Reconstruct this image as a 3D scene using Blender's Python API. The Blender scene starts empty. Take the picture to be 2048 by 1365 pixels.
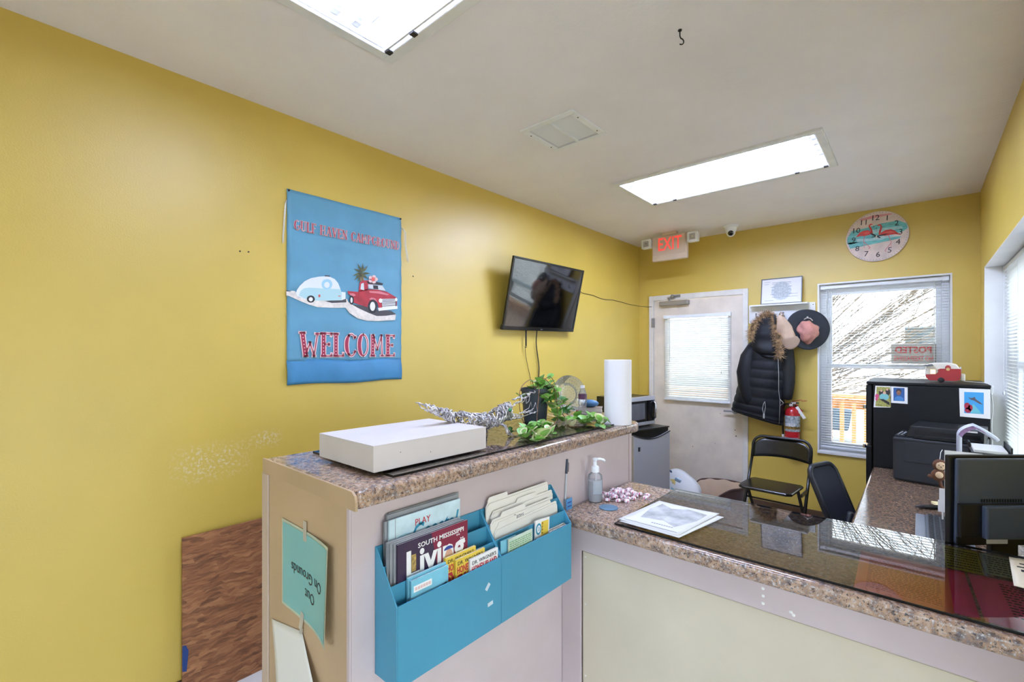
import bpy, bmesh, math, random
from mathutils import Vector, Matrix
random.seed(7)
SC = bpy.context.scene
COL = SC.collection
PI = math.pi

# ------------------------------------------------------------------ camera
cam_d = bpy.data.cameras.new('camera')
cam_d.sensor_width = 36.0
cam_d.lens = 926.0 / 2048.0 * 36.0
cam_d.shift_y = 23.5 / 2048.0
cam_d.clip_start = 0.02
cam = bpy.data.objects.new('camera', cam_d)
cam.location = (0, 0, 1.479)
cam.rotation_euler = (PI / 2, 0, math.atan(814.0 / 926.0))
COL.objects.link(cam)
SC.camera = cam

# ------------------------------------------------------------------ world, sun, exposure
SC.view_settings.view_transform = 'Standard'
SC.view_settings.look = 'None'
SC.view_settings.gamma = 1.0
SC.view_settings.use_curve_mapping = False
SC.view_settings.exposure = 0.92
world = bpy.data.worlds.new('sky')
SC.world = world
world.use_nodes = True
wn = world.node_tree
wn.nodes['Background'].inputs[0].default_value = (0.74, 0.87, 1.0, 1)
wn.nodes['Background'].inputs[1].default_value = 5.0
sun_d = bpy.data.lights.new('sun', 'SUN')
sun_d.energy = 7.0
sun_d.angle = math.radians(2)
sun_d.color = (1.0, 0.95, 0.86)
sun = bpy.data.objects.new('sun', sun_d)
sun.rotation_euler = (math.radians(34), 0, math.radians(-8))
sun.location = (0, -8, 12)
COL.objects.link(sun)
TUBE_EMIT = 20.0
SC.cycles.max_bounces = 8

# ------------------------------------------------------------------ helpers
def lin(c):
    return tuple(((x / 255.0) / 12.92 if x / 255.0 <= 0.04045 else ((x / 255.0 + 0.055) / 1.055) ** 2.4) for x in c) + (1.0,)

def newmat(name):
    m = bpy.data.materials.new(name)
    m.use_nodes = True
    nt = m.node_tree
    return m, nt, nt.nodes['Principled BSDF']

def mapping(nt, scale=(1, 1, 1), coord='Object'):
    tc = nt.nodes.new('ShaderNodeTexCoord')
    mp = nt.nodes.new('ShaderNodeMapping')
    mp.inputs['Scale'].default_value = scale
    nt.links.new(tc.outputs[coord], mp.inputs['Vector'])
    return mp

def noise(nt, vec, scale, detail=4, rough=.55, dist=0):
    n = nt.nodes.new('ShaderNodeTexNoise')
    n.inputs['Scale'].default_value = scale
    n.inputs['Detail'].default_value = detail
    n.inputs['Roughness'].default_value = rough
    n.inputs['Distortion'].default_value = dist
    nt.links.new(vec.outputs[0], n.inputs['Vector'])
    return n

def ramp(nt, fac, stops):
    r = nt.nodes.new('ShaderNodeValToRGB')
    e = r.color_ramp.elements
    while len(e) < len(stops):
        e.new(0.5)
    for i, (p, c) in enumerate(stops):
        e[i].position = p
        e[i].color = c if len(c) == 4 else lin(c)
    nt.links.new(fac, r.inputs[0])
    return r

def mixc(nt, fac, a, b, mode='MIX'):
    m = nt.nodes.new('ShaderNodeMix')
    m.data_type = 'RGBA'
    m.blend_type = mode
    for sock, val in ((m.inputs[0], fac), (m.inputs[6], a), (m.inputs[7], b)):
        if hasattr(val, 'links'):
            nt.links.new(val, sock)
        else:
            sock.default_value = val
    return m.outputs[2]

def bump(nt, b, height, strength=.2, dist=.01):
    bn = nt.nodes.new('ShaderNodeBump')
    bn.inputs['Strength'].default_value = strength
    bn.inputs['Distance'].default_value = dist
    nt.links.new(height, bn.inputs['Height'])
    nt.links.new(bn.outputs[0], b.inputs['Normal'])

MATS = {}
def M(name, col=(200, 200, 200), rough=.5, metal=0., spec=.5, var=0., vscale=20., bmp=0., bscale=200., bdist=.002,
      emit=None, estr=0., alpha=1., trans=0., coat=0., sheen=0., stretch=(1, 1, 1), sub=0.):
    """one procedural material: base colour with a little noise variation and fine relief"""
    if name in MATS:
        return MATS[name]
    m, nt, b = newmat(name)
    b.inputs['Base Color'].default_value = lin(col)
    b.inputs['Roughness'].default_value = rough
    b.inputs['Metallic'].default_value = metal
    b.inputs['Specular IOR Level'].default_value = spec
    b.inputs['Transmission Weight'].default_value = trans
    b.inputs['Coat Weight'].default_value = coat
    b.inputs['Sheen Weight'].default_value = sheen
    mp = None
    if var or bmp:
        mp = mapping(nt, stretch)
    v = var or 0.0
    if v:
        n = noise(nt, mp, vscale, 5)
        lo = tuple(max(0, c * (1 - v)) for c in col)
        hi = tuple(min(255, c * (1 + v)) for c in col)
        r = ramp(nt, n.outputs[0], [(.3, lo), (.7, hi)])
        nt.links.new(r.outputs[0], b.inputs['Base Color'])
    if bmp:
        n2 = noise(nt, mp, bscale, 3)
        bump(nt, b, n2.outputs[0], bmp, bdist)
    if emit:
        b.inputs['Emission Color'].default_value = lin(emit)
        b.inputs['Emission Strength'].default_value = estr
    if alpha < 1:
        b.inputs['Alpha'].default_value = alpha
    MATS[name] = m
    return m

def clear_glass(name, tint=(1, 1, 1), ior=1.45, rough=0.0, base=0.0, diff=(40, 40, 40)):
    """thin pane: transparent with Fresnel mirror reflection, optional milky share"""
    m = bpy.data.materials.new(name)
    m.use_nodes = True
    nt = m.node_tree
    nt.nodes.clear()
    out = nt.nodes.new('ShaderNodeOutputMaterial')
    tr = nt.nodes.new('ShaderNodeBsdfTransparent')
    tr.inputs[0].default_value = tint + (1,)
    gl = nt.nodes.new('ShaderNodeBsdfGlossy')
    gl.inputs['Roughness'].default_value = rough
    fr = nt.nodes.new('ShaderNodeFresnel')
    fr.inputs[0].default_value = ior
    mx = nt.nodes.new('ShaderNodeMixShader')
    nt.links.new(fr.outputs[0], mx.inputs[0])
    nt.links.new(tr.outputs[0], mx.inputs[1])
    nt.links.new(gl.outputs[0], mx.inputs[2])
    last = mx
    if base:
        df = nt.nodes.new('ShaderNodeBsdfDiffuse')
        df.inputs[0].default_value = lin(diff)
        m2 = nt.nodes.new('ShaderNodeMixShader')
        m2.inputs[0].default_value = base
        nt.links.new(mx.outputs[0], m2.inputs[1])
        nt.links.new(df.outputs[0], m2.inputs[2])
        last = m2
    nt.links.new(last.outputs[0], out.inputs[0])
    return m

def frame(o, r, u):
    """matrix with local x along r, y along u, z out of the surface"""
    r = Vector(r).normalized(); u = Vector(u).normalized(); n = r.cross(u)
    m = Matrix.Identity(4)
    for i in range(3):
        m[i][0], m[i][1], m[i][2], m[i][3] = r[i], u[i], n[i], o[i]
    return m

def T(x, y, z):
    return Matrix.Translation((x, y, z))
def RZ(a):
    return Matrix.Rotation(a, 4, 'Z')
def RX(a):
    return Matrix.Rotation(a, 4, 'X')
def RY(a):
    return Matrix.Rotation(a, 4, 'Y')

def circ(cx, cy, rx, ry=None, n=20, a0=0., a1=2 * PI):
    ry = rx if ry is None else ry
    full = abs(a1 - a0 - 2 * PI) < 1e-6
    k = n if full else n + 1
    return [(cx + rx * math.cos(a0 + (a1 - a0) * i / n), cy + ry * math.sin(a0 + (a1 - a0) * i / n)) for i in range(k)]

def rrect(x0, y0, x1, y1, r, n=4):
    p = []
    for (cx, cy, a) in ((x1 - r, y1 - r, 0), (x0 + r, y1 - r, PI / 2), (x0 + r, y0 + r, PI), (x1 - r, y0 + r, 1.5 * PI)):
        p += [(cx + r * math.cos(a + PI / 2 * i / n), cy + r * math.sin(a + PI / 2 * i / n)) for i in range(n + 1)]
    return p

class MB:
    def __init__(s):
        s.v = []; s.f = []; s.mi = []; s.cur = 0
    def add(s, vs, fs, m=None):
        k = len(s.v)
        s.v += [tuple(m @ Vector(p)) if m else tuple(p) for p in vs]
        s.f += [tuple(i + k for i in f) for f in fs]
        s.mi += [s.cur] * len(fs)
        return s
    def box(s, x0, x1, y0, y1, z0, z1, m=None):
        return s.add([(x0, y0, z0), (x1, y0, z0), (x1, y1, z0), (x0, y1, z0), (x0, y0, z1), (x1, y0, z1), (x1, y1, z1), (x0, y1, z1)],
                     [(0, 3, 2, 1), (4, 5, 6, 7), (0, 1, 5, 4), (1, 2, 6, 5), (2, 3, 7, 6), (3, 0, 4, 7)], m)
    def prism(s, poly, z0, z1, m=None):
        n = len(poly)
        a = sum(poly[i][0] * poly[(i + 1) % n][1] - poly[(i + 1) % n][0] * poly[i][1] for i in range(n))
        if a < 0:
            poly = poly[::-1]
        vs = [(p[0], p[1], z0) for p in poly] + [(p[0], p[1], z1) for p in poly]
        fs = [tuple(range(n - 1, -1, -1)), tuple(range(n, 2 * n))] + [(i, (i + 1) % n, n + (i + 1) % n, n + i) for i in range(n)]
        return s.add(vs, fs, m)
    def lathe(s, prof, n=24, m=None, a0=0., a1=2 * PI, cap=True):
        full = abs(a1 - a0 - 2 * PI) < 1e-6
        k = n if full else n + 1
        vs = []; fs = []
        for (r, z) in prof:
            for i in range(k):
                a = a0 + (a1 - a0) * i / n
                vs.append((r * math.cos(a), r * math.sin(a), z))
        for j in range(len(prof) - 1):
            for i in range(k if full else k - 1):
                i2 = (i + 1) % k
                fs.append((j * k + i, j * k + i2, (j + 1) * k + i2, (j + 1) * k + i))
        if cap and full:
            if prof[0][0] > 1e-6: fs.append(tuple(range(k - 1, -1, -1)))
            if prof[-1][0] > 1e-6: fs.append(tuple((len(prof) - 1) * k + i for i in range(k)))
        return s.add(vs, fs, m)
    def cyl(s, p0, p1, r0, r1=None, n=16, m=None):
        p0 = Vector(p0); p1 = Vector(p1); d = p1 - p0
        q = d.to_track_quat('Z', 'Y').to_matrix().to_4x4()
        mm = Matrix.Translation(p0) @ q
        return s.lathe([(r0, 0), (r0 if r1 is None else r1, d.length)], n, (m @ mm) if m else mm)
    def tube(s, pts, r, n=8, m=None, closed=False, radii=None):
        pts = [Vector(p) for p in pts]
        k = len(pts); vs = []; fs = []
        up = None
        for i, p in enumerate(pts):
            if closed:
                d = pts[(i + 1) % k] - pts[i - 1]
            else:
                d = pts[min(i + 1, k - 1)] - pts[max(i - 1, 0)]
            if d.length < 1e-9: d = Vector((0, 0, 1))
            d.normalize()
            if up is None:
                up = Vector((0, 0, 1)) if abs(d.z) < .9 else Vector((1, 0, 0))
            x = d.cross(up)
            if x.length < 1e-6: x = d.orthogonal()
            x.normalize(); y = x.cross(d); y.normalize(); up = y
            rr = radii[i] if radii else r
            for j in range(n):
                a = 2 * PI * j / n
                vs.append(p + x * (rr * math.cos(a)) + y * (rr * math.sin(a)))
        for i in range(k if closed else k - 1):
            i2 = (i + 1) % k
            for j in range(n):
                j2 = (j + 1) % n
                fs.append((i * n + j, i * n + j2, i2 * n + j2, i2 * n + j))
        if not closed:
            fs.append(tuple(range(n - 1, -1, -1))); fs.append(tuple((k - 1) * n + j for j in range(n)))
        return s.add(vs, fs, m)
    def grid(s, fn, nu, nv, m=None, wrapu=False):
        vs = [fn(i / nu, j / nv) for j in range(nv + 1) for i in range(nu + (0 if wrapu else 1))]
        w = nu if wrapu else nu + 1
        fs = [(j * w + i, j * w + (i + 1) % w, (j + 1) * w + (i + 1) % w, (j + 1) * w + i) for j in range(nv) for i in range(nu)]
        return s.add(vs, fs, m)
    def ball(s, c, rx, ry=None, rz=None, nu=14, nv=9, m=None):
        ry = ry or rx; rz = rz or rx
        prof = [(math.sin(PI * j / nv), -math.cos(PI * j / nv)) for j in range(nv + 1)]
        mm = Matrix.Translation(c) @ Matrix.Diagonal((rx, ry, rz, 1))
        prof[0] = (1e-4, -1); prof[-1] = (1e-4, 1)
        return s.lathe(prof, nu, (m @ mm) if m else mm)
    def build(s, name, mat, parent=None, bevel=0, seg=2, smooth=False, solid=0, subd=0, world=False, loc=None, rot=None):
        me = bpy.data.meshes.new(name)
        vs = s.v
        if parent is not None and world:
            inv = parent.matrix_basis.inverted()
            vs = [tuple(inv @ Vector(p)) for p in vs]
        me.from_pydata(vs, [], s.f)
        mats = mat if isinstance(mat, (list, tuple)) else [mat]
        for mm in mats: me.materials.append(mm)
        if len(mats) > 1:
            for p, i in zip(me.polygons, s.mi): p.material_index = i
        if smooth:
            for p in me.polygons: p.use_smooth = True
        bm = bmesh.new(); bm.from_mesh(me)
        bmesh.ops.recalc_face_normals(bm, faces=bm.faces)
        bm.to_mesh(me); bm.free()
        if smooth == 'auto':
            try: me.set_sharp_from_angle(angle=math.radians(38))
            except Exception: pass
        me.update()
        o = bpy.data.objects.new(name, me)
        COL.objects.link(o)
        if parent is not None: o.parent = parent
        if loc: o.location = loc
        if rot: o.rotation_euler = rot
        if bevel:
            b = o.modifiers.new('bevel', 'BEVEL'); b.width = bevel; b.segments = seg; b.limit_method = 'ANGLE'; b.angle_limit = math.radians(40)
        if solid:
            b = o.modifiers.new('solid', 'SOLIDIFY'); b.thickness = solid; b.offset = 0
        if subd:
            b = o.modifiers.new('subd', 'SUBSURF'); b.levels = subd; b.render_levels = subd
        return o

def tag(o, label=None, cat=None, group=None, kind=None):
    if label: o['label'] = label
    if cat: o['category'] = cat
    if group: o['group'] = group
    if kind: o['kind'] = kind
    return o

def thing(name, label, cat, loc=(0, 0, 0), rz=0, group=None):
    o = bpy.data.objects.new(name, None)
    o.empty_display_size = .05
    COL.objects.link(o)
    o.location = loc
    o.rotation_euler = (0, 0, rz)
    o.matrix_basis = Matrix.Translation(loc) @ RZ(rz)
    return tag(o, label, cat, group)

def copy_part(src, parent, loc=None, rot=None):
    c = src.copy(); COL.objects.link(c); c.parent = parent
    if loc is not None: c.location = loc
    if rot is not None: c.rotation_euler = rot
    return c

def struct(o):
    o['kind'] = 'structure'
    return o

def text_mesh(name, body, size, mat, parent, m, align='CENTER', sx=1., shear=0., bold=0., th=.0004, world=False, fit=None):
    """flat lettering as thin geometry; m places local xy on the surface"""
    cu = bpy.data.curves.new(name, 'FONT')
    cu.body = body; cu.size = size; cu.align_x = align; cu.align_y = 'CENTER'
    cu.shear = shear; cu.offset = bold; cu.resolution_u = 2
    cu.extrude = th / 2
    ob = bpy.data.objects.new(name, cu); COL.objects.link(ob)
    bpy.context.view_layer.update()
    me = bpy.data.meshes.new_from_object(ob.evaluated_get(bpy.context.evaluated_depsgraph_get()))
    bpy.data.objects.remove(ob); bpy.data.curves.remove(cu)
    if fit:
        xs_ = [v.co.x for v in me.vertices]
        sx = fit / max(1e-6, max(xs_) - min(xs_))
    mm = m @ Matrix.Diagonal((sx, 1, 1, 1))
    if world and parent is not None:
        mm = parent.matrix_basis.inverted() @ mm
    me.transform(mm)
    me.materials.clear(); me.materials.append(mat)
    me.name = name
    o = bpy.data.objects.new(name, me); COL.objects.link(o)
    if parent is not None: o.parent = parent
    return o

def flat(name, polys, mat, parent, m, th=.0005, z=0., world=False):
    b = MB()
    for p in polys: b.prism(p, z, z + th, m)
    return b.build(name, mat, parent, world=world)

def stroke(pts, w):
    """polygon of a 2-D polyline with width w"""
    L = []; R_ = []
    n = len(pts)
    for i, p in enumerate(pts):
        a = pts[max(i - 1, 0)]; c = pts[min(i + 1, n - 1)]
        dx, dy = c[0] - a[0], c[1] - a[1]
        l = math.hypot(dx, dy) or 1
        ww = w[i] if isinstance(w, (list, tuple)) else w
        L.append((p[0] - dy / l * ww / 2, p[1] + dx / l * ww / 2)); R_.append((p[0] + dy / l * ww / 2, p[1] - dx / l * ww / 2))
    return L + R_[::-1]

# ------------------------------------------------------------------ room dimensions (metres; camera stands at x=0, y=0)
LX, RX_, BY, CZ = -2.33, 0.335, 4.78, 2.648
FX, FY, CORN = 1.55, -1.9, 1.22          # lobby: right wall, front wall, inner corner

# ------------------------------------------------------------------ surface materials
def wall_paint(name, col, scuffs=False):
    m, nt, b = newmat(name)
    mp = mapping(nt)
    n = noise(nt, mp, 1.3, 3)
    lo = tuple(c * .965 for c in col); hi = tuple(min(255, c * 1.02) for c in col)
    base = ramp(nt, n.outputs[0], [(.3, lo), (.7, hi)]).outputs[0]
    if scuffs:
        # rubbed-off paint in a low band left of the counter
        sep = nt.nodes.new('ShaderNodeSeparateXYZ'); nt.links.new(mp.outputs[0], sep.inputs[0])
        def band(sock, c, w):
            s1 = nt.nodes.new('ShaderNodeMath'); s1.operation = 'SUBTRACT'; nt.links.new(sock, s1.inputs[0]); s1.inputs[1].default_value = c
            s2 = nt.nodes.new('ShaderNodeMath'); s2.operation = 'ABSOLUTE'; nt.links.new(s1.outputs[0], s2.inputs[0])
            s3 = nt.nodes.new('ShaderNodeMapRange'); nt.links.new(s2.outputs[0], s3.inputs[0])
            s3.inputs[1].default_value = w * .3; s3.inputs[2].default_value = w; s3.inputs[3].default_value = 1; s3.inputs[4].default_value = 0
            return s3.outputs[0]
        def times(a, c):
            s = nt.nodes.new('ShaderNodeMath'); s.operation = 'MULTIPLY'; nt.links.new(a, s.inputs[0])
            if hasattr(c, 'links'): nt.links.new(c, s.inputs[1])
            else: s.inputs[1].default_value = c
            return s.outputs[0]
        patch1 = times(band(sep.outputs[1], .66, .18), band(sep.outputs[2], 1.0, .1))
        patch2 = times(band(sep.outputs[1], .88, .09), band(sep.outputs[2], 1.07, .05))
        ad = nt.nodes.new('ShaderNodeMath'); ad.operation = 'MAXIMUM'; nt.links.new(patch1, ad.inputs[0]); nt.links.new(patch2, ad.inputs[1])
        n3 = noise(nt, mp, 90, 5, .75)
        spk = ramp(nt, n3.outputs[0], [(.52, (0, 0, 0, 1)), (.6, (1, 1, 1, 1))])
        base = mixc(nt, times(times(ad.outputs[0], spk.outputs[0]), .75), base, lin((222, 212, 190)))
    nt.links.new(base, b.inputs['Base Color'])
    b.inputs['Roughness'].default_value = .46
    b.inputs['Specular IOR Level'].default_value = .9
    n2 = noise(nt, mp, 170, 2, .5)
    bump(nt, b, n2.outputs[0], .16, .003)
    return m

YEL = (208, 178, 74)
mat_yellow = wall_paint('yellow_wall_paint', YEL)
mat_yellow_l = wall_paint('yellow_wall_paint_scuffed', YEL, True)

def ceiling_mat():
    m, nt, b = newmat('ceiling_texture')
    mp = mapping(nt)
    n = noise(nt, mp, 55, 4, .6)
    n2 = noise(nt, mp, 2.0, 3)
    r = ramp(nt, n2.outputs[0], [(.3, (236, 231, 232)), (.7, (243, 239, 240))])
    nt.links.new(r.outputs[0], b.inputs['Base Color'])
    b.inputs['Roughness'].default_value = .75
    bump(nt, b, n.outputs[0], .35, .006)
    return m
mat_ceil = ceiling_mat()

def granite(name, tones, scale=1.0, rough=.1):
    m, nt, b = newmat(name)
    mp = mapping(nt)
    n1 = noise(nt, mp, 16 * scale, 5, .65, .8)
    n2 = noise(nt, mp, 75 * scale, 6, .72)
    n3 = noise(nt, mp, 150 * scale, 4, .7)
    base = ramp(nt, n2.outputs[0], [(.36, tones[0]), (.44, tones[1]), (.50, tones[2]), (.56, tones[3]), (.66, tones[4])]).outputs[0]
    big = ramp(nt, n1.outputs[0], [(.36, tones[1]), (.5, tones[2]), (.64, tones[3])]).outputs[0]
    c = mixc(nt, .3, base, big)
    dk = ramp(nt, n3.outputs[0], [(.55, (0, 0, 0, 1)), (.61, (.9, .9, .9, 1))]).outputs[0]
    c = mixc(nt, dk, c, lin(tones[0]))
    lt = ramp(nt, n3.outputs[0], [(.38, (.8, .8, .8, 1)), (.44, (0, 0, 0, 1))]).outputs[0]
    c = mixc(nt, lt, c, lin(tones[4]))
    nt.links.new(c, b.inputs['Base Color'])
    b.inputs['Roughness'].default_value = rough
    b.inputs['Specular IOR Level'].default_value = .6
    return m
mat_granite = granite('tan_grey_granite', [(44, 44, 52), (112, 106, 108), (172, 136, 108), (190, 160, 134), (208, 200, 194)])
mat_granite_b = granite('brown_speckled_granite', [(50, 36, 28), (90, 69, 53), (116, 90, 70), (138, 112, 90), (162, 142, 122)], 1.2, .14)

M_white = M('white_paint', (232, 231, 228), .45, var=.02, vscale=6)
M_wvinyl = M('white_vinyl', (236, 238, 240), .35, var=.015, vscale=10)
M_doorpaint = M('off_white_door_paint', (224, 211, 194), .5, var=.05, vscale=5, bmp=.12, bscale=60)
M_trim = M('white_trim_paint', (224, 219, 210), .45, var=.03, vscale=9)
M_floor = M('brown_vinyl_floor', (150, 132, 114), .35, var=.12, vscale=14, stretch=(1, 6, 1))
M_base = M('brown_vinyl_baseboard', (98, 74, 52), .5, var=.08, vscale=12)
M_glass = clear_glass('window_glass', (.98, .99, .99), 1.4)
M_tint = clear_glass('daylight_cutting_glass', (.55, .56, .57), 1.3)  # tint added to hold back daylight through the unseen lobby front
M_black = M('black_plastic', (22, 22, 24), .4, bmp=.05, bscale=600)
M_dark = M('dark_grey_metal', (50, 50, 52), .45, metal=.6)
M_steel = M('brushed_steel', (150, 150, 152), .38, metal=.9, var=.05, vscale=30, stretch=(1, 1, 14))
M_chrome = M('chrome', (205, 205, 208), .16, metal=1, var=.02)

# ------------------------------------------------------------------ structure: floor, ceiling, walls
M_tile = M('pale_lobby_bounce_floor', (226, 222, 216), .35, var=.03, vscale=3)  # unseen lobby floor, made pale to bounce light up to the ceiling
struct(MB().box(LX - .3, RX_ + .3, 1.7, BY + .3, -.12, 0).build('floor', M_floor))
struct(MB().box(LX - .3, FX + .3, FY - .3, 1.7, -.12, 0).build('floor_lobby', M_tile))
T1 = (-1.577, -.372, .448, 1.064)       # two recessed light troffers in the ceiling
T2 = (-1.588, -.388, 2.872, 3.482)
NOTCH = (RX_ + .3, FX + .31, CORN + .2, BY + .31)          # outdoors beside the window wall
VN = (-1.545, -1.275, 1.885, 2.15)
def holed(b, x0, x1, y0, y1, holes, put):
    xs = sorted({x0, x1} | {h[0] for h in holes} | {h[1] for h in holes})
    ys = sorted({y0, y1} | {h[2] for h in holes} | {h[3] for h in holes})
    for i in range(len(xs) - 1):
        for j in range(len(ys) - 1):
            cx, cy = (xs[i] + xs[i + 1]) / 2, (ys[j] + ys[j + 1]) / 2
            if any(h[0] < cx < h[1] and h[2] < cy < h[3] for h in holes): continue
            put(b, xs[i], xs[i + 1], ys[j], ys[j + 1])
    return b
struct(holed(MB(), LX - .3, FX + .3, FY - .3, BY + .3, [T1, T2, VN, NOTCH], lambda b, a, c, d, e: b.box(a, c, d, e, CZ, CZ + .16)).build('ceiling', mat_ceil))
struct(holed(MB(), LX - .3, FX + .3, FY - .3, BY + .3, [NOTCH], lambda b, a, c, d, e: b.box(a, c, d, e, CZ + .16, CZ + .3)).build('roof_slab', M_white))  # unseen roof slab, added so no daylight leaks in above the ceiling
struct(MB().box(LX - .2, LX, FY - .2, BY + .2, 0, CZ).build('wall_left', mat_yellow_l))
DO = (-2.170, -1.250, 0.0, 2.045)       # door opening x0 x1 z0 z1
WO = (-.663, .188, .613, 2.078)         # back window opening
struct(holed(MB(), LX, RX_ + .25, 0, CZ, [DO, WO], lambda b, a, c, d, e: b.box(a, c, BY, BY + .16, d, e)).build('wall_back', mat_yellow))
RW = (2.20, 4.49, .765, 2.062)          # right window opening y0 y1 z0 z1
struct(holed(MB(), CORN, BY, 0, CZ, [RW], lambda b, a, c, d, e: b.box(RX_, RX_ + .22, a, c, d, e)).build('wall_right', mat_yellow))
struct(MB().box(RX_ + .22, FX, CORN, CORN + .2, 0, CZ).build('wall_corner', mat_yellow))
LWs = (-.75, .98, .12, 1.75)
struct(holed(MB(), FY, CORN + .2, 0, CZ, [LWs], lambda b, a, c, d, e: b.box(FX, FX + .2, a, c, d, e)).build('wall_lobby', mat_yellow))
FWs = [(-2.05, -.25, .3, 2.35), (.0, 1.25, 0.0, 2.25)]
struct(holed(MB(), LX, FX, 0, CZ, FWs, lambda b, a, c, d, e: b.box(a, c, FY - .2, FY, d, e)).build('wall_front', mat_yellow))
# white reveals of the right window
rv = MB()
e = .004
rv.box(RX_ - .001, RX_ + .22, RW[1] - e, RW[1] + .0, RW[2], RW[3]).box(RX_ - .001, RX_ + .22, RW[0], RW[0] + e, RW[2], RW[3])
rv.box(RX_ - .001, RX_ + .22, RW[0] + e, RW[1] - e, RW[3] - e, RW[3])
struct(rv.build('trim_2', M_white))
struct(MB().box(RX_ - .02, RX_ + .22, RW[0] + e, RW[1] - e, RW[2], RW[2] + .018).build('trim_3', M_white, bevel=.004))
struct(MB().box(DO[1] + .06, RX_, BY - .012, BY - .001, 0, .105).build('baseboard_back', M_base, bevel=.003))
struct(MB().box(LX + .001, LX + .012, FY, BY - .02, 0, .105).build('baseboard_left', M_base, bevel=.003))
struct(MB().box(LX + .02, DO[0] - .06, BY - .012, BY - .001, 0, .105).build('baseboard_corner', M_base, bevel=.003))

# outside ground and unseen lobby windows, put in and sized as daylight sources
M_ground = M('pale_gravel_ground', (158, 152, 142), .9, var=.12, vscale=3)
struct(MB().box(-30, 30, -30, 40, -.5, -.13).build('ground', M_ground))
def unseen_lobby_window(name, m, w, h, glass):
    fr = MB()
    fr.box(0, w, -.03, .03, 0, .06, m).box(0, w, -.03, .03, h - .06, h, m).box(0, .06, -.03, .03, .06, h - .06, m).box(w - .06, w, -.03, .03, .06, h - .06, m)
    o = struct(fr.build(name, M_wvinyl))
    MB().box(.06, w - .06, -.003, .003, .06, h - .06, m).build('pane', glass, o)
    return o
unseen_lobby_window('window_3', T(FX + .1, LWs[0], LWs[2]) @ RZ(PI / 2), LWs[1] - LWs[0], LWs[3] - LWs[2], M_glass)
unseen_lobby_window('window_4', T(FWs[0][0], FY - .1, FWs[0][2]), FWs[0][1] - FWs[0][0], FWs[0][3] - FWs[0][2], M_tint)
unseen_lobby_window('door_2', T(FWs[1][0], FY - .1, FWs[1][2]), FWs[1][1] - FWs[1][0], FWs[1][3] - FWs[1][2], M_tint)
# ------------------------------------------------------------------ ceiling troffers
M_tube = M('lit_fluorescent_tube', (255, 252, 244), .3, emit=(192, 209, 255), estr=TUBE_EMIT)
M_tube2 = M('boosted_lit_fluorescent_tube', (255, 252, 244), .3, emit=(192, 209, 255), estr=TUBE_EMIT * 2.3)  # same kind of tube, emission raised to brighten the back of the room
M_enamel = M('white_enamel', (228, 228, 226), .35, var=.03, vscale=12)
M_hinge = M('rusty_black_clip', (34, 26, 20), .6)
def troffer(t, label, tube_mat):
    x0, x1, y0, y1 = t
    r = thing('ceiling_light', label, 'light', ((x0 + x1) / 2, (y0 + y1) / 2, CZ))
    w, h = (x1 - x0) / 2, (y1 - y0) / 2
    f = .03
    fr = MB()
    fr.box(-w - .012, w + .012, -h - .012, -h + f, -.012, .004).box(-w - .012, w + .012, h - f, h + .012, -.012, .004)
    fr.box(-w - .012, -w + f, -h + f, h - f, -.012, .004).box(w - f, w + .012, -h + f, h - f, -.012, .004)
    fr.build('frame', M_enamel, r, bevel=.003)
    # sloping reflector pan
    pan = MB()
    prof = [(-h + f, .0), (-.19, .085), (-.02, .085), (0, .035), (.02, .085), (.19, .085), (h - f, .0)]
    k = len(prof)
    pan.add([(-w + f, p[0], p[1]) for p in prof] + [(w - f, p[0], p[1]) for p in prof], [(i, i + 1, k + i + 1, k + i) for i in range(k - 1)])
    pan.build('reflector_pan', M_enamel, r, solid=.003)
    for sx in (-1, 1):
        en = MB(); en.prism([(-h + f, 0), (h - f, 0), (.19, .085), (-.19, .085)], 0, .006, frame((sx * (w - f - .003) - .003, 0, 0), (0, 1, 0), (0, 0, 1)))
        en.build('end_plate', M_enamel, r)
    for ty in (-.13, -.05, .05, .13):
        MB().cyl((-w + .075, ty, .045), (w - .075, ty, .045), .0145, n=14).build('tube', tube_mat, r, smooth='auto')
        for sx in (-1, 1):
            MB().box(sx * (w - .05) - .014, sx * (w - .05) + .014, ty - .014, ty + .014, .02, .08).cyl((sx * (w - .065), ty, .045), (sx * (w - .078), ty, .045), .017, n=12).build('lamp_holder', M_enamel, r)
    MB().box(-w + f, w - f, h - f - .022, h - f - .014, -.008, .0).build('door_rail', M_enamel, r)
    for cxx in (-w + .045, -w + .2, w - .2, w - .045):
        MB().box(cxx - .012, cxx + .012, h - f - .02, h - f + .004, -.016, -.008).build('clip', M_hinge, r, bevel=.002)
    flat('print', [[(-.30 + i * .0, .20), (-.18, .20), (-.18, .203), (-.30, .203)] for i in range(1)] , M('grey_print', (150, 148, 144), .7), r, T(-w + .33, 0, .07))
    return r
troffer(T1, 'open fluorescent ceiling fixture cut off by the top of the picture above the blue banner', M_tube)
troffer(T2, 'long open fluorescent ceiling fixture nearest the exit sign and the back wall', M_tube2)

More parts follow.
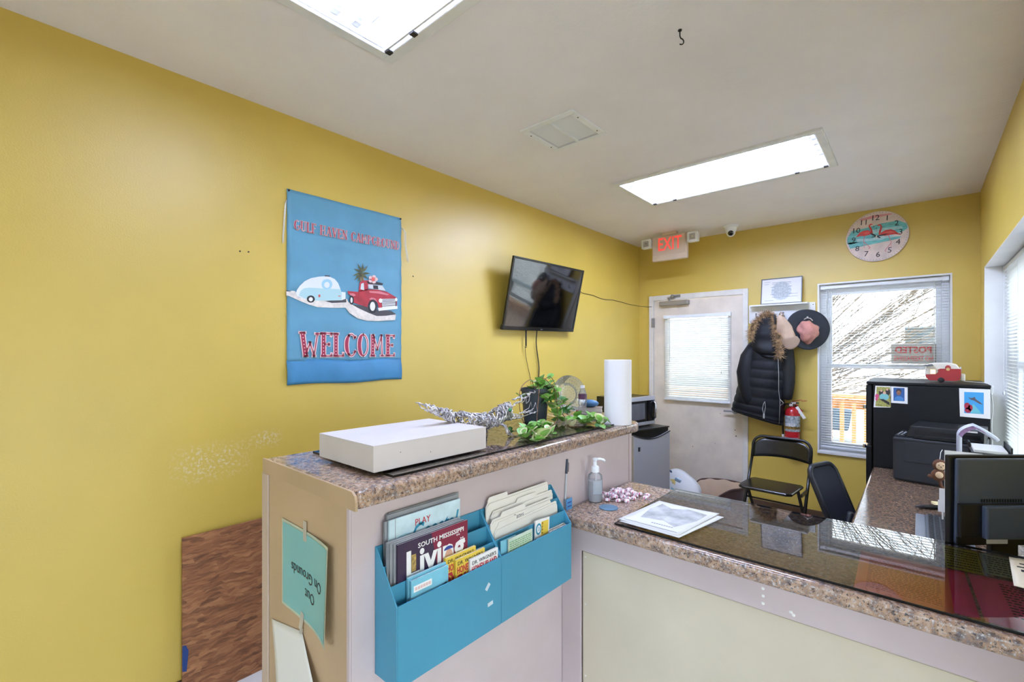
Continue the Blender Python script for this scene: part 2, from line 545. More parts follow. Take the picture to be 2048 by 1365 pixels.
# ceiling register
r = thing('ceiling_vent', 'white square air vent grille in the ceiling between the two light fixtures', 'vent', ((VN[0] + VN[1]) / 2, (VN[2] + VN[3]) / 2, CZ))
w = .16; wi = .132
fr = MB()
fr.box(-w - .005, w + .005, -w - .005, -wi, -.009, .001).box(-w - .005, w + .005, wi, w + .005, -.009, .001).box(-w - .005, -wi, -wi, wi, -.009, .001).box(wi, w + .005, -wi, wi, -.009, .001)
fr.build('frame', M_wvinyl, r, bevel=.003)
MB().box(-.006, .006, -wi, wi, -.008, .02).build('centre_bar', M_wvinyl, r)
sl = MB().box(-wi / 2 + .004, wi / 2 - .004, -.0045, .0045, -.0006, .0006).build('slat', M_wvinyl, r)
first = True
for side in (-1, 1):
    for i in range(19):
        y = -wi + .011 + i * (2 * wi - .02) / 18
        o = sl if first else copy_part(sl, r)
        first = False
        o.location = (side * wi / 2, y, .002); o.rotation_euler = (math.radians(-38), 0, 0)
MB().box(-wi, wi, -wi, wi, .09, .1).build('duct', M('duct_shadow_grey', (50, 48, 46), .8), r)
for sx in (-1, 1):
    for sy in (-1, 1):
        MB().cyl((sx * .148, sy * .09, -.010), (sx * .148, sy * .09, -.0085), .004, n=8).build('screw', M_dark, r)
# ceiling hook
hk = MB()
pts = [(0, 0, 0), (0, 0, -.022), (.004, 0, -.03)] + [(.004 + .011 * math.sin(a), 0, -.041 + .011 * math.cos(a)) for a in [i * .45 for i in range(9)]]
hk.tube(pts, .0022, 6).lathe([(.007, -.003), (.007, .0)], 10)
tag(hk.build('ceiling_hook', M_black, smooth='auto', loc=(-.65, 1.66, CZ), rot=(0, 0, .9)), 'small black metal hook screwed into the bare ceiling', 'hook')

# ------------------------------------------------------------------ back window (vinyl double-hung) and its blind
x0, x1, z0, z1 = WO
jb = MB()
jb.box(x0, x0 + .012, BY - .004, BY + .16, z0, z1).box(x1 - .012, x1, BY - .004, BY + .16, z0, z1).box(x0 + .012, x1 - .012, BY - .004, BY + .16, z1 - .012, z1)
struct(jb.build('trim_4', M_white))
struct(MB().box(x0 + .0, x1 - .0, BY - .02, BY + .10, z0 - .004, z0 + .02).build('trim_5', M_white, bevel=.004))
win = MB()
a, c = x0 + .012, x1 - .012; fy0, fy1 = BY + .075, BY + .15
win.box(a, a + .045, fy0, fy1, z0 + .02, z1 - .012).box(c - .045, c, fy0, fy1, z0 + .02, z1 - .012).box(a + .045, c - .045, fy0, fy1, z1 - .06, z1 - .012).box(a + .045, c - .045, fy0, fy1, z0 + .02, z0 + .06)
w1 = struct(win.build('window_1', M_wvinyl, bevel=.003))
def sash(y, za, zb):
    s = MB(); p, q = a + .045, c - .045; t = .034
    s.box(p, p + t, y, y + .03, za, zb).box(q - t, q, y, y + .03, za, zb).box(p + t, q - t, y, y + .03, zb - t, zb).box(p + t, q - t, y, y + .03, za, za + t)
    o = s.build('sash', M_wvinyl, w1, bevel=.003)
    MB().box(p + t, q - t, y + .012, y + .017, za + t, zb - t).build('pane', M_glass, w1)
sash(fy0 + .04, 1.345, z1 - .06)
sash(fy0 + .005, z0 + .06, 1.385)

M_slat = M('white_blind_slat', (238, 238, 236), .4, var=.01)
# let daylight glow through the thin vinyl slats
def slat_mat():
    m = bpy.data.materials.new('translucent_blind_slat'); m.use_nodes = True
    nt = m.node_tree; b = nt.nodes['Principled BSDF']; out = nt.nodes['Material Output']
    b.inputs['Base Color'].default_value = lin((240, 240, 238)); b.inputs['Roughness'].default_value = .4
    tl = nt.nodes.new('ShaderNodeBsdfTranslucent'); tl.inputs[0].default_value = lin((240, 240, 234))
    mx = nt.nodes.new('ShaderNodeMixShader'); mx.inputs[0].default_value = .22
    nt.links.new(b.outputs[0], mx.inputs[1]); nt.links.new(tl.outputs[0], mx.inputs[2]); nt.links.new(mx.outputs[0], out.inputs[0])
    return m
M_slat = slat_mat()
M_cord = M('white_cord', (226, 226, 224), .6)
def blind(label, m, w, h, tilt, pitch=.021, slat_d=.024, wand=True, group=None, valance=True):
    """m: local x across the window, y into the room's outside (away from the room), z up; origin lower left"""
    r = bpy.data.objects.new('window_blind', None); COL.objects.link(r); r.matrix_basis = m; r.empty_display_size = .05
    tag(r, label, 'blind', group)
    MB().box(0, w, -.016, .016, h - .03, h).build('head_rail', M_wvinyl, r, bevel=.003)
    if valance:
        for sx in (0, w - .03):
            MB().box(sx - .004, sx + .034, -.020, .016, h - .034, h + .003).build('end_bracket', M_wvinyl, r, bevel=.002)
    n = int((h - .055) / pitch)
    s0 = MB().grid(lambda u, v: ((.003 + u * (w - .006)), (v - .5) * slat_d, .0018 * (1 - (2 * v - 1) ** 2)), 1, 4).build('slat', M_slat, r, smooth=True)
    for i in range(n):
        o = s0 if i == 0 else copy_part(s0, r)
        o.location = (0, 0, .03 + i * pitch); o.rotation_euler = (tilt, 0, 0)
    MB().box(.002, w - .002, -.012, .012, 0, .016).build('bottom_rail', M_wvinyl, r, bevel=.003)
    k = 3 if w > .7 else 2
    for i in range(k):
        x = w * (.1 + .8 * i / (k - 1))
        MB().tube([(x, -.014, .012), (x, -.014, h - .03)], .0008, 5).tube([(x, .014, .012), (x, .014, h - .03)], .0008, 5).build('ladder_cord', M_cord, r)
    if wand:
        MB().tube([(.07, -.026, h - .03), (.07, -.028, h * .45)], .0035, 6).build('tilt_wand', M('clear_wand', (205, 208, 206), .2), r)
        MB().tube([(w - .08, -.024, h - .03), (w - .08, -.024, h * .35)], .0016, 5).ball((w - .08, -.024, h * .34), .006, .006, .014, 8, 6).build('lift_cord', M_cord, r)
    return r
blind('white mini blind with open slats hanging in the back wall window', T(x0 + .02, BY + .045, z0 + .045), x1 - x0 - .04, z1 - z0 - .062, math.radians(4))

# ------------------------------------------------------------------ back door with half glass
cs = MB(); cw = .055
cs.box(DO[0] - cw + .02, DO[0] + .012, BY - .018, BY - .0005, 0, DO[3] + .045).box(DO[1] - .012, DO[1] + cw - .02, BY - .018, BY - .0005, 0, DO[3] + .045).box(DO[0] + .012, DO[1] - .012, BY - .018, BY - .0005, DO[3] - .008, DO[3] + .045)
struct(cs.build('trim_6', M_trim, bevel=.003))
jm = MB(); jm.box(DO[0], DO[0] + .008, BY, BY + .16, 0, DO[3]).box(DO[1] - .008, DO[1], BY, BY + .16, 0, DO[3]).box(DO[0] + .008, DO[1] - .008, BY, BY + .16, DO[3] - .008, DO[3])
struct(jm.build('trim_7', M_trim))
gx0, gx1, gz0, gz1 = -2.0, -1.40, 1.02, 1.84
d = struct(holed(MB(), DO[0] + .013, DO[1] - .013, .008, DO[3] - .015, [(gx0, gx1, gz0, gz1)], lambda b, p, q, s, t: b.box(p, q, BY + .004, BY + .046, s, t)).build('door_1', M_doorpaint))
bd = MB()
for (p, q, s, t) in ((gx0 - .03, gx1 + .03, gz1, gz1 + .03), (gx0 - .03, gx1 + .03, gz0 - .03, gz0), (gx0 - .03, gx0, gz0, gz1), (gx1, gx1 + .03, gz0, gz1)):
    bd.box(p, q, BY - .006, BY + .004, s, t)
bd.build('glazing_bead', M_trim, d, bevel=.003)
MB().box(gx0, gx1, BY + .022, BY + .028, gz0, gz1).build('pane', M_glass, d)
for z in (.25, 1.80, .93):
    MB().box(DO[0] - .004, DO[0] + .022, BY - .022, BY - .004 + .012, z - .05, z + .05).cyl((DO[0] + .010, BY - .026, z - .05), (DO[0] + .010, BY - .026, z + .05), .006, n=10).build('hinge', M_steel, d)
# lever handle and old holes
hd = MB(); hd.cyl((-1.33, BY + .004, .917), (-1.33, BY - .04, .917), .012, n=12).tube([(-1.33, BY - .04, .917), (-1.36, BY - .045, .917), (-1.425, BY - .04, .914)], .008, 8).lathe([(.03, 0), (.03, .008)], 18, frame((-1.33, BY + .004, .917), (1, 0, 0), (0, 0, 1)))
hd.build('lever_handle', M_steel, d, smooth='auto')
for (hx, hz, hr) in ((-1.335, .731, .005), (-1.326, .674, .006), (-1.47, .88, .003), (-1.74, .52, .004), (-1.52, .58, .003)):
    MB().lathe([(hr, 0), (hr, .002)], 10, frame((hx, BY + .0035, hz), (1, 0, 0), (0, 0, 1))).build('screw_hole', M_hinge, d)
# overhead door closer
cl = MB().box(-2.075, -1.77, BY - .055, BY + .004, 1.975, 2.025)
clo = cl.build('door_closer_body', M('grey_closer_metal', (158, 152, 140), .4, metal=.35), d, bevel=.008)
ar = MB(); ar.cyl((-1.97, BY - .03, 2.02), (-1.97, BY - .03, 2.052), .012, n=10).box(-1.99, -1.91, BY - .05, BY - .02, 2.05, 2.058).tube([(-1.96, BY - .035, 2.056), (-1.935, BY - .06, 2.085), (-1.90, BY - .03, 2.07)], .007, 6).box(-1.93, -1.86, BY - .024, BY - .018, 2.055, 2.085)
ar.build('closer_arm', M_steel, d)
blind('white mini blind with nearly closed slats covering the glass of the back door', T(-2.028, BY - .028, .985), .662, .885, math.radians(-53), pitch=.0205, slat_d=.024)

# ------------------------------------------------------------------ right window with two blinds
wr = MB(); X0 = RX_ + .15
y0, y1, z0, z1 = RW
ym = 3.34
for (p, q) in ((y0 + e, ym - .03), (ym + .03, y1 - e)):
    wr.box(X0, X0 + .06, p, p + .05, z0 + .018, z1 - e).box(X0, X0 + .06, q - .05, q, z0 + .018, z1 - e).box(X0, X0 + .06, p + .05, q - .05, z1 - .06, z1 - e).box(X0, X0 + .06, p + .05, q - .05, z0 + .018, z0 + .07).box(X0, X0 + .05, p + .05, q - .05, 1.38, 1.42)
wr.box(X0 - .02, X0 + .07, ym - .03, ym + .03, z0 + .018, z1 - e)
w2 = struct(wr.build('window_2', M_wvinyl, bevel=.003))
for (p, q) in ((y0 + e, ym - .03), (ym + .03, y1 - e)):
    for (s, t) in ((z0 + .07, 1.38), (1.42, z1 - .06)):
        MB().box(X0 + .02, X0 + .026, p + .05, q - .05, s, t).build('pane', M_glass, w2)
for (p, q, lab) in ((ym + .012, y1 - .012, 'white mini blind in the right-hand window, beside the black refrigerator'), (y0 + .012, ym - .012, 'white mini blind in the right-hand window, beside the computer monitor')):
    blind(lab, T(RX_ + .105, p, z0 + .02) @ RZ(PI / 2) @ Matrix.Diagonal((1, -1, 1, 1)), q - p, z1 - z0 - .03, math.radians(-16), pitch=.022, slat_d=.025)

# ------------------------------------------------------------------ outdoors behind the back window
M_deck = M('weathered_pine', (190, 146, 100), .75, var=.15, vscale=8, stretch=(3, 3, .6))
rl = thing('deck_railing', 'weathered pine deck railing with square balusters seen through the back window', 'railing', (-.6, 6.0, -.1))
MB().box(-2.0, 1.6, -.05, .09, 1.10, 1.138).build('top_rail', M_deck, rl, bevel=.004)
MB().box(-2.0, 1.6, -.02, .02, .985, 1.085).build('rail_board', M_deck, rl, bevel=.004)
MB().box(-2.0, 1.6, -.02, .02, .14, .20).build('bottom_rail', M_deck, rl)
bal = MB().box(-.018, .018, -.055, -.02, .12, 1.06).build('baluster', M_deck, rl)
bx = [-.115 + .105 + .102 * i for i in range(-18, 16)]
for i, bxx in enumerate(bx):
    if abs(bxx) > 2.0: continue
    o = bal if i == 0 else copy_part(bal, rl)
    o.location = (bxx, 0, 0)
for pxx in (-1.9, -.45, 1.0):
    pass
struct(MB().box(-3.5, 3.0, BY + .17, 6.3, -.13, -.06).build('floor_deck', M_deck))
# pale camper parked beyond the railing
M_camper = M('pale_camper_skin', (206, 212, 216), .4, var=.04, vscale=2)
M_camdark = M('camper_dark_glass', (52, 66, 74), .2)
cp = thing('parked_camper', 'pale parked camper with a dark window beyond the deck railing', 'camper', (2.2, 10.2, -.13))
MB().prism(rrect(-2.6, .45, 2.6, 2.28, .25, 5), -1.0, 1.0, frame((0, 0, 0), (1, 0, 0), (0, 0, 1))).build('body', M_camper, cp)
MB().box(-2.36, -1.5, -1.03, -1.0, 1.73, 2.0).build('window', M_camdark, cp, bevel=.01)
MB().box(-.9, -.25, -1.03, -1.0, .5, 2.1).build('door', M_wvinyl, cp, bevel=.01)
MB().box(-2.55, 2.55, -1.02, -1.0, .85, .93).build('stripe', M('camper_blue_stripe', (120, 140, 150), .5), cp)
for wx in (-.35, .45):
    MB().lathe([(.30, -.1), (.33, -.06), (.33, .06), (.30, .1)], 20, frame((wx, -.9, .33), (1, 0, 0), (0, 0, 1))).build('wheel', M_black, cp, smooth='auto')
# dark pickup behind the railing
pk = thing('parked_car', 'dark blue parked car half hidden behind the deck railing', 'car', (-2.75, 9.9, -.13))
MB().prism([(-1.9, .35), (1.9, .35), (1.95, .7), (1.0, .82), (.5, 1.12), (-.9, 1.15), (-1.4, .85), (-1.95, .78)], -.8, .8, frame((0, 0, 0), (1, 0, 0), (0, 0, 1))).build('body', M('dark_blue_car_paint', (48, 66, 80), .25), pk, bevel=.03)
MB().prism([(-1.2, .86), (.85, .86), (.45, 1.07), (-.88, 1.09)], -.81, .81, frame((0, 0, 0), (1, 0, 0), (0, 0, 1))).build('side_glass', M_camdark, pk)
for wx in (-1.2, 1.25):
    MB().lathe([(.26, -.1), (.31, -.07), (.31, .07), (.26, .1)], 18, frame((wx, -.74, .31), (1, 0, 0), (0, 0, 1))).build('wheel', M_black, pk, smooth='auto')
# leafless tree: branches sweep up to the right from a low trunk
tr = thing('bare_tree', 'bare leafless tree with many thin grey branches outside the back window', 'tree', (-2.3, 7.5, -.13))
rnd = random.Random(3)
tb = MB(); tw = MB()
def branch(p, d, l, r, depth, mb):
    pts = [p]; rad = [r]
    k = 6
    for i in range(k):
        d = (d + Vector((rnd.uniform(-.12, .12), rnd.uniform(-.05, .05), rnd.uniform(-.09, .07)))).normalized()
        p = p + d * (l / k)
        pts.append(p); rad.append(r * (1 - .75 * (i + 1) / k))
    mb.tube(pts, r, 5 if r > .01 else 4, radii=rad)
    if depth:
        for j in range(8 if depth > 1 else 5):
            i = rnd.randint(1, k - 1)
            nd = (d + Vector((rnd.uniform(-.45, .45), rnd.uniform(-.2, .2), rnd.uniform(-.25, .4)))).normalized()
            branch(pts[i], nd, l * rnd.uniform(.5, .75), max(.003, rad[i] * .55), depth - 1, tw)
tb.tube([(0, 0, 0), (.05, 0, .3), (.1, 0, .62)], .09, 10, radii=[.11, .09, .075])
for j in range(15):
    a = .30 + j * .075
    branch(Vector((.1, 0, .55)), Vector((math.cos(a) * 1.0, rnd.uniform(-.08, .08), math.sin(a) * .9 + .1)).normalized(), rnd.uniform(2.6, 3.6), .020, 2, tb)
M_bark = M('grey_brown_bark', (84, 76, 66), .9, var=.15, vscale=30)
tb.build('trunk', M_bark, tr, smooth=True)
twg = tw.build('twigs', M_bark, tr); twg['kind'] = 'stuff'
# no-trespassing sign taped to the pane, seen from behind
sg = thing('posted_sign', 'no trespassing sign on the window glass, its red lettering reversed from inside', 'sign', (-.035, BY + .068, 1.392))
def thin_film(name, col, k=.55):
    m, nt, b = newmat(name); out = nt.nodes['Material Output']
    b.inputs['Base Color'].default_value = lin(col); b.inputs['Roughness'].default_value = .6
    tl = nt.nodes.new('ShaderNodeBsdfTranslucent'); tl.inputs[0].default_value = lin(col)
    mx = nt.nodes.new('ShaderNodeMixShader'); mx.inputs[0].default_value = k
    nt.links.new(b.outputs[0], mx.inputs[1]); nt.links.new(tl.outputs[0], mx.inputs[2]); nt.links.new(mx.outputs[0], out.inputs[0])
    return m
M_sgn = thin_film('sign_backlit_grey', (140, 134, 126), .7)
M_sgr = thin_film('sign_red', (232, 104, 104), .7)
MB().add([(-.135, 0, 0), (.135, 0, 0), (.135, 0, .158), (-.135, 0, .158)], [(0, 1, 2, 3)]).build('sheet', M_sgn, sg)
mi = frame((0, -.0008, 0), (1, 0, 0), (0, 0, 1)) @ Matrix.Diagonal((-1, 1, 1, 1))
text_mesh('lettering', 'POSTED', .070, M_sgr, sg, mi @ T(0, .108, 0), bold=.002, fit=.22, th=0)
text_mesh('lettering', 'NO TRESPASSING', .050, M_sgr, sg, mi @ T(0, .040, 0), bold=.001, fit=.235, th=0)
flat('border', [[(-.135, .15), (.135, .15), (.135, .158), (-.135, .158)], [(-.135, 0), (.135, 0), (.135, .006), (-.135, .006)]], M('sign_pale', (190, 182, 172), .6), sg, mi)
# ------------------------------------------------------------------ tall counter
HT, HD = 1.165, .908
M_pink = M('pinkish_white_counter_paint', (198, 182, 182), .5, var=.03, vscale=4, bmp=.04, bscale=120)
M_tan = M('end_panel_warm_shade', (190, 162, 128), .55, var=.03, vscale=4, bmp=.04, bscale=120)  # counter paint with warm wall bounce and shade put into the colour
M_cream = M('cream_panel_paint', (204, 193, 170), .5, var=.03, vscale=3, bmp=.04, bscale=120)
M_seam = M('dark_seam', (70, 58, 52), .7)
tc = thing('tall_counter', 'tall counter carcass with an end panel coloured for warm shade and pinkish white front', 'counter', (-1.2, 1.2, 0))
MB().prism([(-1.455, .556), (-.98, .556), (-.98, 1.93), (-1.455, 2.19)], 0, HT - .0422).build('carcass', M_pink, tc, world=True)
MB().box(-1.425, -.986, .548, .556, 0, HT - .042).build('end_panel', M_tan, tc, world=True)
MB().box(-1.472, -1.428, .544, .556, 0, HT - .042).build('corner_trim', M('pinkish_tan_trim', (196, 174, 156), .5), tc, bevel=.003, world=True)
MB().box(-.98, -.973, .552, 1.925, 0, HT - .042).build('front_panel', M_pink, tc, bevel=.002, world=True)
MB().box(-.973, -.9725, 1.896, 1.899, HD, HT - .042).build('seam', M('reddish_seam', (150, 112, 110), .7), tc, world=True)
MB().box(-.986, -.974, .547, .5515, 0, HT - .042).build('corner_bead', M_pink, tc, world=True)
def slab(name, poly, z0, z1, mat, label, r=.011):
    o = MB().prism(poly, z0, z1).build(name, mat, smooth='auto')
    b = o.modifiers.new('bevel', 'BEVEL'); b.width = r; b.segments = 4; b.limit_method = 'ANGLE'; b.angle_limit = math.radians(60)
    return tag(o, label, 'countertop')
ct = slab('granite_countertop', [(-1.465, .551), (-.946, .551), (-.946, 1.925), (-.953, 1.95), (-.97, 1.975), (-.995, 1.99), (-1.465, 2.30)], HT - .042, HT, mat_granite,
     'polished tan and grey granite top of the tall counter under the white box and plant')
MB().prism([(-1.467, HT - .042), (-.945, HT - .042), (-.944, HT - .022), (-.949, HT - .008), (-.962, HT), (-1.467, HT)], 0, .006, frame((0, .551, 0), (1, 0, 0), (0, 0, 1))).build('end_strip', M_tan, ct)

# smoked glass sheets
M_smoke = clear_glass('smoked_sheet_glass', (.94, .92, .90), 2.1, 0, .0)
M_gedge = M('dark_glass_edge', (10, 10, 10), .15)
def glass_sheet(x0, x1, y0, y1, z, label):
    b = MB(); t = .006
    b.cur = 0; b.add([(x0, y0, z + t), (x1, y0, z + t), (x1, y1, z + t), (x0, y1, z + t)], [(0, 1, 2, 3)])
    b.cur = 1; e = .0012
    b.box(x0, x1, y0, y0 + e, z, z + t - .0002).box(x0, x1, y1 - e, y1, z, z + t - .0002).box(x0, x0 + e, y0 + e, y1 - e, z, z + t - .0002).box(x1 - e, x1, y0 + e, y1 - e, z, z + t - .0002)
    o = b.build('glass_sheet', [M_smoke, M_gedge])
    for (px, py) in ((x0 + .02, y0 + .02), (x1 - .02, y0 + .02), (x0 + .02, y1 - .02), (x1 - .02, y1 - .02)):
        MB().lathe([(.005, z - .0015), (.005, z)], 10, T(px, py, 0)).build('bumper', M_gedge, o)
    return tag(o, label, 'glass')
glass_sheet(-1.415, -.985, .672, 1.80, HT + .0015, 'smoked glass sheet lying on the tall granite counter under the wire crocodile')
ZT = HT + .0077                          # top face of the tall glass
glass_sheet(-.758, .33, 1.376, 1.893, HD + .0015, 'long smoked glass sheet on the lower granite counter covering coloured papers')
ZD = HD + .0077

# ------------------------------------------------------------------ lower counter and the desk return
lc = thing('lower_counter', 'lower counter carcass with pinkish header board and cream front panel', 'counter', (-.3, 1.6, 0))
MB().box(-.972, RX_ - .001, 1.396, 1.86, 0, HD - .042).build('carcass', M_pink, lc, world=True)
MB().box(-.972, RX_ - .001, 1.380, 1.396, .785, HD - .042).build('header_board', M_pink, lc, bevel=.002, world=True)
MB().box(-.972, -.892, 1.380, 1.396, 0, .785).build('stile', M_pink, lc, bevel=.002, world=True)
MB().box(-.886, RX_ - .001, 1.384, 1.396, 0, .783).build('cream_panel', M_cream, lc, bevel=.0015, world=True)
MB().box(-.8915, -.8862, 1.390, 1.396, 0, .784).build('gap', M_seam, lc, world=True)
for z in (.765, .60, .35):
    MB().lathe([(.0035, 0), (.002, .002)], 8, frame((-.875, 1.384, z), (1, 0, 0), (0, 0, 1))).build('nail', M_trim, lc, world=True)
for (zz, xx) in ((.845, -.315), (.825, -.315), (.805, -.315), (.805, -.25), (.80, -.244)):
    MB().lathe([(.0045, 0), (.003, .0012)], 8, frame((xx, 1.380, zz), (1, 0, 0), (0, 0, 1))).build('paint_chip', M_white, lc, world=True)
slab('granite_countertop', [(-.971, 1.352), (RX_ - .002, 1.352), (RX_ - .002, 1.897), (-.971, 1.897)], HD - .042, HD, mat_granite, 'polished granite top of the lower counter holding candies and hand sanitizer')
dk = thing('desk_base', 'pale panels carrying the brown granite desk along the window wall', 'desk', (.05, 2.9, 0))
for y in (1.93, 3.80):
    MB().box(-.19, RX_ - .005, y - .012, y + .012, 0, .694).build('side_panel', M_pink, dk, world=True)
MB().box(.28, RX_ - .006, 1.945, 3.785, .2, .694).build('back_panel', M_pink, dk, world=True)
slab('granite_desktop', [(-.226, 1.90), (RX_ - .002, 1.90), (RX_ - .002, 3.832), (-.226, 3.832)], .695, .735, mat_granite_b, 'glossy brown speckled granite desktop in front of the black refrigerator')

# ------------------------------------------------------------------ things on the tall counter
wb = thing('white_box', 'flat white cardboard box lying at the near end of the tall counter', 'box', (-1.165, .84, ZT))
M_card = M('white_card', (236, 233, 230), .55, var=.015, vscale=8)
M_wbox = M('white_box_card', (214, 206, 200), .6, var=.015, vscale=8)
MB().box(-.138, .138, -.195, .195, .004, .06).build('base_tray', M_wbox, wb, bevel=.001)
lid = MB(); lid.box(-.142, .142, -.2, .2, .0705, .073).box(-.142, -.1395, -.2, .2, .006, .0705).box(.1395, .142, -.2, .2, .006, .0705).box(-.1395, .1395, -.2, -.1975, .006, .0705).box(-.1395, .1395, .1975, .2, .006, .0705)
lid.build('lid', M_wbox, wb, bevel=.0006)
for p in ((.1422, -.12, .045), (.1422, -.02, .03)):
    MB().lathe([(.0012, 0), (.0012, .0003)], 8, T(*p) @ RY(PI / 2)).build('speck', M_dark, wb)

# crocodile twisted from silver wire
M_wire = M('silver_twisted_wire', (188, 184, 186), .28, metal=.8, var=.35, vscale=70)
cr = thing('wire_crocodile', 'crocodile sculpture twisted from silver wire with its jaws wide open', 'sculpture', (-1.17, 1.2, ZT))
rc = random.Random(11)
def interp(tab, s):
    for i in range(len(tab) - 1):
        if s <= tab[i + 1][0]:
            t = (s - tab[i][0]) / (tab[i + 1][0] - tab[i][0])
            return [tab[i][k] + (tab[i + 1][k] - tab[i][k]) * t for k in range(1, len(tab[0]))]
    return list(tab[-1][1:])
def wires(name, tab, n, r=.0021, k=12, curl=1.0, parent=cr):
    """tab: rows (s, y, z, half-height, half-width) along a limb; n curly wires wrap its surface"""
    b = MB()
    for i in range(n):
        s = rc.random(); a = rc.uniform(0, 2 * PI); ds = rc.uniform(-1, 1) * .035; da = rc.uniform(-1, 1) * curl
        pts = []
        for j in range(k):
            y, z, hh, hw = interp(tab, min(1, max(0, s)))
            f = rc.uniform(.72, 1.22)
            pts.append((hw * f * math.cos(a), y - 1.2, z - ZT + hh * f * math.sin(a)))
            s += ds + rc.uniform(-.012, .012); a += da * .55 + rc.uniform(-.35, .35)
            if rc.random() < .15: da = -da
        b.tube(pts, r, 5)
    return b.build(name, M_wire, parent, smooth=True)
wires('tail', [(0, .882, 1.322, .003, .003), (.25, .93, 1.303, .012, .010), (.6, .985, 1.283, .014, .014), (1, 1.03, 1.268, .022, .022)], 34)
wires('body', [(0, 1.01, 1.272, .018, .02), (.2, 1.06, 1.253, .026, .032), (.55, 1.13, 1.238, .024, .038), (.8, 1.2, 1.232, .027, .034), (1, 1.25, 1.243, .030, .028)], 88)
wires('head', [(0, 1.235, 1.243, .028, .028), (.5, 1.285, 1.256, .032, .026), (1, 1.325, 1.258, .022, .02)], 40)
wires('upper_jaw', [(0, 1.30, 1.276, .012, .02), (.6, 1.39, 1.303, .008, .014), (1, 1.46, 1.32, .007, .012)], 17)
wires('lower_jaw', [(0, 1.30, 1.236, .012, .02), (.5, 1.373, 1.232, .008, .014), (1, 1.465, 1.243, .006, .012)], 15)
th = MB()
for sx in (-.012, .012):
    th.tube([(sx, 1.40 - 1.2, 1.30 - ZT), (sx, 1.402 - 1.2, 1.279 - ZT), (sx, 1.418 - 1.2, 1.287 - ZT), (sx, 1.424 - 1.2, 1.309 - ZT)], .0013, 5)
    th.tube([(sx, 1.40 - 1.2, 1.242 - ZT), (sx, 1.448 - 1.2, 1.256 - ZT), (sx, 1.46 - 1.2, 1.279 - ZT), (sx, 1.473 - 1.2, 1.243 - ZT), (sx, 1.42 - 1.2, 1.236 - ZT)], .0013, 5)
th.build('fang', M_wire, cr, smooth=True)
for sx in (-.024, .024):
    MB().lathe([(.0025, 0), (.009, .003), (.006, .008), (.0015, .010)], 12, T(sx, 1.288 - 1.2, 1.266 - ZT) @ RY(PI / 2 if sx > 0 else -PI / 2)).build('eye', M('green_glass_bead', (58, 128, 92), .12), cr, smooth=True)
for (yy, sx) in ((1.24, 1), (1.22, -1), (1.07, 1), (1.06, -1)):
    b = MB()
    for i in range(9):
        j = lambda q: rc.uniform(-q, q)
        b.tube([(sx * .022 + j(.006), yy - 1.2 + j(.01), 1.222 - ZT), (sx * .040 + j(.006), yy - 1.2 + .008 + j(.008), 1.212 - ZT + j(.006)), (sx * .048 + j(.006), yy - 1.2 + .016 + j(.01), .018 + j(.006)), (sx * .050 + j(.01), yy - 1.2 + .03 + j(.014), .003)], .0014, 5)
    b.build('leg', M_wire, cr, smooth=True)

# trailing plant in a dark pot
M_pot = M('dark_slate_pot', (52, 60, 66), .55, var=.08, vscale=8)
M_soil = M('potting_soil', (58, 42, 32), .95, var=.3, vscale=60)
M_leaf = M('green_leaf', (126, 180, 80), .45, var=.25, vscale=25)
M_leafd = M('dark_green_leaf', (74, 132, 62), .45, var=.25, vscale=25)
M_leafv = M('cream_leaf_margin', (216, 214, 168), .5, var=.06, vscale=25)
M_stem = M('brown_stem', (126, 86, 62), .6, var=.15, vscale=30)
pl = thing('potted_plant', 'trailing variegated plant in a dark slate pot on the tall counter', 'plant', (-1.28, 1.612, ZT))
MB().lathe([(.047, 0), (.05, .004), (.061, .135), (.065, .136), (.066, .150), (.060, .150), (.058, .132)], 28).build('pot', M_pot, pl, smooth='auto')
MB().lathe([(.001, .138), (.058, .135)], 20).build('soil', M_soil, pl)
def leaf_mesh(size, margin):
    b = MB(); n = 12
    def pt(a, k):
        x = math.sin(a) * .5 * size * k; y = (.5 - .5 * math.cos(a)) * size
        y = .5 * size + (y - .5 * size) * k
        return (x, y, .16 * size * (abs(math.sin(a)) * k) ** 2 - .12 * size * (y / size) ** 2)
    ring = [pt(2 * PI * i / n, 1) for i in range(n)]; inn = [pt(2 * PI * i / n, .66) for i in range(n)]
    b.cur = 0; b.add(inn + [(0, .5 * size, 0)], [(i, (i + 1) % n, n) for i in range(n)])
    b.cur = 1; b.add(ring + inn, [(i, (i + 1) % n, n + (i + 1) % n, n + i) for i in range(n)])
    return b
lv = {}
def leaf(p, size, kind, rot, parent=pl):
    key = (round(size, 3), kind)
    base = parent.location
    loc = (p[0] - base.x, p[1] - base.y, p[2] - base.z)
    if key not in lv:
        mats = {'g': [M_leaf, M_leaf], 'd': [M_leafd, M_leafd], 'v': [M_leaf, M_leafv], 'w': [M_leafv, M_leafv]}[kind]
        o = leaf_mesh(size, 0).build('leaf', mats, parent, smooth=True); lv[key] = o
        o.location = loc; o.rotation_euler = rot
    else:
        copy_part(lv[key], parent, loc, rot)
def vine(pts, r=.0017):
    b = MB(); P3 = [Vector(p) - pl.location for p in pts]
    out = []
    for i in range(len(P3) - 1):
        for t in range(4):
            p0 = P3[max(i - 1, 0)]; p1 = P3[i]; p2 = P3[i + 1]; p3 = P3[min(i + 2, len(P3) - 1)]; u = t / 4
            out.append(.5 * ((2 * p1) + (p2 - p0) * u + (2 * p0 - 5 * p1 + 4 * p2 - p3) * u * u + (3 * p1 - p0 - 3 * p2 + p3) * u ** 3))
    out.append(P3[-1]); b.tube(out, r, 6)
    b.build('stem', M_stem, pl, smooth=True)
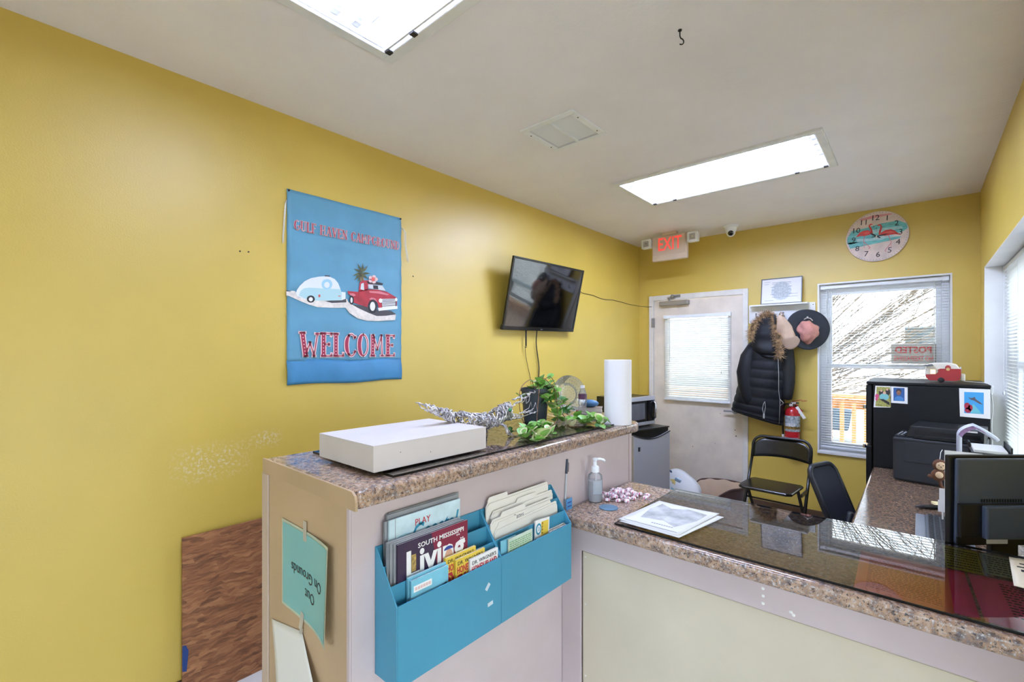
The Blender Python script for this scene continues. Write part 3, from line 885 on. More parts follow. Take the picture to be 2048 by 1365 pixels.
vine([(-1.28, 1.60, 1.32), (-1.25, 1.55, 1.362), (-1.22, 1.47, 1.355), (-1.20, 1.417, 1.333), (-1.19, 1.398, 1.306), (-1.18, 1.391, 1.249), (-1.17, 1.409, 1.188), (-1.13, 1.37, ZT + .006), (-1.08, 1.31, ZT + .005)])
vine([(-1.27, 1.61, 1.32), (-1.23, 1.60, 1.37), (-1.20, 1.634, 1.328), (-1.20, 1.678, 1.287), (-1.19, 1.682, 1.221), (-1.17, 1.70, 1.182), (-1.10, 1.62, ZT + .005), (-1.05, 1.68, ZT + .006), (-.99, 1.69, ZT + .006), (-.95, 1.64, ZT + .004)])
vine([(-1.27, 1.62, 1.32), (-1.22, 1.64, 1.375), (-1.21, 1.69, 1.30), (-1.22, 1.74, 1.225), (-1.25, 1.83, ZT + .006)])
vine([(-1.26, 1.58, 1.32), (-1.21, 1.55, 1.33), (-1.19, 1.515, 1.25), (-1.18, 1.50, 1.19), (-1.12, 1.46, ZT + .006), (-1.04, 1.36, ZT + .006), (-.985, 1.26, ZT + .006)])
vine([(-1.26, 1.62, 1.32), (-1.20, 1.63, 1.34), (-1.19, 1.645, 1.28), (-1.18, 1.64, 1.20), (-1.12, 1.53, ZT + .008)])
rl_ = random.Random(5)
def cluster(c, n, spread, size, kinds, up=.5):
    for i in range(n):
        p = (c[0] + rl_.gauss(0, spread), c[1] + rl_.gauss(0, spread), max(ZT + .004, c[2] + rl_.gauss(0, spread * up)))
        leaf(p, size * rl_.choice((.8, 1.0, 1.2)), rl_.choice(kinds), (rl_.uniform(.1, 1.1), rl_.uniform(-.5, .5), rl_.uniform(0, 6.28)))
for c in ((-1.25, 1.603, 1.34), (-1.25, 1.645, 1.335), (-1.23, 1.61, 1.31), (-1.22, 1.65, 1.285), (-1.22, 1.60, 1.27), (-1.21, 1.66, 1.262), (-1.20, 1.63, 1.245)):
    cluster(c, 8, .015, .043, 'gggdv', .8)
cluster((-1.18, 1.70, 1.218), 6, .010, .042, 'dd', .9)
cluster((-1.18, 1.645, 1.19), 7, .012, .040, 'ggv', .8)
cluster((-1.19, 1.42, 1.305), 5, .010, .024, 'gg', .8)
for c in ((-1.12, 1.36, ZT + .012), (-1.08, 1.32, ZT + .01), (-1.04, 1.275, ZT + .012), (-1.0, 1.26, ZT + .008), (-1.10, 1.43, ZT + .012), (-1.03, 1.36, ZT + .01)):
    cluster(c, 7, .016, .038, 'ggvv', .35)
cluster((-1.15, 1.31, ZT + .012), 4, .012, .022, 'dd', .3)
leaf((-.985, 1.285, ZT + .006), .062, 'v', (.95, .1, -1.9)); leaf((-1.0, 1.30, ZT + .006), .05, 'w', (1.0, .2, -2.4)); leaf((-1.10, 1.60, ZT + .006), .042, 'w', (.9, .1, -1.7)); leaf((-1.07, 1.60, ZT + .006), .04, 'w', (.9, .4, -2.2)); leaf((-1.25, 1.83, ZT + .01), .036, 'w', (1.0, .1, -2.0))
for c in ((-1.09, 1.70, ZT + .012), (-1.05, 1.68, ZT + .012), (-1.05, 1.73, ZT + .012), (-1.0, 1.70, ZT + .01)):
    cluster(c, 7, .016, .042, 'gggv', .4)
cluster((-.955, 1.645, HT + .012), 4, .014, .022, 'gd', .1)

# cut-glass platter standing on edge
M_cut = clear_glass('cut_glass', (.95, .96, .93), 1.6, .05, .28, (232, 232, 216))
pt_ = thing('glass_platter', 'round cut-glass platter standing on edge behind the potted plant', 'platter', (-1.40, 2.03, HT))
mp_ = T(0, 0, .0945) @ RZ(math.radians(-28)) @ RY(math.radians(78))
MB().lathe([(.001, .012), (.03, .010), (.045, .014), (.06, .006), (.078, .016), (.0955, .034), (.0955, .038), (.078, .021), (.06, .011), (.045, .019), (.03, .015), (.001, .017)], 48, mp_).build('dish', M_cut, pt_, smooth='auto')
gem = MB()
for (rr, n, s, zz) in ((.088, 34, .0062, .030), (.074, 30, .0056, .018), (.06, 26, .005, .012), (.046, 22, .0044, .018), (.034, 16, .004, .015), (.02, 10, .004, .014)):
    for i in range(n):
        a = 2 * PI * i / n
        gem.add([(0, 0, s * .8), (s, 0, 0), (0, s, 0), (-s, 0, 0), (0, -s, 0)], [(0, 1, 2), (0, 2, 3), (0, 3, 4), (0, 4, 1)], mp_ @ T(rr * math.cos(a), rr * math.sin(a), zz + .002) @ RZ(a))
go = gem.build('diamond_cuts', M_cut, pt_); go['kind'] = 'stuff'

# small water bottle
M_pet = clear_glass('clear_bottle_plastic', (.96, .97, .98), 1.3, .03, .16, (222, 226, 230))
bt = thing('water_bottle', 'small clear water bottle with a dark purple label beside the glass platter', 'bottle', (-1.29, 2.013, HT))
MB().lathe([(.019, 0), (.0215, .004), (.0215, .03), (.0195, .045), (.0215, .055), (.0215, .078), (.0215, .1), (.017, .115), (.0095, .126), (.0095, .138)], 20).build('body', M_pet, bt, smooth='auto')
MB().lathe([(.0219, .078), (.0219, .104)], 20, cap=False).build('label_band', M('purple_label', (78, 44, 72), .4, var=.3, vscale=80), bt, smooth=True)
MB().lathe([(.0115, .134), (.0115, .147), (.001, .148)], 16).build('cap', M_wvinyl, bt, smooth='auto')
# book with blue glasses case, black box behind, red bead
bk = thing('grey_book', 'closed grey covered book lying under the blue case on the tall counter', 'book', (-1.325, 2.145, HT), .5)
MB().box(-.06, .06, -.042, .042, .002, .021).build('pages', M('page_edges', (196, 190, 178), .8, var=.1, vscale=300, stretch=(1, 1, 8)), bk)
MB().box(-.063, .063, -.045, .045, 0, .002).box(-.063, .063, -.045, .045, .021, .023).box(-.063, -.061, -.045, .045, .002, .021).build('cover', M('grey_brown_cover', (150, 132, 118), .6, var=.06), bk)
cs_ = thing('blue_case', 'small blue oval case resting on the grey book', 'case', (-1.325, 2.14, HT + .023), .4)
MB().ball((0, 0, .02), .047, .028, .02, 20, 10).build('shell', M('steel_blue_shell', (74, 122, 164), .45, bmp=.05, bscale=200), cs_, smooth=True)
MB().tube([(.0478 * math.cos(a), .0288 * math.sin(a), .02) for a in [2 * PI * i / 24 for i in range(24)]], .001, 5, closed=True).build('zip', M('dark_blue_zip', (42, 66, 96), .5), cs_)
bb = MB().box(-.03, .03, -.025, .025, 0, .046)
tag(bb.build('black_pouch', M_black, bevel=.008, loc=(-1.38, 2.205, HT)), 'black pouch standing behind the blue case against the wall side', 'pouch')
tag(MB().ball((0, 0, .009), .009).build('red_bead', M('dark_red_bead', (120, 52, 40), .35, var=.1), smooth=True, loc=(-1.335, 2.035, HT)), 'small dark red bead lying beside the water bottle', 'bead')
# paper towel roll
M_paper = M('white_paper_towel', (238, 236, 238), .85, bmp=.35, bscale=90, bdist=.0015)
pr = thing('paper_towel_roll', 'white paper towel roll standing upright at the far end of the tall counter', 'paper towel', (-.998, 1.842, HT))
MB().lathe([(.021, 0), (.057, 0), (.059, .002), (.059, .281), (.057, .283), (.021, .283)], 40).build('roll', M_paper, pr, smooth='auto')
MB().lathe([(.0205, .001), (.0205, .282), (.019, .282), (.019, .001), (.0205, .001)], 24, cap=False).build('core', M('cardboard_core', (170, 138, 104), .8, var=.05), pr, smooth='auto')
tag(MB().ball((0, 0, .02), .008, .008, .007).tube([(0, 0, .008), (0, 0, .016)], .003, 6).box(-.006, .006, -.006, .006, 0, .008).build('tan_figurine', M('tan_ceramic', (214, 196, 168), .5, var=.05), smooth='auto', loc=(-1.03, 1.975, HT)), 'tiny tan figurine half hidden behind the paper towel roll', 'figurine')

# ------------------------------------------------------------------ magazine rack on the counter front
M_teal = M('teal_sheet_metal', (66, 144, 174), .45, var=.03, vscale=3, bmp=.06, bscale=500)
rk = thing('magazine_rack', 'teal wall-mounted magazine rack on the front of the tall counter', 'rack', (-.972, .96, .715))
RY0, RY1 = -.348, .35
def side(y, t=.003):
    MB().prism([(0, 0), (.088, 0), (.088, .188), (.006, .300), (0, .303)], 0, t, frame((0, y + t, 0), (1, 0, 0), (0, 0, 1))).build('side_panel', M_teal, rk, bevel=.0008)
side(RY0); side(RY1 - .003); side(-.0035); side(.0005)
for (p, q) in ((RY0 + .003, -.0035), (.0035, RY1 - .003)):
    MB().box(.085, .088, p, q, 0, .188).build('front_panel', M_teal, rk)
    MB().box(0, .003, p, q, 0, .302).build('back_panel', M_teal, rk)
    MB().box(.003, .085, p, q, 0, .003).build('bottom_panel', M_teal, rk)
    MB().box(.030, .032, p, q, .003, .262).build('divider', M_teal, rk)
    MB().box(.058, .060, p, q, .003, .224).build('divider', M_teal, rk)
    MB().box(.0032, .030, p, q, .085, .087).build('pocket_floor', M_teal, rk)
    MB().box(.032, .058, p, q, .035, .037).build('pocket_floor', M_teal, rk)
M_tapew = M('clear_tape_bits', (196, 208, 214), .5)
for (yy, zz, a) in ((-.055, .125, .2), (-.045, .075, -.5)):
    MB().box(-.0006, .0006, -.010, .010, -.005, .005, T(.0884, yy, zz) @ RX(a + .6)).build('tape_bit', M_tapew, rk)

M_pages = M('magazine_page_edges', (206, 200, 192), .8, var=.15, vscale=250)
def booklet(name, label, cat, x, y0, y1, zb, zt, th, cov, lean=0., group=None, art=None, rz=0.):
    """upright booklet facing +X: local x right (=+Y), y up, z out"""
    m = frame((x, y0, zb), (0, 1, 0), (0, 0, 1)) @ RZ(rz) @ RX(lean)
    r = bpy.data.objects.new(name, None); COL.objects.link(r); r.matrix_basis = m; r.empty_display_size = .03
    tag(r, label, cat, group)
    w, h = y1 - y0, zt - zb
    MB().box(.0005, w - .001, .0005, h - .001, -th + .0006, -.0006).build('pages', M_pages, r)
    MB().box(0, w, 0, h, -.0006, 0).box(0, w, 0, h, -th, -th + .0006).box(0, .0006, 0, h, -th, 0).build('cover', cov, r)
    if art: art(r, w, h)
    return r
P_white = M('print_white', (238, 236, 234), .5); P_navy = M('print_dark_plum', (58, 42, 70), .4); P_maroon = M('print_maroon', (130, 34, 62), .45); P_red = M('print_red', (196, 52, 60), .5)
P_teal = M('print_teal', (46, 140, 170), .5); P_pale = M('print_pale_sky', (200, 222, 228), .45, var=.06, vscale=20); P_yel = M('print_yellow', (232, 200, 74), .5); P_black = M('print_black', (34, 32, 36), .5)
P_skin = M('print_skin', (214, 168, 142), .5); P_gold = M('print_gold', (160, 132, 74), .5, var=.3, vscale=120); P_blue = M('print_blue', (52, 70, 150), .5); P_sky = M('print_sky_blue', (122, 192, 214), .5, var=.05, vscale=20); P_green = M('print_green', (120, 168, 110), .5)
P_orange = M('print_orange', (226, 132, 60), .5); P_grey = M('print_grey', (120, 120, 124), .5)
I4 = Matrix.Identity(4)
def art_coastal(r, w, h):
    text_mesh('lettering', 'PLAY', .024, P_red, r, T(w * .44, h - .026, .0006), sx=.9)
    text_mesh('lettering', 'Coastal', .072, P_teal, r, T(w * .60, h - .056, .0006), shear=.35, bold=.001, fit=.155)
    flat('cloud_print', [circ(w * .2, h - .06, .03, .018, 12), circ(w * .25, h - .12, .035, .02, 12)], M('print_pale_cyan', (168, 208, 220), .5), r, I4)
    flat('spine_line', [[(.018, 0), (.0188, 0), (.0188, h), (.018, h)]], P_grey, r, I4)
def art_living(r, w, h):
    flat('colour_block', [[(w * .45, h), (w, h), (w, h * .35), (w * .62, h * .35), (w * .5, h * .8)]], P_maroon, r, I4, .0003)
    text_mesh('lettering', 'SOUTH MISSISSIPPI', .0165, P_white, r, T(w * .60, h - .020, .0008), bold=.0003, fit=.150)
    text_mesh('lettering', 'Living', .092, P_white, r, T(w * .52, h - .062, .0008), bold=.0028, fit=.188)
    flat('photo_inset', [[(.040, h - .076), (.053, h - .076), (.053, h - .036), (.040, h - .036)]], P_gold, r, I4, .0012)
    flat('portrait_face', [circ(w * .70, h - .075, .013, .018, 14)], P_skin, r, I4, .0014)
    flat('portrait_cap', [circ(w * .695, h - .058, .015, .009, 12, 0, PI)], P_blue, r, I4, .0016)
    flat('portrait_coat', [[(w * .58, h - .115), (w * .9, h - .112), (w * .86, h - .092), (w * .74, h - .090), (w * .62, h - .098)]], P_gold, r, I4, .0013)
    flat('photo_print', [[(.018, h - .150), (.050, h - .150), (.050, h - .122), (.018, h - .122)]], P_blue, r, I4, .001)
    text_mesh('lettering', 'Fall', .030, P_white, r, T(.036, h - .155, .0014), shear=.1)
    text_mesh('lettering', 'Refle', .013, P_white, r, T(w * .36, h - .108, .0014), shear=.3)
    flat('spark_print', [circ(w * (.83 + .03 * (i % 5)), h - .03 - .012 * (i // 2), .0022, .0022, 6) for i in range(12)], P_white, r, I4, .0012)
    flat('ring_print', [circ(w * .42, h - .125, .011, .008, 12)], P_white, r, I4, .001)
BX = -.972
M_cov1 = P_pale; M_covg = M('grey_cover', (150, 152, 156), .5, var=.05)
for i, (dx, dy, dz, lab, art) in enumerate((
        (.0075, .020, .012, 'rearmost grey-edged magazine in the teal rack, poking up highest', None),
        (.0125, .012, .010, 'magazine squeezed second from the back in the teal rack', None),
        (.0175, .002, -.003, 'magazine hidden just behind the pale sky-blue cover in the teal rack', None),
        (.0240, .010, .000, 'pale sky-blue magazine with teal script lettering in the rear pocket of the teal rack', art_coastal))):
    booklet('magazine', lab, 'magazine', BX + dx, .624 + dy, .852 + dy, .803, 1.078 + dz, .0042, M_cov1 if art else M_covg, art=art, group='magazines in the teal rack')
for i, (dx, dy, dz, lab, art) in enumerate((
        (.0395, -.003, .004, 'plain-edged magazine rearmost in the stack behind the dark purple one', None),
        (.0445, .001, .001, 'magazine in the middle of the stack behind the dark purple one', None),
        (.0495, .008, -.001, 'magazine directly touching the back of the dark purple one', None),
        (.0560, .014, -.002, 'dark purple magazine with big white lettering in the middle pocket of the teal rack', art_living))):
    booklet('magazine', lab, 'magazine', BX + dx, .622 + dy, .846 + dy, .753, 1.030 + dz, .0044, P_navy if art else M_covg, art=art, group='magazines in the teal rack')
def art_guide(r, w, h):
    flat('title_bar', [[(.008, h - .03), (.062, h - .03), (.062, h - .015), (.008, h - .015)]], P_white, r, I4)
    flat('faded_title', [[(.012 + .008 * i, h - .026), (.018 + .008 * i, h - .026), (.018 + .008 * i, h - .019), (.012 + .008 * i, h - .019)] for i in range(6)], M('print_faded_coral', (226, 186, 182), .5), r, I4, .0008)
    flat('sea_print', [[(0, 0), (w, 0), (w, h * .6), (0, h * .5)]], P_pale, r, I4, .0003)
    flat('boat_print', [stroke([(w * .55, h - .075), (w * .8, h - .045), (w * .95, h - .042)], .004), [(.02, h - .085), (.03, h - .07), (.034, h - .078), (.045, h - .076), (.038, h - .085), (.042, h - .095), (.03, h - .09), (.02, h - .095)]], P_black, r, I4, .0008)
    flat('wave_print', [stroke([(0, h * .62), (w * .5, h * .68), (w, h * .74)], .0015), stroke([(0, h * .68), (w * .5, h * .74), (w, h * .79)], .0012)], P_teal, r, I4, .0007)
for i, lab in enumerate(('brochure behind the light blue guide in the front pocket of the teal rack', 'light blue travel guide with a boat in the front pocket of the teal rack')):
    booklet('brochure', lab, 'brochure', BX + .070 + .007 * i, .655 + .004 * i, .772 + .002 * i, .719, .948 - .006 * i, .005, P_sky, art=art_guide if i else None, group='brochures in the front pocket')
def art_swamp(front):
    def f(r, w, h):
        if not front:
            flat('flame_print', [[(0, 0), (w, 0), (w, h * .72), (0, h * .78)]], P_orange, r, I4, .0003)
        text_mesh('lettering', "DR. WAGNER'S", .0135, P_black, r, T(w / 2, h - .012, .0008), fit=.092)
        text_mesh('lettering', 'HONEY ISLAND', .024, P_red, r, T(w / 2, h - .030, .0008), bold=.0006, fit=.096)
        text_mesh('lettering', 'SWAMP', .036, P_red, r, T(w / 2, h - .056, .0008), bold=.0016, fit=.098)
    return f
for i, (yy, dx, lab, fr_) in enumerate(((.772, .0675, 'yellow swamp tour brochure beside the light blue guide', 0), (.800, .0742, 'yellow swamp tour brochure partly covered by the white swamp tour brochure', 0), (.845, .0815, 'white swamp tour brochure with red lettering at the centre of the rack front', 1))):
    booklet('brochure', lab, 'brochure', BX + dx, yy, yy + .108, .719, .955 - .012 * i, .006, P_white if fr_ else P_yel, art=art_swamp(fr_), group='brochures in the front pocket')
def art_lines(col, n, x0_, step, top):
    def f(r, w, h):
        ps = []
        rr = random.Random(n)
        for i in range(n):
            y = h - top - i * step
            x = x0_
            while x < w - x0_:
                l = rr.uniform(.004, .014)
                ps.append([(x, y), (min(x + l, w - x0_), y), (min(x + l, w - x0_), y + step * .45), (x, y + step * .45)]); x += l + .003
        flat('printed_lines', ps, col, r, I4, .0004)
    return f
def art_mandarin(r, w, h):
    flat('photo_print', [[(w * .35, 0), (w, 0), (w, h - .012), (w * .55, h - .012)]], P_grey, r, I4, .0004)
booklet('brochure', 'blue-edged brochure leaning just right of the seam in the teal rack', 'brochure', BX + .074, .972, 1.04, .719, .938, .003, P_sky, art=art_mandarin, group='brochures in the front pocket')
booklet('brochure', 'pale green brochure full of small print in the front pocket', 'brochure', BX + .080, .998, 1.110, .719, .938, .003, M('pale_green_print', (196, 212, 196), .5, var=.05), art=art_lines(P_green, 14, .006, .006, .012), group='brochures in the front pocket')
def art_event(r, w, h):
    flat('yellow_block', [[(w * .42, h - .052), (w - .006, h - .052), (w - .006, h - .008), (w * .42, h - .008)]], P_yel, r, I4, .0004)
    flat('round_badge', [circ(w * .24, h - .028, .014, .018, 16)], P_teal, r, I4, .0005)
    flat('badge_centre', [circ(w * .24, h - .028, .009, .012, 16)], P_white, r, I4, .0008)
    text_mesh('lettering', '3', .018, P_teal, r, T(w * .24, h - .028, .0012))
    flat('photo_print', [[(0, 0), (w, 0), (w, h - .07), (0, h - .055)]], P_teal, r, I4, .0003)
    art_lines(P_orange, 4, w * .46, .010, .016)(r, w, h)
booklet('brochure', 'narrow brochure with a yellow block and round blue badge in the front pocket', 'brochure', BX + .071, 1.122, 1.196, .719, .952, .003, P_white, art=art_event, group='brochures in the front pocket', rz=-.06)
for i in range(3):
    booklet('brochure', ('lowest stapled leaflet showing only its top edge at the right end of the rack', 'middle leaflet of the low stack at the right end of the rack', 'front leaflet of the low stack at the right end of the rack')[i], 'brochure', BX + .068 + .0065 * i, 1.205, 1.300, .719, .901 - .003 * i, .005, M_pages, group='brochures in the front pocket')
# manila folders
M_manila = M('manila_card', (232, 226, 214), .65, var=.02, vscale=10)
M_ink = M('pencil_ink', (118, 116, 120), .7)
def folder(label, x, y0, y1, zb, zt, tab0, tab1, lean, note=None, rz=0.):
    m = frame((x, y0, zb), (0, 1, 0), (0, 0, 1)) @ RZ(rz) @ RX(lean)
    r = bpy.data.objects.new('manila_folder', None); COL.objects.link(r); r.matrix_basis = m; r.empty_display_size = .03
    tag(r, label, 'folder', 'manila folders in the teal rack')
    w, h = y1 - y0, zt - zb
    MB().prism([(0, 0), (w, 0), (w, h - .004), (w - .006, h), (tab1 + .004, h), (tab1, h + .012), (tab0 + .004, h + .012), (tab0 - .004, h), (.012, h), (0, h - .016)], -.0032, -.0026).build('back_leaf', M_manila, r)
    MB().prism([(0, 0), (w, 0), (w, h - .014), (w - .008, h - .006), (.014, h - .006), (0, h - .02)], -.0006, 0).build('front_leaf', M_manila, r)
    MB().box(.004, w - .004, .002, h - .012, -.0024, -.0010).build('papers', M_card, r)
    if note: text_mesh('handwriting', note, .022, M_ink, r, T((tab0 + tab1) / 2 + .02, h - .017, .0008), shear=.2)
    return r
folder('rear manila folder with its tab at the left end', BX + .016, .972, 1.275, .803, 1.037, .012, .095, 0)
folder('manila folder second from the back with a tab in the middle', BX + .028, .985, 1.29, .803, 1.008, .12, .215, -.02)
folder('manila folder labelled Rates in pencil', BX + .044, .968, 1.262, .753, .990, .05, .16, -.03, 'Rates')
folder('front manila folder sagging forward behind the brochures', BX + .055, .985, 1.296, .753, .965, .02, .10, -.06, None, .03)

# ------------------------------------------------------------------ papers on the counter end, OSB board
ps = thing('notice_paper', 'blue laminated notice reading Out On Grounds taped upside down on the counter end', 'notice', (-1.19, .548, .90))
mm = frame((0, -.001, 0), (1, 0, 0), (0, 0, 1))
M_lam = M('laminate_border', (186, 196, 178), .25)
M_bluep = M('pale_blue_paper', (118, 186, 190), .3)
def curl(u, v):                                   # right edge lifts away from the panel
    k = max(0, u - .45) / .55
    return .002 + .022 * k * k * (1 - .4 * v)
w_, h_ = .288, .238
MB().grid(lambda u, v: ((u - .5) * w_, -curl(u, v), (v - .5) * h_), 14, 8).build('laminate', M_lam, ps, smooth=True)
MB().grid(lambda u, v: ((u - .5) * (w_ - .016), -curl(.03 + u * .94, v) - .0008, (v - .5) * (h_ - .016)), 14, 8).build('sheet', M_bluep, ps, smooth=True)
for (tx, s, cxx, cz) in (('On Grounds', .040, .012, .005), ('Out', .040, .030, -.040)):
    o = text_mesh('lettering', tx, s, P_black, ps, frame((cxx, -.0035, cz), (1, 0, 0), (0, 0, 1)) @ RZ(PI), sx=.9)
    for v in o.data.vertices:
        v.co.y -= curl((v.co.x) / w_ + .5, v.co.z / h_ + .5) - .002
for (tx, tz, ta) in ((.0, .118, 0), (-.02, -.122, .25)):
    MB().box(-.009, .009, -.0012, -.0006, -.026, .026, T(tx, -.003, tz) @ RY(ta)).build('tape', M('frosted_tape', (214, 206, 190), .4, alpha=.6), ps)
wp = thing('hanging_paper', 'curled white sheet of paper hanging below the blue notice', 'paper', (-1.27, .548, .74))
def sheet(u, v):
    xt = -.135 + u * .195; zt_ = -.030 + u * .040
    xb = -.085 + u * .44; zb_ = -.30 + u * .04
    x = xt + (xb - xt) * v; z = zt_ + (zb_ - zt_) * v
    return (x + .02 * math.sin(v * PI) * (1 - u), -.002 - .025 * math.sin(v * 1.9) * (.3 + .7 * u), z)
MB().grid(sheet, 12, 16).build('sheet', M('white_office_paper', (232, 230, 224), .6), wp, smooth=True, solid=.0004)
MB().box(-.008, .008, -.003, -.0022, -.016, .016, T(.055, 0, .008) @ RY(.3)).build('tape', M('frosted_tape', (214, 206, 190), .4, alpha=.6), wp)

def osb_mat():
    m, nt, b = newmat('oriented_strand_board')
    mp = mapping(nt, (1, 1, 1))
    vo = nt.nodes.new('ShaderNodeTexVoronoi'); vo.inputs['Scale'].default_value = 34; vo.inputs['Randomness'].default_value = 1
    wv = noise(nt, mp, 7, 3, .6)
    mv = nt.nodes.new('ShaderNodeVectorMath'); mv.operation = 'ADD'
    sc_ = nt.nodes.new('ShaderNodeVectorMath'); sc_.operation = 'SCALE'; sc_.inputs['Scale'].default_value = .07; nt.links.new(wv.outputs['Color'], sc_.inputs[0])
    nt.links.new(mp.outputs[0], mv.inputs[0]); nt.links.new(sc_.outputs[0], mv.inputs[1])
    rt = nt.nodes.new('ShaderNodeMapping'); rt.inputs['Rotation'].default_value = (.7, 0, 0); rt.inputs['Scale'].default_value = (1, .55, 2.2)
    nt.links.new(mv.outputs[0], rt.inputs['Vector']); nt.links.new(rt.outputs[0], vo.inputs['Vector'])
    sp = nt.nodes.new('ShaderNodeSeparateColor'); nt.links.new(vo.outputs['Color'], sp.inputs[0])
    c1 = ramp(nt, sp.outputs[0], [(.0, (84, 48, 28)), (.35, (126, 76, 44)), (.7, (150, 94, 56)), (1, (178, 124, 80))]).outputs[0]
    fine = nt.nodes.new('ShaderNodeMapping'); fine.inputs['Rotation'].default_value = (.7, 0, 0); fine.inputs['Scale'].default_value = (1, 14, 120)
    nt.links.new(mv.outputs[0], fine.inputs['Vector'])
    n = noise(nt, fine, 1.0, 4, .6)
    c2 = mixc(nt, .45, c1, ramp(nt, n.outputs[0], [(.3, (92, 54, 32)), (.7, (190, 132, 86))]).outputs[0])
    nt.links.new(c2, b.inputs['Base Color']); b.inputs['Roughness'].default_value = .7
    bump(nt, b, sp.outputs[0], .35, .004)
    return m
ob = thing('osb_board', 'reddish brown strand board sheet leaning against the yellow wall', 'board', (LX, .8, 0))
MB().box(.018, .029, -.259, .40, 0.0, .706, RY(-.0)).build('sheet', osb_mat(), ob, bevel=.001)
MB().prism([(-.259, .06), (-.244, .055), (-.240, .10), (-.237, .14), (-.246, .165), (-.259, .168)], 0, .0006, frame((.0291, 0, .09), (0, 1, 0), (0, 0, 1))).build('blue_paint_mark', M('blue_paint', (30, 62, 122), .6), ob)
MB().box(.005, .018, -.255, .39, .55, .60).build('batten', M_deck, ob)

# ------------------------------------------------------------------ things on the lower counter
pn = thing('counter_pen', 'ballpoint pen with a dark cap standing in a stick-on holder against the counter front', 'pen', (-.962, 1.395, HD))
MB().cyl((-.006, 0, .03), (-.009, .012, .135), .0042, .0042, 10).build('barrel', M('clear_grey_barrel', (190, 192, 196), .25), pn, smooth='auto')
MB().cyl((-.009, .0105, .128), (-.0105, .017, .180), .0056, .005, 10).build('cap', M('navy_cap', (36, 44, 66), .35), pn, smooth='auto')
MB().cyl((-.0015, .0135, .135), (-.0025, .017, .168), .0012, .0012, 6).build('clip', M('navy_cap', (36, 44, 66), .35), pn)
MB().box(-.010, .004, -.006, .006, .0, .034).build('holder', M('grey_holder', (160, 164, 170), .4), pn, bevel=.002)
MB().box(.0045, .0055, -.010, .028, -.004, .04).build('tag_card', M('blue_tag', (84, 150, 206), .5), pn)
MB().box(.0056, .006, -.002, .022, .010, .014).box(.0056, .006, -.002, .022, .024, .028).build('tag_print', P_blue, pn)

M_gel = clear_glass('clear_gel', (.95, .97, .98), 1.2, .02, .30, (226, 228, 234))
sn = thing('hand_sanitizer', 'clear pump bottle of hand sanitizer beside the pink candies', 'bottle', (-.935, 1.548, HD))
MB().lathe([(.024, 0), (.0265, .004), (.0275, .03), (.0275, .092), (.0255, .102), (.014, .112), (.0125, .118)], 26, Matrix.Diagonal((1, 1, 1, 1))).build('body', M_pet, sn, smooth='auto')
MB().lathe([(.0235, .003), (.0262, .03), (.0262, .080)], 24).build('gel', M_gel, sn, smooth='auto')
MB().lathe([(.0155, .113), (.0155, .131), (.013, .135), (.0075, .137), (.0065, .156), (.010, .158), (.010, .166), (.002, .168)], 18).build('pump', M_wvinyl, sn, smooth='auto')
MB().tube([(0, 0, .161), (.014, .011, .163), (.024, .019, .160), (.029, .023, .154)], .0045, 8).build('nozzle', M_wvinyl, sn, smooth=True)
MB().tube([(0, 0, .01), (.003, .002, .12)], .002, 6).build('dip_tube', M_wvinyl, sn)
MB().grid(lambda u, v: (.0279 * math.cos(-1.3 + u * 1.5), .0279 * math.sin(-1.3 + u * 1.5), .035 + .05 * v), 10, 1).build('label_film', M('pale_label_film', (208, 220, 230), .35, alpha=.45), sn, smooth=True)

M_mint = M('mint_white', (244, 234, 238), .35); M_mintr = M('mint_pink_red', (206, 84, 124), .35)
M_wrap = clear_glass('cellophane', (.97, .96, .97), 1.4, .08, .35, (236, 222, 232))
def candy_mesh():
    b = MB(); n = 16; R0 = .0105
    top = [(R0 * math.cos(2 * PI * i / n), R0 * math.sin(2 * PI * i / n), .0035) for i in range(n)]
    inn = [(R0 * .55 * math.cos(2 * PI * (i + 1) / n), R0 * .55 * math.sin(2 * PI * (i + 1) / n), .0062) for i in range(n)]
    bot = [(x, y, -.0035) for (x, y, z) in top]
    for i in range(n):
        b.cur = 1 if i % 4 == 0 else 0
        j = (i + 1) % n
        b.add([top[i], top[j], inn[j], inn[i]], [(0, 1, 2, 3)]); b.add([inn[i], inn[j], (0, 0, .0068)], [(0, 1, 2)])
        b.add([bot[i], bot[j], top[j], top[i]], [(0, 1, 2, 3)]); b.add([bot[j], bot[i], (0, 0, -.005)], [(0, 1, 2)])
    b.cur = 2
    for s in (-1, 1):
        fan = [(s * .010, 0, 0)] + [(s * (.019 + .002 * (k % 2)), -.009 + .0045 * k, .003 * (-1) ** k) for k in range(5)]
        b.add(fan, [(0, k, k + 1) for k in range(1, 5)])
    return b
c0 = candy_mesh().build('peppermint_candy', [M_mint, M_mintr, M_wrap])
tag(c0, 'pink and white striped peppermint candy in clear wrap, in the heap beside the sanitizer', 'candy', 'wrapped peppermint candies')
rcy = random.Random(21)
spots = []
for lvl, cnt in ((0, 24), (1, 11), (2, 4)):
    k = 0; tries = 0
    while k < cnt and tries < 4000:
        tries += 1
        u, v = rcy.uniform(-1, 1), rcy.uniform(-1, 1)
        if u * u + v * v > (1, .5, .16)[lvl]: continue
        x = -.885 + u * .062 + v * .028; y = 1.655 + v * .088 - u * .02
        if any(l == lvl and (x - a) ** 2 + (y - b_) ** 2 < .0205 ** 2 for (a, b_, l) in spots): continue
        spots.append((x, y, lvl)); k += 1
spots.append((-.808, 1.735, 0)); spots.append((-.80, 1.70, 0))
ns = len(spots)
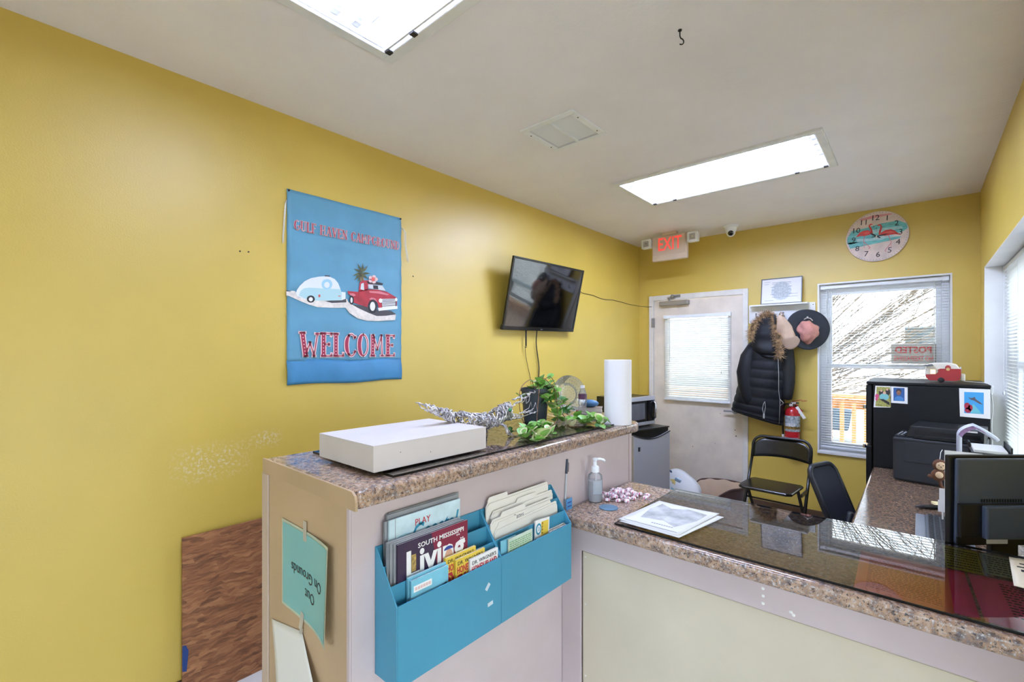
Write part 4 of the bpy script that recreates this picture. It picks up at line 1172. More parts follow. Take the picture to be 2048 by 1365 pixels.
for i, (x, y, l) in enumerate(spots):
    o = c0 if i == 0 else c0.copy()
    if i: COL.objects.link(o)
    o.location = (x, y, HD + .0062 + l * .0115)
    if i == ns - 2: o['label'] = 'pink and white peppermint candy lying apart at the far tip of the heap'
    if i == ns - 1: o['label'] = 'pink and white peppermint candy at the right edge of the heap'
    o.rotation_euler = (rcy.uniform(-.35, .35), rcy.uniform(-.35, .35), rcy.uniform(0, 6.28))
M_coast = M('slate_blue_coaster', (82, 118, 140), .6, var=.05, vscale=60, bmp=.1, bscale=300)
tag(MB().lathe([(.001, 0), (.033, 0), (.0345, .0015), (.033, .0032), (.001, .0032)], 32).build('coaster', M_coast, smooth='auto', loc=(-.857, 1.513, HD)), 'round slate blue coaster lying in front of the candies', 'coaster')

# loose map sheets on top of the glass
M_off = M('white_office_paper', (232, 230, 224), .6)
M_mapg = M('grey_photocopy', (176, 176, 172), .6, var=.25, vscale=14)
def sheet_on(label, name, quad, z, mat, cat='paper', lift=.0, prints=None, group=None):
    cx_ = sum(p[0] for p in quad) / 4; cy_ = sum(p[1] for p in quad) / 4
    r = thing(name, label, cat, (cx_, cy_, z), 0, group)
    q = [(p[0] - cx_, p[1] - cy_) for p in quad]
    def f(u, v):
        a = [q[0][k] + (q[1][k] - q[0][k]) * v for k in (0, 1)]; b = [q[3][k] + (q[2][k] - q[3][k]) * v for k in (0, 1)]
        return (a[0] + (b[0] - a[0]) * u, a[1] + (b[1] - a[1]) * u, .0006 + lift * (2 * u - 1) ** 2 * (.3 + v))
    MB().grid(f, 10, 8).build('sheet', mat, r, smooth=True, solid=.0005)
    if prints: prints(r, f)
    return r
QA = [(-.752, 1.398), (-.712, 1.672), (-.500, 1.668), (-.548, 1.392)]
QB = [(-.762, 1.408), (-.735, 1.679), (-.520, 1.683), (-.556, 1.404)]
sheet_on('lower white sheet peeking out beneath the grey photocopied map', 'paper_sheet', QA, ZD, M_off)
def map_print(r, f):
    b = MB()
    def g(poly):
        vs = [f(u, v) for u, v in poly]
        b.add([(x, y, z + .0007) for x, y, z in vs], [tuple(range(len(vs)))])
    g([(.2, .25), (.55, .32), (.8, .2), (.92, .55), (.9, .85), (.55, .92), (.35, .8), (.12, .9), (.1, .6)])
    b.build('map_print', M_mapg, r)
    b2 = MB()
    for i in range(9):
        u = .45 + .05 * i * .8; vs = [f(u, .16), f(u + .03, .16), f(u + .03, .18), f(u, .18)]
        b2.add([(x, y, z + .0008) for x, y, z in vs], [(0, 1, 2, 3)])
    for (p, q) in (((.06, .05), (.94, .09)),):
        vs = [f(p[0], p[1]), f(q[0], p[1]), f(q[0], p[1] + .012), f(p[0], p[1] + .012)]
        b2.add([(x, y, z + .0008) for x, y, z in vs], [(0, 1, 2, 3)])
    b2.build('print_lines', P_grey, r)
sheet_on('grey photocopied map sheet on top of the papers on the smoked glass', 'paper_sheet', QB, ZD + .0016, M_off, lift=.002, prints=map_print)
# coloured sheets under the glass
def lines_on(col, n, u0, u1, v0, v1, seed=1):
    def pr_(r, f):
        rr = random.Random(seed); b = MB()
        for i in range(n):
            v = v0 + (v1 - v0) * i / n; u = u0
            while u < u1 - .02:
                l = rr.uniform(.02, .07)
                vs = [f(u, v), f(min(u + l, u1), v), f(min(u + l, u1), v + .4 * (v1 - v0) / n), f(u, v + .4 * (v1 - v0) / n)]
                b.add([(x, y, z + .00035) for x, y, z in vs], [(0, 1, 2, 3)]); u += l + .015
        b.build('printed_lines', col, r)
    return pr_
ZU = HD + .0001
sheet_on('salmon orange sheet of small print under the counter glass', 'coloured_paper', [(-.119, 1.393), (-.125, 1.665), (.056, 1.675), (.058, 1.388)], ZU + .0004, M('salmon_paper', (255, 156, 112), .7), prints=lines_on(M('salmon_ink', (200, 100, 76), .7), 20, .12, .9, .1, .85, 3))
sheet_on('narrow strip of magenta paper showing between the salmon and pink sheets', 'coloured_paper', [(-.09, 1.40), (-.085, 1.672), (.088, 1.676), (.099, 1.402)], ZU, M('magenta_paper', (240, 92, 140), .7))
sheet_on('pink sheet of black print under the right end of the counter glass', 'coloured_paper', [(.106, 1.40), (.094, 1.676), (.30, 1.70), (.31, 1.40)], ZU, M('pink_paper', (242, 110, 160), .7), prints=lines_on(P_black, 13, .25, .95, .22, .92, 4))
sheet_on('olive green sheet of print under the glass beside the monitor', 'coloured_paper', [(.054, 1.686), (.052, 1.872), (.125, 1.872), (.127, 1.69)], ZU, M('olive_paper', (186, 188, 96), .7), prints=lines_on(P_black, 8, .05, .95, .08, .95, 5))
sheet_on('grey green sheet of print under the glass, next to the pink sheet', 'coloured_paper', [(.129, 1.706), (.127, 1.872), (.28, 1.872), (.282, 1.712)], ZU, M('grey_green_paper', (178, 190, 162), .7), prints=lines_on(P_black, 8, .05, .95, .08, .95, 6))
M_crm = M('cream_card', (236, 224, 196), .6)
def card_print(r, f):
    b = MB()
    for (u0, u1, v0, v1) in ((.15, .8, .78, .82), (.1, .75, .66, .70), (.15, .8, .52, .60), (.2, .7, .36, .40)):
        vs = [f(u0, v0), f(u1, v0), f(u1, v1), f(u0, v1)]
        b.add([(x, y, z + .0005) for x, y, z in vs], [(0, 1, 2, 3)])
    b.build('print_lines', P_black, r)
sheet_on('cream printed card lying on the glass at the right edge of the picture', 'card', [(.172, 1.64), (.186, 1.862), (.30, 1.87), (.30, 1.63)], ZD, M_crm, cat='card', prints=card_print)
BAN = {'sand': [[(-0.338, -0.019), (-0.296, -0.017), (-0.279, -0.046), (-0.235, -0.051), (-0.019, -0.032), (-0.009, -0.05), (0.114, -0.09), (0.294, -0.096), (0.288, -0.13), (0.17, -0.142), (0.103, -0.144), (0.043, -0.133), (-0.004, -0.107), (-0.027, -0.08), (-0.094, -0.086), (-0.18, -0.089), (-0.226, -0.079), (-0.27, -0.065), (-0.322, -0.045), (-0.338, -0.043)]], 'vehicle_shadow': [[(-0.142, -0.054), (-0.024, -0.032), (-0.022, -0.051), (-0.104, -0.061)], [(0.007, -0.058), (0.114, -0.065), (0.17, -0.078), (0.258, -0.077), (0.296, -0.096), (0.228, -0.108), (0.164, -0.114), (0.114, -0.1), (0.043, -0.075)], [(-0.338, -0.018), (-0.315, -0.019), (-0.317, -0.022), (-0.338, -0.023)]], 'caravan_top': [[(-0.292, -0.029), (-0.287, -0.012), (-0.272, 0.012), (-0.248, 0.037), (-0.217, 0.056), (-0.175, 0.069), (-0.142, 0.075), (-0.114, 0.075), (-0.089, 0.067), (-0.07, 0.048), (-0.06, 0.026), (-0.052, 0.003), (-0.027, 0.003), (-0.027, -0.033), (-0.05, -0.042), (-0.114, -0.049), (-0.198, -0.057), (-0.252, -0.051), (-0.285, -0.042)]], 'caravan_side': [[(-0.277, -0.037), (-0.268, -0.014), (-0.251, 0.001), (-0.226, 0.007), (-0.161, 0.01), (-0.059, 0.016), (-0.05, -0.002), (-0.05, -0.04), (-0.114, -0.049), (-0.198, -0.056), (-0.251, -0.049)]], 'caravan_arch': [[(-0.102, 0.037), (-0.105, 0.025), (-0.113, 0.014), (-0.125, 0.008), (-0.138, 0.007), (-0.15, 0.011), (-0.158, 0.019), (-0.161, 0.031), (-0.158, 0.043), (-0.15, 0.054), (-0.138, 0.06), (-0.125, 0.062), (-0.113, 0.058), (-0.105, 0.049)]], 'caravan_pane': [[(-0.117, 0.033), (-0.118, 0.026), (-0.122, 0.02), (-0.128, 0.016), (-0.135, 0.015), (-0.141, 0.018), (-0.146, 0.023), (-0.147, 0.029), (-0.146, 0.036), (-0.141, 0.042), (-0.135, 0.046), (-0.128, 0.047), (-0.122, 0.044), (-0.118, 0.039)]], 'caravan_vent': [[(-0.144, 0.08), (-0.116, 0.082), (-0.116, 0.076), (-0.144, 0.074)]], 'tyre': [[(-0.196, -0.049), (-0.199, -0.057), (-0.204, -0.064), (-0.213, -0.068), (-0.222, -0.069), (-0.23, -0.066), (-0.236, -0.06), (-0.238, -0.052), (-0.236, -0.044), (-0.23, -0.037), (-0.222, -0.033), (-0.213, -0.032), (-0.204, -0.035), (-0.199, -0.041)], [(0.166, -0.059), (0.163, -0.076), (0.155, -0.09), (0.144, -0.098), (0.131, -0.099), (0.12, -0.092), (0.112, -0.079), (0.11, -0.063), (0.112, -0.046), (0.12, -0.032), (0.131, -0.023), (0.144, -0.022), (0.155, -0.029), (0.163, -0.042)], [(0.021, -0.036), (0.02, -0.047), (0.016, -0.056), (0.011, -0.061), (0.005, -0.061), (-0.001, -0.057), (-0.004, -0.049), (-0.006, -0.038), (-0.004, -0.027), (-0.001, -0.018), (0.005, -0.013), (0.011, -0.012), (0.016, -0.017), (0.02, -0.025)]], 'hub': [[(-0.207, -0.051), (-0.208, -0.055), (-0.211, -0.059), (-0.215, -0.062), (-0.22, -0.062), (-0.224, -0.06), (-0.227, -0.057), (-0.228, -0.052), (-0.227, -0.048), (-0.224, -0.044), (-0.22, -0.041), (-0.215, -0.041), (-0.211, -0.042), (-0.208, -0.046)], [(0.153, -0.059), (0.151, -0.071), (0.147, -0.08), (0.14, -0.086), (0.132, -0.086), (0.126, -0.082), (0.121, -0.073), (0.119, -0.062), (0.121, -0.051), (0.126, -0.041), (0.132, -0.036), (0.14, -0.035), (0.147, -0.04), (0.151, -0.048)], [(0.013, -0.036), (0.013, -0.043), (0.011, -0.049), (0.008, -0.052), (0.005, -0.052), (0.002, -0.049), (0.001, -0.044), (0.0, -0.037), (0.001, -0.031), (0.002, -0.025), (0.005, -0.022), (0.008, -0.022), (0.011, -0.025), (0.013, -0.03)]], 'red_mark': [[(-0.178, -0.024), (-0.168, -0.023), (-0.168, -0.036), (-0.178, -0.037)], [(-0.07, -0.02), (-0.056, -0.019), (-0.056, -0.022), (-0.07, -0.024)]], 'truck': [[(-0.016, 0.011), (0.051, 0.012), (0.051, -0.045), (0.106, -0.061), (0.106, -0.069), (0.022, -0.05), (0.007, -0.013), (-0.011, -0.005)], [(0.106, 0.033), (0.17, 0.037), (0.228, 0.031), (0.282, 0.01), (0.302, 0.001), (0.296, -0.054), (0.176, -0.068), (0.167, -0.036), (0.139, -0.021), (0.114, -0.035), (0.106, -0.061), (0.049, -0.045), (0.049, 0.018)], [(0.05, 0.015), (0.056, 0.065), (0.076, 0.079), (0.117, 0.084), (0.199, 0.074), (0.202, 0.068), (0.108, 0.061), (0.106, 0.028)]], 'truck_light': [[(-0.006, 0.0), (0.022, 0.001), (0.033, -0.008), (0.022, -0.014), (0.001, -0.011)], [(0.114, 0.024), (0.187, 0.029), (0.246, 0.017), (0.234, 0.011), (0.17, 0.015), (0.119, 0.015)], [(0.114, -0.02), (0.131, -0.011), (0.153, -0.014), (0.167, -0.031), (0.162, -0.031), (0.145, -0.023), (0.125, -0.025)]], 'cab_glass': [[(0.061, 0.028), (0.065, 0.059), (0.081, 0.066), (0.084, 0.025)], [(0.108, 0.061), (0.164, 0.063), (0.199, 0.064), (0.222, 0.036), (0.17, 0.037), (0.11, 0.038)]], 'visor': [[(0.097, 0.076), (0.142, 0.083), (0.204, 0.077), (0.2, 0.066), (0.108, 0.064)], [(0.139, 0.059), (0.17, 0.06), (0.173, 0.039), (0.142, 0.039)]], 'grille': [[(0.193, -0.014), (0.288, -0.005), (0.288, -0.009), (0.193, -0.019)], [(0.194, -0.023), (0.288, -0.013), (0.288, -0.017), (0.194, -0.027)], [(0.196, -0.031), (0.288, -0.021), (0.288, -0.025), (0.196, -0.036)], [(0.197, -0.04), (0.288, -0.029), (0.288, -0.033), (0.197, -0.045)], [(0.198, -0.048), (0.288, -0.036), (0.288, -0.04), (0.198, -0.053)], [(0.199, -0.057), (0.288, -0.044), (0.288, -0.048), (0.199, -0.062)]], 'grille_back': [[(0.19, -0.014), (0.291, -0.003), (0.293, -0.052), (0.199, -0.064)]], 'bumper': [[(0.17, -0.067), (0.302, -0.046), (0.302, -0.063), (0.175, -0.084)], [(0.2, -0.023), (0.199, -0.028), (0.196, -0.033), (0.191, -0.036), (0.185, -0.036), (0.18, -0.034), (0.177, -0.03), (0.176, -0.025), (0.177, -0.02), (0.18, -0.015), (0.185, -0.012), (0.191, -0.012), (0.196, -0.014), (0.199, -0.018)], [(0.302, -0.008), (0.301, -0.013), (0.299, -0.017), (0.295, -0.019), (0.291, -0.019), (0.288, -0.017), (0.286, -0.014), (0.285, -0.01), (0.286, -0.005), (0.288, -0.001), (0.291, 0.001), (0.295, 0.001), (0.299, 0.0), (0.301, -0.004)]], 'palm': [[(0.07, 0.121), (0.066, 0.145), (0.041, 0.169), (0.054, 0.138)], [(0.07, 0.121), (0.081, 0.144), (0.076, 0.177), (0.067, 0.143)], [(0.07, 0.121), (0.092, 0.136), (0.108, 0.168), (0.081, 0.142)], [(0.07, 0.121), (0.092, 0.114), (0.126, 0.124), (0.093, 0.127)], [(0.07, 0.121), (0.054, 0.135), (0.021, 0.137), (0.048, 0.123)], [(0.07, 0.121), (0.044, 0.118), (0.013, 0.096), (0.049, 0.107)], [(0.07, 0.121), (0.045, 0.106), (0.022, 0.072), (0.055, 0.099)], [(0.07, 0.121), (0.052, 0.1), (0.043, 0.062), (0.064, 0.096)], [(0.07, 0.121), (0.063, 0.099), (0.073, 0.068), (0.076, 0.101)], [(0.07, 0.121), (0.078, 0.103), (0.106, 0.09), (0.088, 0.113)]], 'palm_halo': [[(0.13, 0.129), (0.121, 0.099), (0.1, 0.075), (0.07, 0.064), (0.041, 0.068), (0.02, 0.087), (0.013, 0.114), (0.02, 0.143), (0.041, 0.167), (0.07, 0.179), (0.1, 0.176), (0.121, 0.157)]], 'trunk': [[(0.062, 0.112), (0.076, 0.111), (0.084, 0.078), (0.059, 0.072)]], 'flower': [[(0.171, 0.096), (0.167, 0.088), (0.157, 0.084), (0.147, 0.086), (0.144, 0.093), (0.147, 0.101), (0.157, 0.106), (0.167, 0.104)], [(0.158, 0.081), (0.154, 0.073), (0.145, 0.069), (0.135, 0.071), (0.131, 0.078), (0.135, 0.087), (0.145, 0.091), (0.154, 0.089)], [(0.138, 0.084), (0.134, 0.076), (0.125, 0.072), (0.115, 0.074), (0.111, 0.081), (0.115, 0.089), (0.125, 0.094), (0.134, 0.091)], [(0.138, 0.101), (0.134, 0.092), (0.125, 0.088), (0.115, 0.09), (0.111, 0.097), (0.115, 0.106), (0.125, 0.11), (0.134, 0.108)], [(0.158, 0.108), (0.154, 0.1), (0.145, 0.095), (0.135, 0.098), (0.131, 0.105), (0.135, 0.113), (0.145, 0.117), (0.154, 0.115)]], 'flower_eye': [[(0.151, 0.094), (0.148, 0.085), (0.139, 0.081), (0.13, 0.083), (0.127, 0.091), (0.13, 0.1), (0.139, 0.104), (0.148, 0.102)]]}
CLK = {'sea': [[(-0.163, 0.07), (-0.071, 0.079), (0.028, 0.099), (0.136, 0.103), (0.186, 0.07), (0.192, 0.032), (0.155, 0.007), (-0.004, -0.008), (-0.173, -0.04), (-0.194, -0.028), (-0.194, 0.015)], [(-0.191, -0.025), (-0.004, -0.025), (0.124, -0.021), (0.155, -0.026), (0.139, -0.04), (-0.037, -0.061), (-0.173, -0.075)]], 'foam': [[(-0.084, 0.048), (0.028, 0.061), (0.155, 0.055), (0.164, 0.037), (0.028, 0.028), (-0.105, 0.017), (-0.146, 0.024)], [(-0.132, 0.0), (-0.004, -0.016), (0.092, -0.003), (0.118, -0.012), (0.028, -0.034), (-0.128, -0.026)]], 'sunset': [[(-0.111, 0.158), (-0.018, 0.174), (0.086, 0.17), (0.099, 0.159), (-0.004, 0.151), (-0.098, 0.143)]], 'flamingo': [[(-0.135, 0.014), (-0.111, 0.048), (-0.084, 0.06), (-0.054, 0.059), (-0.024, 0.037), (-0.023, 0.026), (-0.044, 0.02), (-0.078, 0.015), (-0.105, 0.019)], [(0.022, 0.004), (0.028, 0.024), (0.054, 0.04), (0.089, 0.042), (0.114, 0.028), (0.136, 0.0), (0.155, -0.014), (0.118, -0.003), (0.086, -0.002), (0.054, -0.005)], [(-0.037, 0.037), (-0.024, 0.037), (-0.032, 0.072), (-0.041, 0.086), (-0.041, 0.097), (-0.027, 0.101), (-0.024, 0.104), (-0.037, 0.109), (-0.049, 0.1), (-0.051, 0.086), (-0.041, 0.061)], [(0.012, 0.01), (0.023, 0.008), (0.031, 0.048), (0.036, 0.068), (0.03, 0.088), (0.018, 0.095), (0.007, 0.092), (0.005, 0.082), (0.012, 0.081), (0.022, 0.083), (0.025, 0.07), (0.015, 0.039)]], 'wing': [[(-0.078, 0.046), (-0.051, 0.05), (-0.041, 0.036), (-0.071, 0.028)], [(0.048, 0.021), (0.089, 0.03), (0.118, 0.013), (0.08, 0.007)]], 'leg': [[(-0.08, 0.018), (-0.086, -0.028), (-0.082, -0.029), (-0.076, 0.016)], [(-0.086, -0.03), (-0.042, -0.087), (-0.039, -0.084), (-0.083, -0.027)], [(-0.042, -0.084), (-0.052, -0.09), (-0.05, -0.095), (-0.04, -0.088)], [(-0.084, -0.033), (-0.081, -0.08), (-0.078, -0.08), (-0.081, -0.033)], [(0.073, -0.005), (0.091, -0.065), (0.094, -0.064), (0.077, -0.004)], [(0.091, -0.063), (0.051, -0.123), (0.054, -0.126), (0.094, -0.066)], [(0.051, -0.126), (0.061, -0.136), (0.063, -0.132), (0.053, -0.123)], [(0.089, -0.068), (0.089, -0.105), (0.092, -0.106), (0.092, -0.069)]], 'beak': [[(-0.024, 0.081), (-0.013, 0.085), (-0.018, 0.076)], [(-0.004, 0.076), (0.003, 0.058), (-0.002, 0.058)]]}
# ------------------------------------------------------------------ banner on the left wall
bnr = thing('welcome_banner', 'blue cloth welcome banner with a caravan and red pickup truck on the left wall', 'banner', (LX + .004, 1.308, 1.802))
M_bnr = M('sky_blue_polyester', (96, 154, 180), .55, var=.03, vscale=6, bmp=.12, bscale=900, bdist=.0005)
M_bnrd = M('deep_sky_blue_hem', (66, 134, 178), .5, var=.04, vscale=8)
BW, BH = .667, .965
def wav(y, z):
    return .002 + .0016 * math.sin((z + .05 * y) * 62) + .001 * math.sin(y * 23 + z * 9)
MB().grid(lambda u, v: (wav((u - .5) * BW, -.365 + v * .847), (u - .5) * BW, -.365 + v * .847), 28, 48).build('cloth', M_bnr, bnr, smooth=True, solid=.0006)
MB().grid(lambda u, v: (.004 + .006 * math.sin(v * PI) + .002 * math.sin(u * 14 + v * 3), (u - .5) * BW - .003 * v, -.483 + v * .122 + .004 * math.sin(u * 9)), 22, 8).build('rod_pocket', M_bnrd, bnr, smooth=True, solid=.0006)
mB = frame((.0062, 0, 0), (0, 1, 0), (0, 0, 1))
P_sand = M('print_sand', (226, 216, 206), .6, var=.08, vscale=40); P_carav = M('print_caravan_white', (226, 230, 228), .6); P_mint = M('print_mint', (176, 212, 214), .6); P_dgrey = M('print_dark_grey', (74, 72, 74), .6)  # dark grey prints the shadows under caravan and truck, and the roof vent
P_truck = M('print_truck_red', (176, 40, 54), .5, var=.12, vscale=20); P_trl = M('print_truck_pink', (214, 120, 128), .5); P_palm = M('print_palm', (84, 86, 54), .6, var=.3, vscale=40); P_trunk = M('print_trunk', (150, 112, 72), .6)
P_berry = M('print_berry', (166, 40, 72), .55); P_petal = M('print_petal', (238, 200, 196), .6); P_coral = M('print_coral', (222, 92, 82), .5)
lay = [('sand', P_sand), ('vehicle_shadow', P_dgrey), ('palm_halo', P_mint), ('caravan_top', P_carav), ('caravan_side', P_mint), ('caravan_arch', M('print_blue_arch', (160, 204, 220), .6)), ('caravan_pane', P_carav), ('caravan_vent', P_dgrey), ('trunk', P_trunk), ('palm', P_palm),
       ('truck', P_truck), ('truck_light', P_trl), ('cab_glass', M('print_cab_glass', (206, 212, 214), .5)), ('visor', P_black), ('grille_back', P_black), ('grille', P_white), ('bumper', P_white), ('tyre', P_black), ('hub', P_white), ('red_mark', P_coral), ('flower', P_petal), ('flower_eye', P_coral)]
for i, (k_, mt_) in enumerate(lay):
    if k_ == 'palm_halo': continue
    for pg_ in BAN[k_]:
        flat('print_' + k_, [pg_], mt_, bnr, mB, .0002, .00012 * i)
# hand-drawn serif capitals: one heavy stem, hairline strokes; units are letter heights
def arcp(cx, cy, rx, ry, a0, a1, n=9):
    return [(cx + rx * math.cos(math.radians(a0 + (a1 - a0) * i / n)), cy + ry * math.sin(math.radians(a0 + (a1 - a0) * i / n))) for i in range(n + 1)]
H_, L_ = .15, .035
def serif(x, y, w=.24): return ([(x - w / 2, y), (x + w / 2, y)], L_)
GLY = {
    'W': (.78, [([(.1, 1), (.22, 0)], H_), ([(.22, 0), (.4, .6)], L_), ([(.4, .6), (.56, 0)], L_), ([(.56, 0), (.7, .97)], L_), serif(.1, 1), serif(.7, .97, .2), serif(.24, .01, .14), serif(.56, .01, .12)]),
    'E': (.48, [([(.12, 0), (.12, 1)], H_), ([(.02, 0), (.46, 0)], L_), ([(.46, 0), (.46, .12)], L_), ([(.02, 1), (.46, 1)], L_), ([(.46, 1), (.44, .88)], L_), ([(.12, .52), (.36, .52)], L_), ([(.36, .46), (.36, .58)], L_)]),
    'L': (.46, [([(.12, 0), (.12, 1)], H_), serif(.12, 1), ([(.02, 0), (.44, 0)], L_), ([(.44, 0), (.44, .14)], L_)]),
    'C': (.54, [(arcp(.3, .5, .22, .5, 115, 245), [.03, .08, .13, .15, .15, .15, .15, .13, .08, .03]), (arcp(.3, .5, .22, .5, 40, 130), L_), (arcp(.3, .5, .22, .5, 230, 325), L_), ([(.42, .82), (.52, .9)], L_), ([(.42, .16), (.5, .24)], L_)]),
    'O': (.56, [(arcp(.27, .5, .19, .5, 90, 270), [.03, .08, .13, .15, .15, .15, .15, .13, .08, .03]), (arcp(.27, .5, .22, .5, -90, 90), L_)]),
    'M': (.72, [([(.12, 0), (.12, 1)], H_), ([(.14, 1), (.36, .3)], L_), ([(.36, .3), (.56, 1)], L_), ([(.56, 1), (.6, 0)], L_), serif(.12, 0), serif(.6, 0, .18)]),
    'G': (.58, [(arcp(.3, .5, .22, .5, 115, 245), [.03, .08, .13, .15, .15, .15, .15, .13, .08, .03]), (arcp(.3, .5, .22, .5, 50, 130), L_), (arcp(.3, .5, .22, .5, 230, 330), L_), ([(.5, .24), (.5, .44)], .07), ([(.36, .44), (.56, .44)], L_)]),
    'U': (.58, [([(.12, .2), (.12, 1)], H_), (arcp(.29, .24, .18, .24, 180, 360), L_), ([(.47, .24), (.47, 1)], L_), serif(.12, 1), serif(.47, 1, .16)]),
    'F': (.46, [([(.12, 0), (.12, 1)], H_), serif(.12, 0), ([(.02, 1), (.44, 1)], L_), ([(.44, 1), (.43, .86)], L_), ([(.12, .52), (.36, .52)], L_)]),
    'H': (.62, [([(.12, 0), (.12, 1)], H_), ([(.5, 0), (.5, 1)], L_), ([(.12, .5), (.5, .5)], L_), serif(.12, 0), serif(.12, 1), serif(.5, 0, .16), serif(.5, 1, .16)]),
    'A': (.6, [([(.08, 0), (.3, 1)], L_), ([(.3, 1), (.5, 0)], H_), ([(.15, .34), (.44, .34)], L_), serif(.08, 0, .16), serif(.5, 0)]),
    'V': (.58, [([(.1, 1), (.3, 0)], H_), ([(.3, 0), (.5, 1)], L_), serif(.1, 1), serif(.5, 1, .16)]),
    'N': (.62, [([(.1, 0), (.1, 1)], L_), ([(.1, 1), (.5, 0)], H_), ([(.5, 0), (.5, 1)], L_), serif(.1, 0, .16), serif(.5, 1, .16)]),
    'P': (.52, [([(.12, 0), (.12, 1)], H_), serif(.12, 0), (arcp(.2, .74, .26, .26, -90, 90), L_), ([(.02, 1), (.2, 1)], L_)]),
    'R': (.56, [([(.12, 0), (.12, 1)], H_), serif(.12, 0), (arcp(.2, .75, .24, .25, -90, 90), L_), ([(.02, 1), (.2, 1)], L_), ([(.24, .5), (.5, 0)], .06), serif(.5, 0, .14)]),
    'D': (.58, [([(.12, 0), (.12, 1)], H_), (arcp(.14, .5, .38, .5, -90, 90), L_), ([(.02, 0), (.16, 0)], L_), ([(.02, 1), (.16, 1)], L_)]),
    ' ': (.34, []),
}
def capitals(word, x0, x1, zb, h, parent, m, grow=.05, zoff=0.):
    tot = sum(GLY[c][0] + .05 for c in word); s = (x1 - x0) / tot
    ink, out, dots = [], [], []
    x = x0
    for c in word:
        for (pts, w) in GLY[c][1]:
            P2 = [(x + p[0] * s, zb + p[1] * h) for p in pts]
            f = (s + h) / 2 if False else s
            ww = [q * f for q in w] if isinstance(w, list) else w * f
            g = [q + grow * f * 1.6 for q in ww] if isinstance(ww, list) else ww + grow * f * 1.6
            ink.append(stroke(P2, ww))
            d0 = (P2[1][0] - P2[0][0], P2[1][1] - P2[0][1]); d1 = (P2[-1][0] - P2[-2][0], P2[-1][1] - P2[-2][1])
            l0 = math.hypot(*d0) or 1; l1 = math.hypot(*d1) or 1; e_ = grow * f * .8
            out.append(stroke([(P2[0][0] - d0[0] / l0 * e_, P2[0][1] - d0[1] / l0 * e_)] + P2[1:-1] + [(P2[-1][0] + d1[0] / l1 * e_, P2[-1][1] + d1[1] / l1 * e_)], g))
            if w == H_:
                for k in range(7):
                    t = (k + .5) / 7
                    cx_, cy_ = P2[0][0] + (P2[-1][0] - P2[0][0]) * t, P2[0][1] + (P2[-1][1] - P2[0][1]) * t
                    dots.append(circ(cx_, cy_, .02 * f + .0004, None, 8))
        x += (GLY[c][0] + .05) * s
    flat('letter_outline', out, P_petal, parent, m, .0002, zoff)
    flat('lettering', ink, P_berry, parent, m, .0002, zoff + .0003)
    flat('letter_dots', dots, P_petal, parent, m, .0002, zoff + .0006)
capitals('WELCOME', -.272, .290, -.340, .118, bnr, mB)
capitals('GULF HAVEN CAMPGROUND', -.300, .320, .288, .047, bnr, mB)
M_string = M('white_string', (226, 222, 210), .8)
for (sy, pts) in ((-1, [(0, -.334, .425), (.012, -.342, .40), (.006, -.345, .33), (.01, -.352, .24), (.006, -.35, .215)]), (1, [(0, .336, .425), (.012, .350, .41), (.008, .355, .33), (.01, .365, .27), (.006, .372, .232)])):
    MB().tube(pts, .0022, 5).tube([(p[0] + .003, p[1] + .006 * sy, p[2] - .008) for p in pts], .002, 5).build('tie_string', M_string, bnr, smooth=True)
for sy in (-1, 1):
    MB().lathe([(.001, .007), (.005, .006), (.005, .0)], 10, T(.004, sy * (BW / 2 - .008), BH / 2 - .008) @ RY(PI / 2)).build('push_pin', M_black, bnr, smooth=True)
nh = 0
for (y, z, lab) in ((.768, 1.943, 'tiny dark nail head left of the banner, farther from it'), (.804, 1.946, 'tiny dark nail head left of the banner, nearer to it'), (1.731, 1.948, 'tiny dark nail head right of the banner')):
    tag(MB().lathe([(.004, 0), (.0035, .003), (.001, .0035)], 8, RY(PI / 2)).build('nail_head', M_hinge, loc=(LX, y, z)), lab, 'nail')

# ------------------------------------------------------------------ television on the left wall
tv = bpy.data.objects.new('television', None); COL.objects.link(tv)
TW, TH = .91, .535
tv.matrix_basis = T(-2.214, 2.93, 1.915) @ RY(.223) @ RX(.015)
tag(tv, 'black flat television tilted downwards on the yellow wall', 'television')
M_tvb = M('glossy_black_bezel', (16, 16, 18), .22)
M_scr = M('black_mirror_screen', (5, 5, 6), .06, spec=.75, coat=.4)
bz = MB(); t_ = .016
for (y0_, y1_, z0_, z1_) in ((-TW / 2, TW / 2, TH / 2 - t_, TH / 2), (-TW / 2, TW / 2, -TH / 2, -TH / 2 + .028), (-TW / 2, -TW / 2 + t_, -TH / 2 + .028, TH / 2 - t_), (TW / 2 - t_, TW / 2, -TH / 2 + .028, TH / 2 - t_)):
    bz.box(-.012, .006, y0_, y1_, z0_, z1_)
bz.build('bezel', M_tvb, tv, bevel=.002)
MB().box(-.01, .002, -TW / 2 + t_, TW / 2 - t_, -TH / 2 + .028, TH / 2 - t_).build('screen', M_scr, tv)
MB().box(-.036, -.012, -TW / 2 + .03, TW / 2 - .03, -TH / 2 + .02, TH / 2 - .02).build('back_shell', M_black, tv, bevel=.01)
text_mesh('brand_lettering', 'apex', .014, P_grey, tv, frame((.0062, 0, -TH / 2 + .014), (0, 1, 0), (0, 0, 1)))
MB().box(-.05, -.036, -.12, .12, -.06, .10).build('wall_mount', M_dark, tv)
MB().box(-.016, .004, -TW / 2 - .006, -TW / 2, -TH / 2, -TH / 2 + .04).build('side_button', M_black, tv)
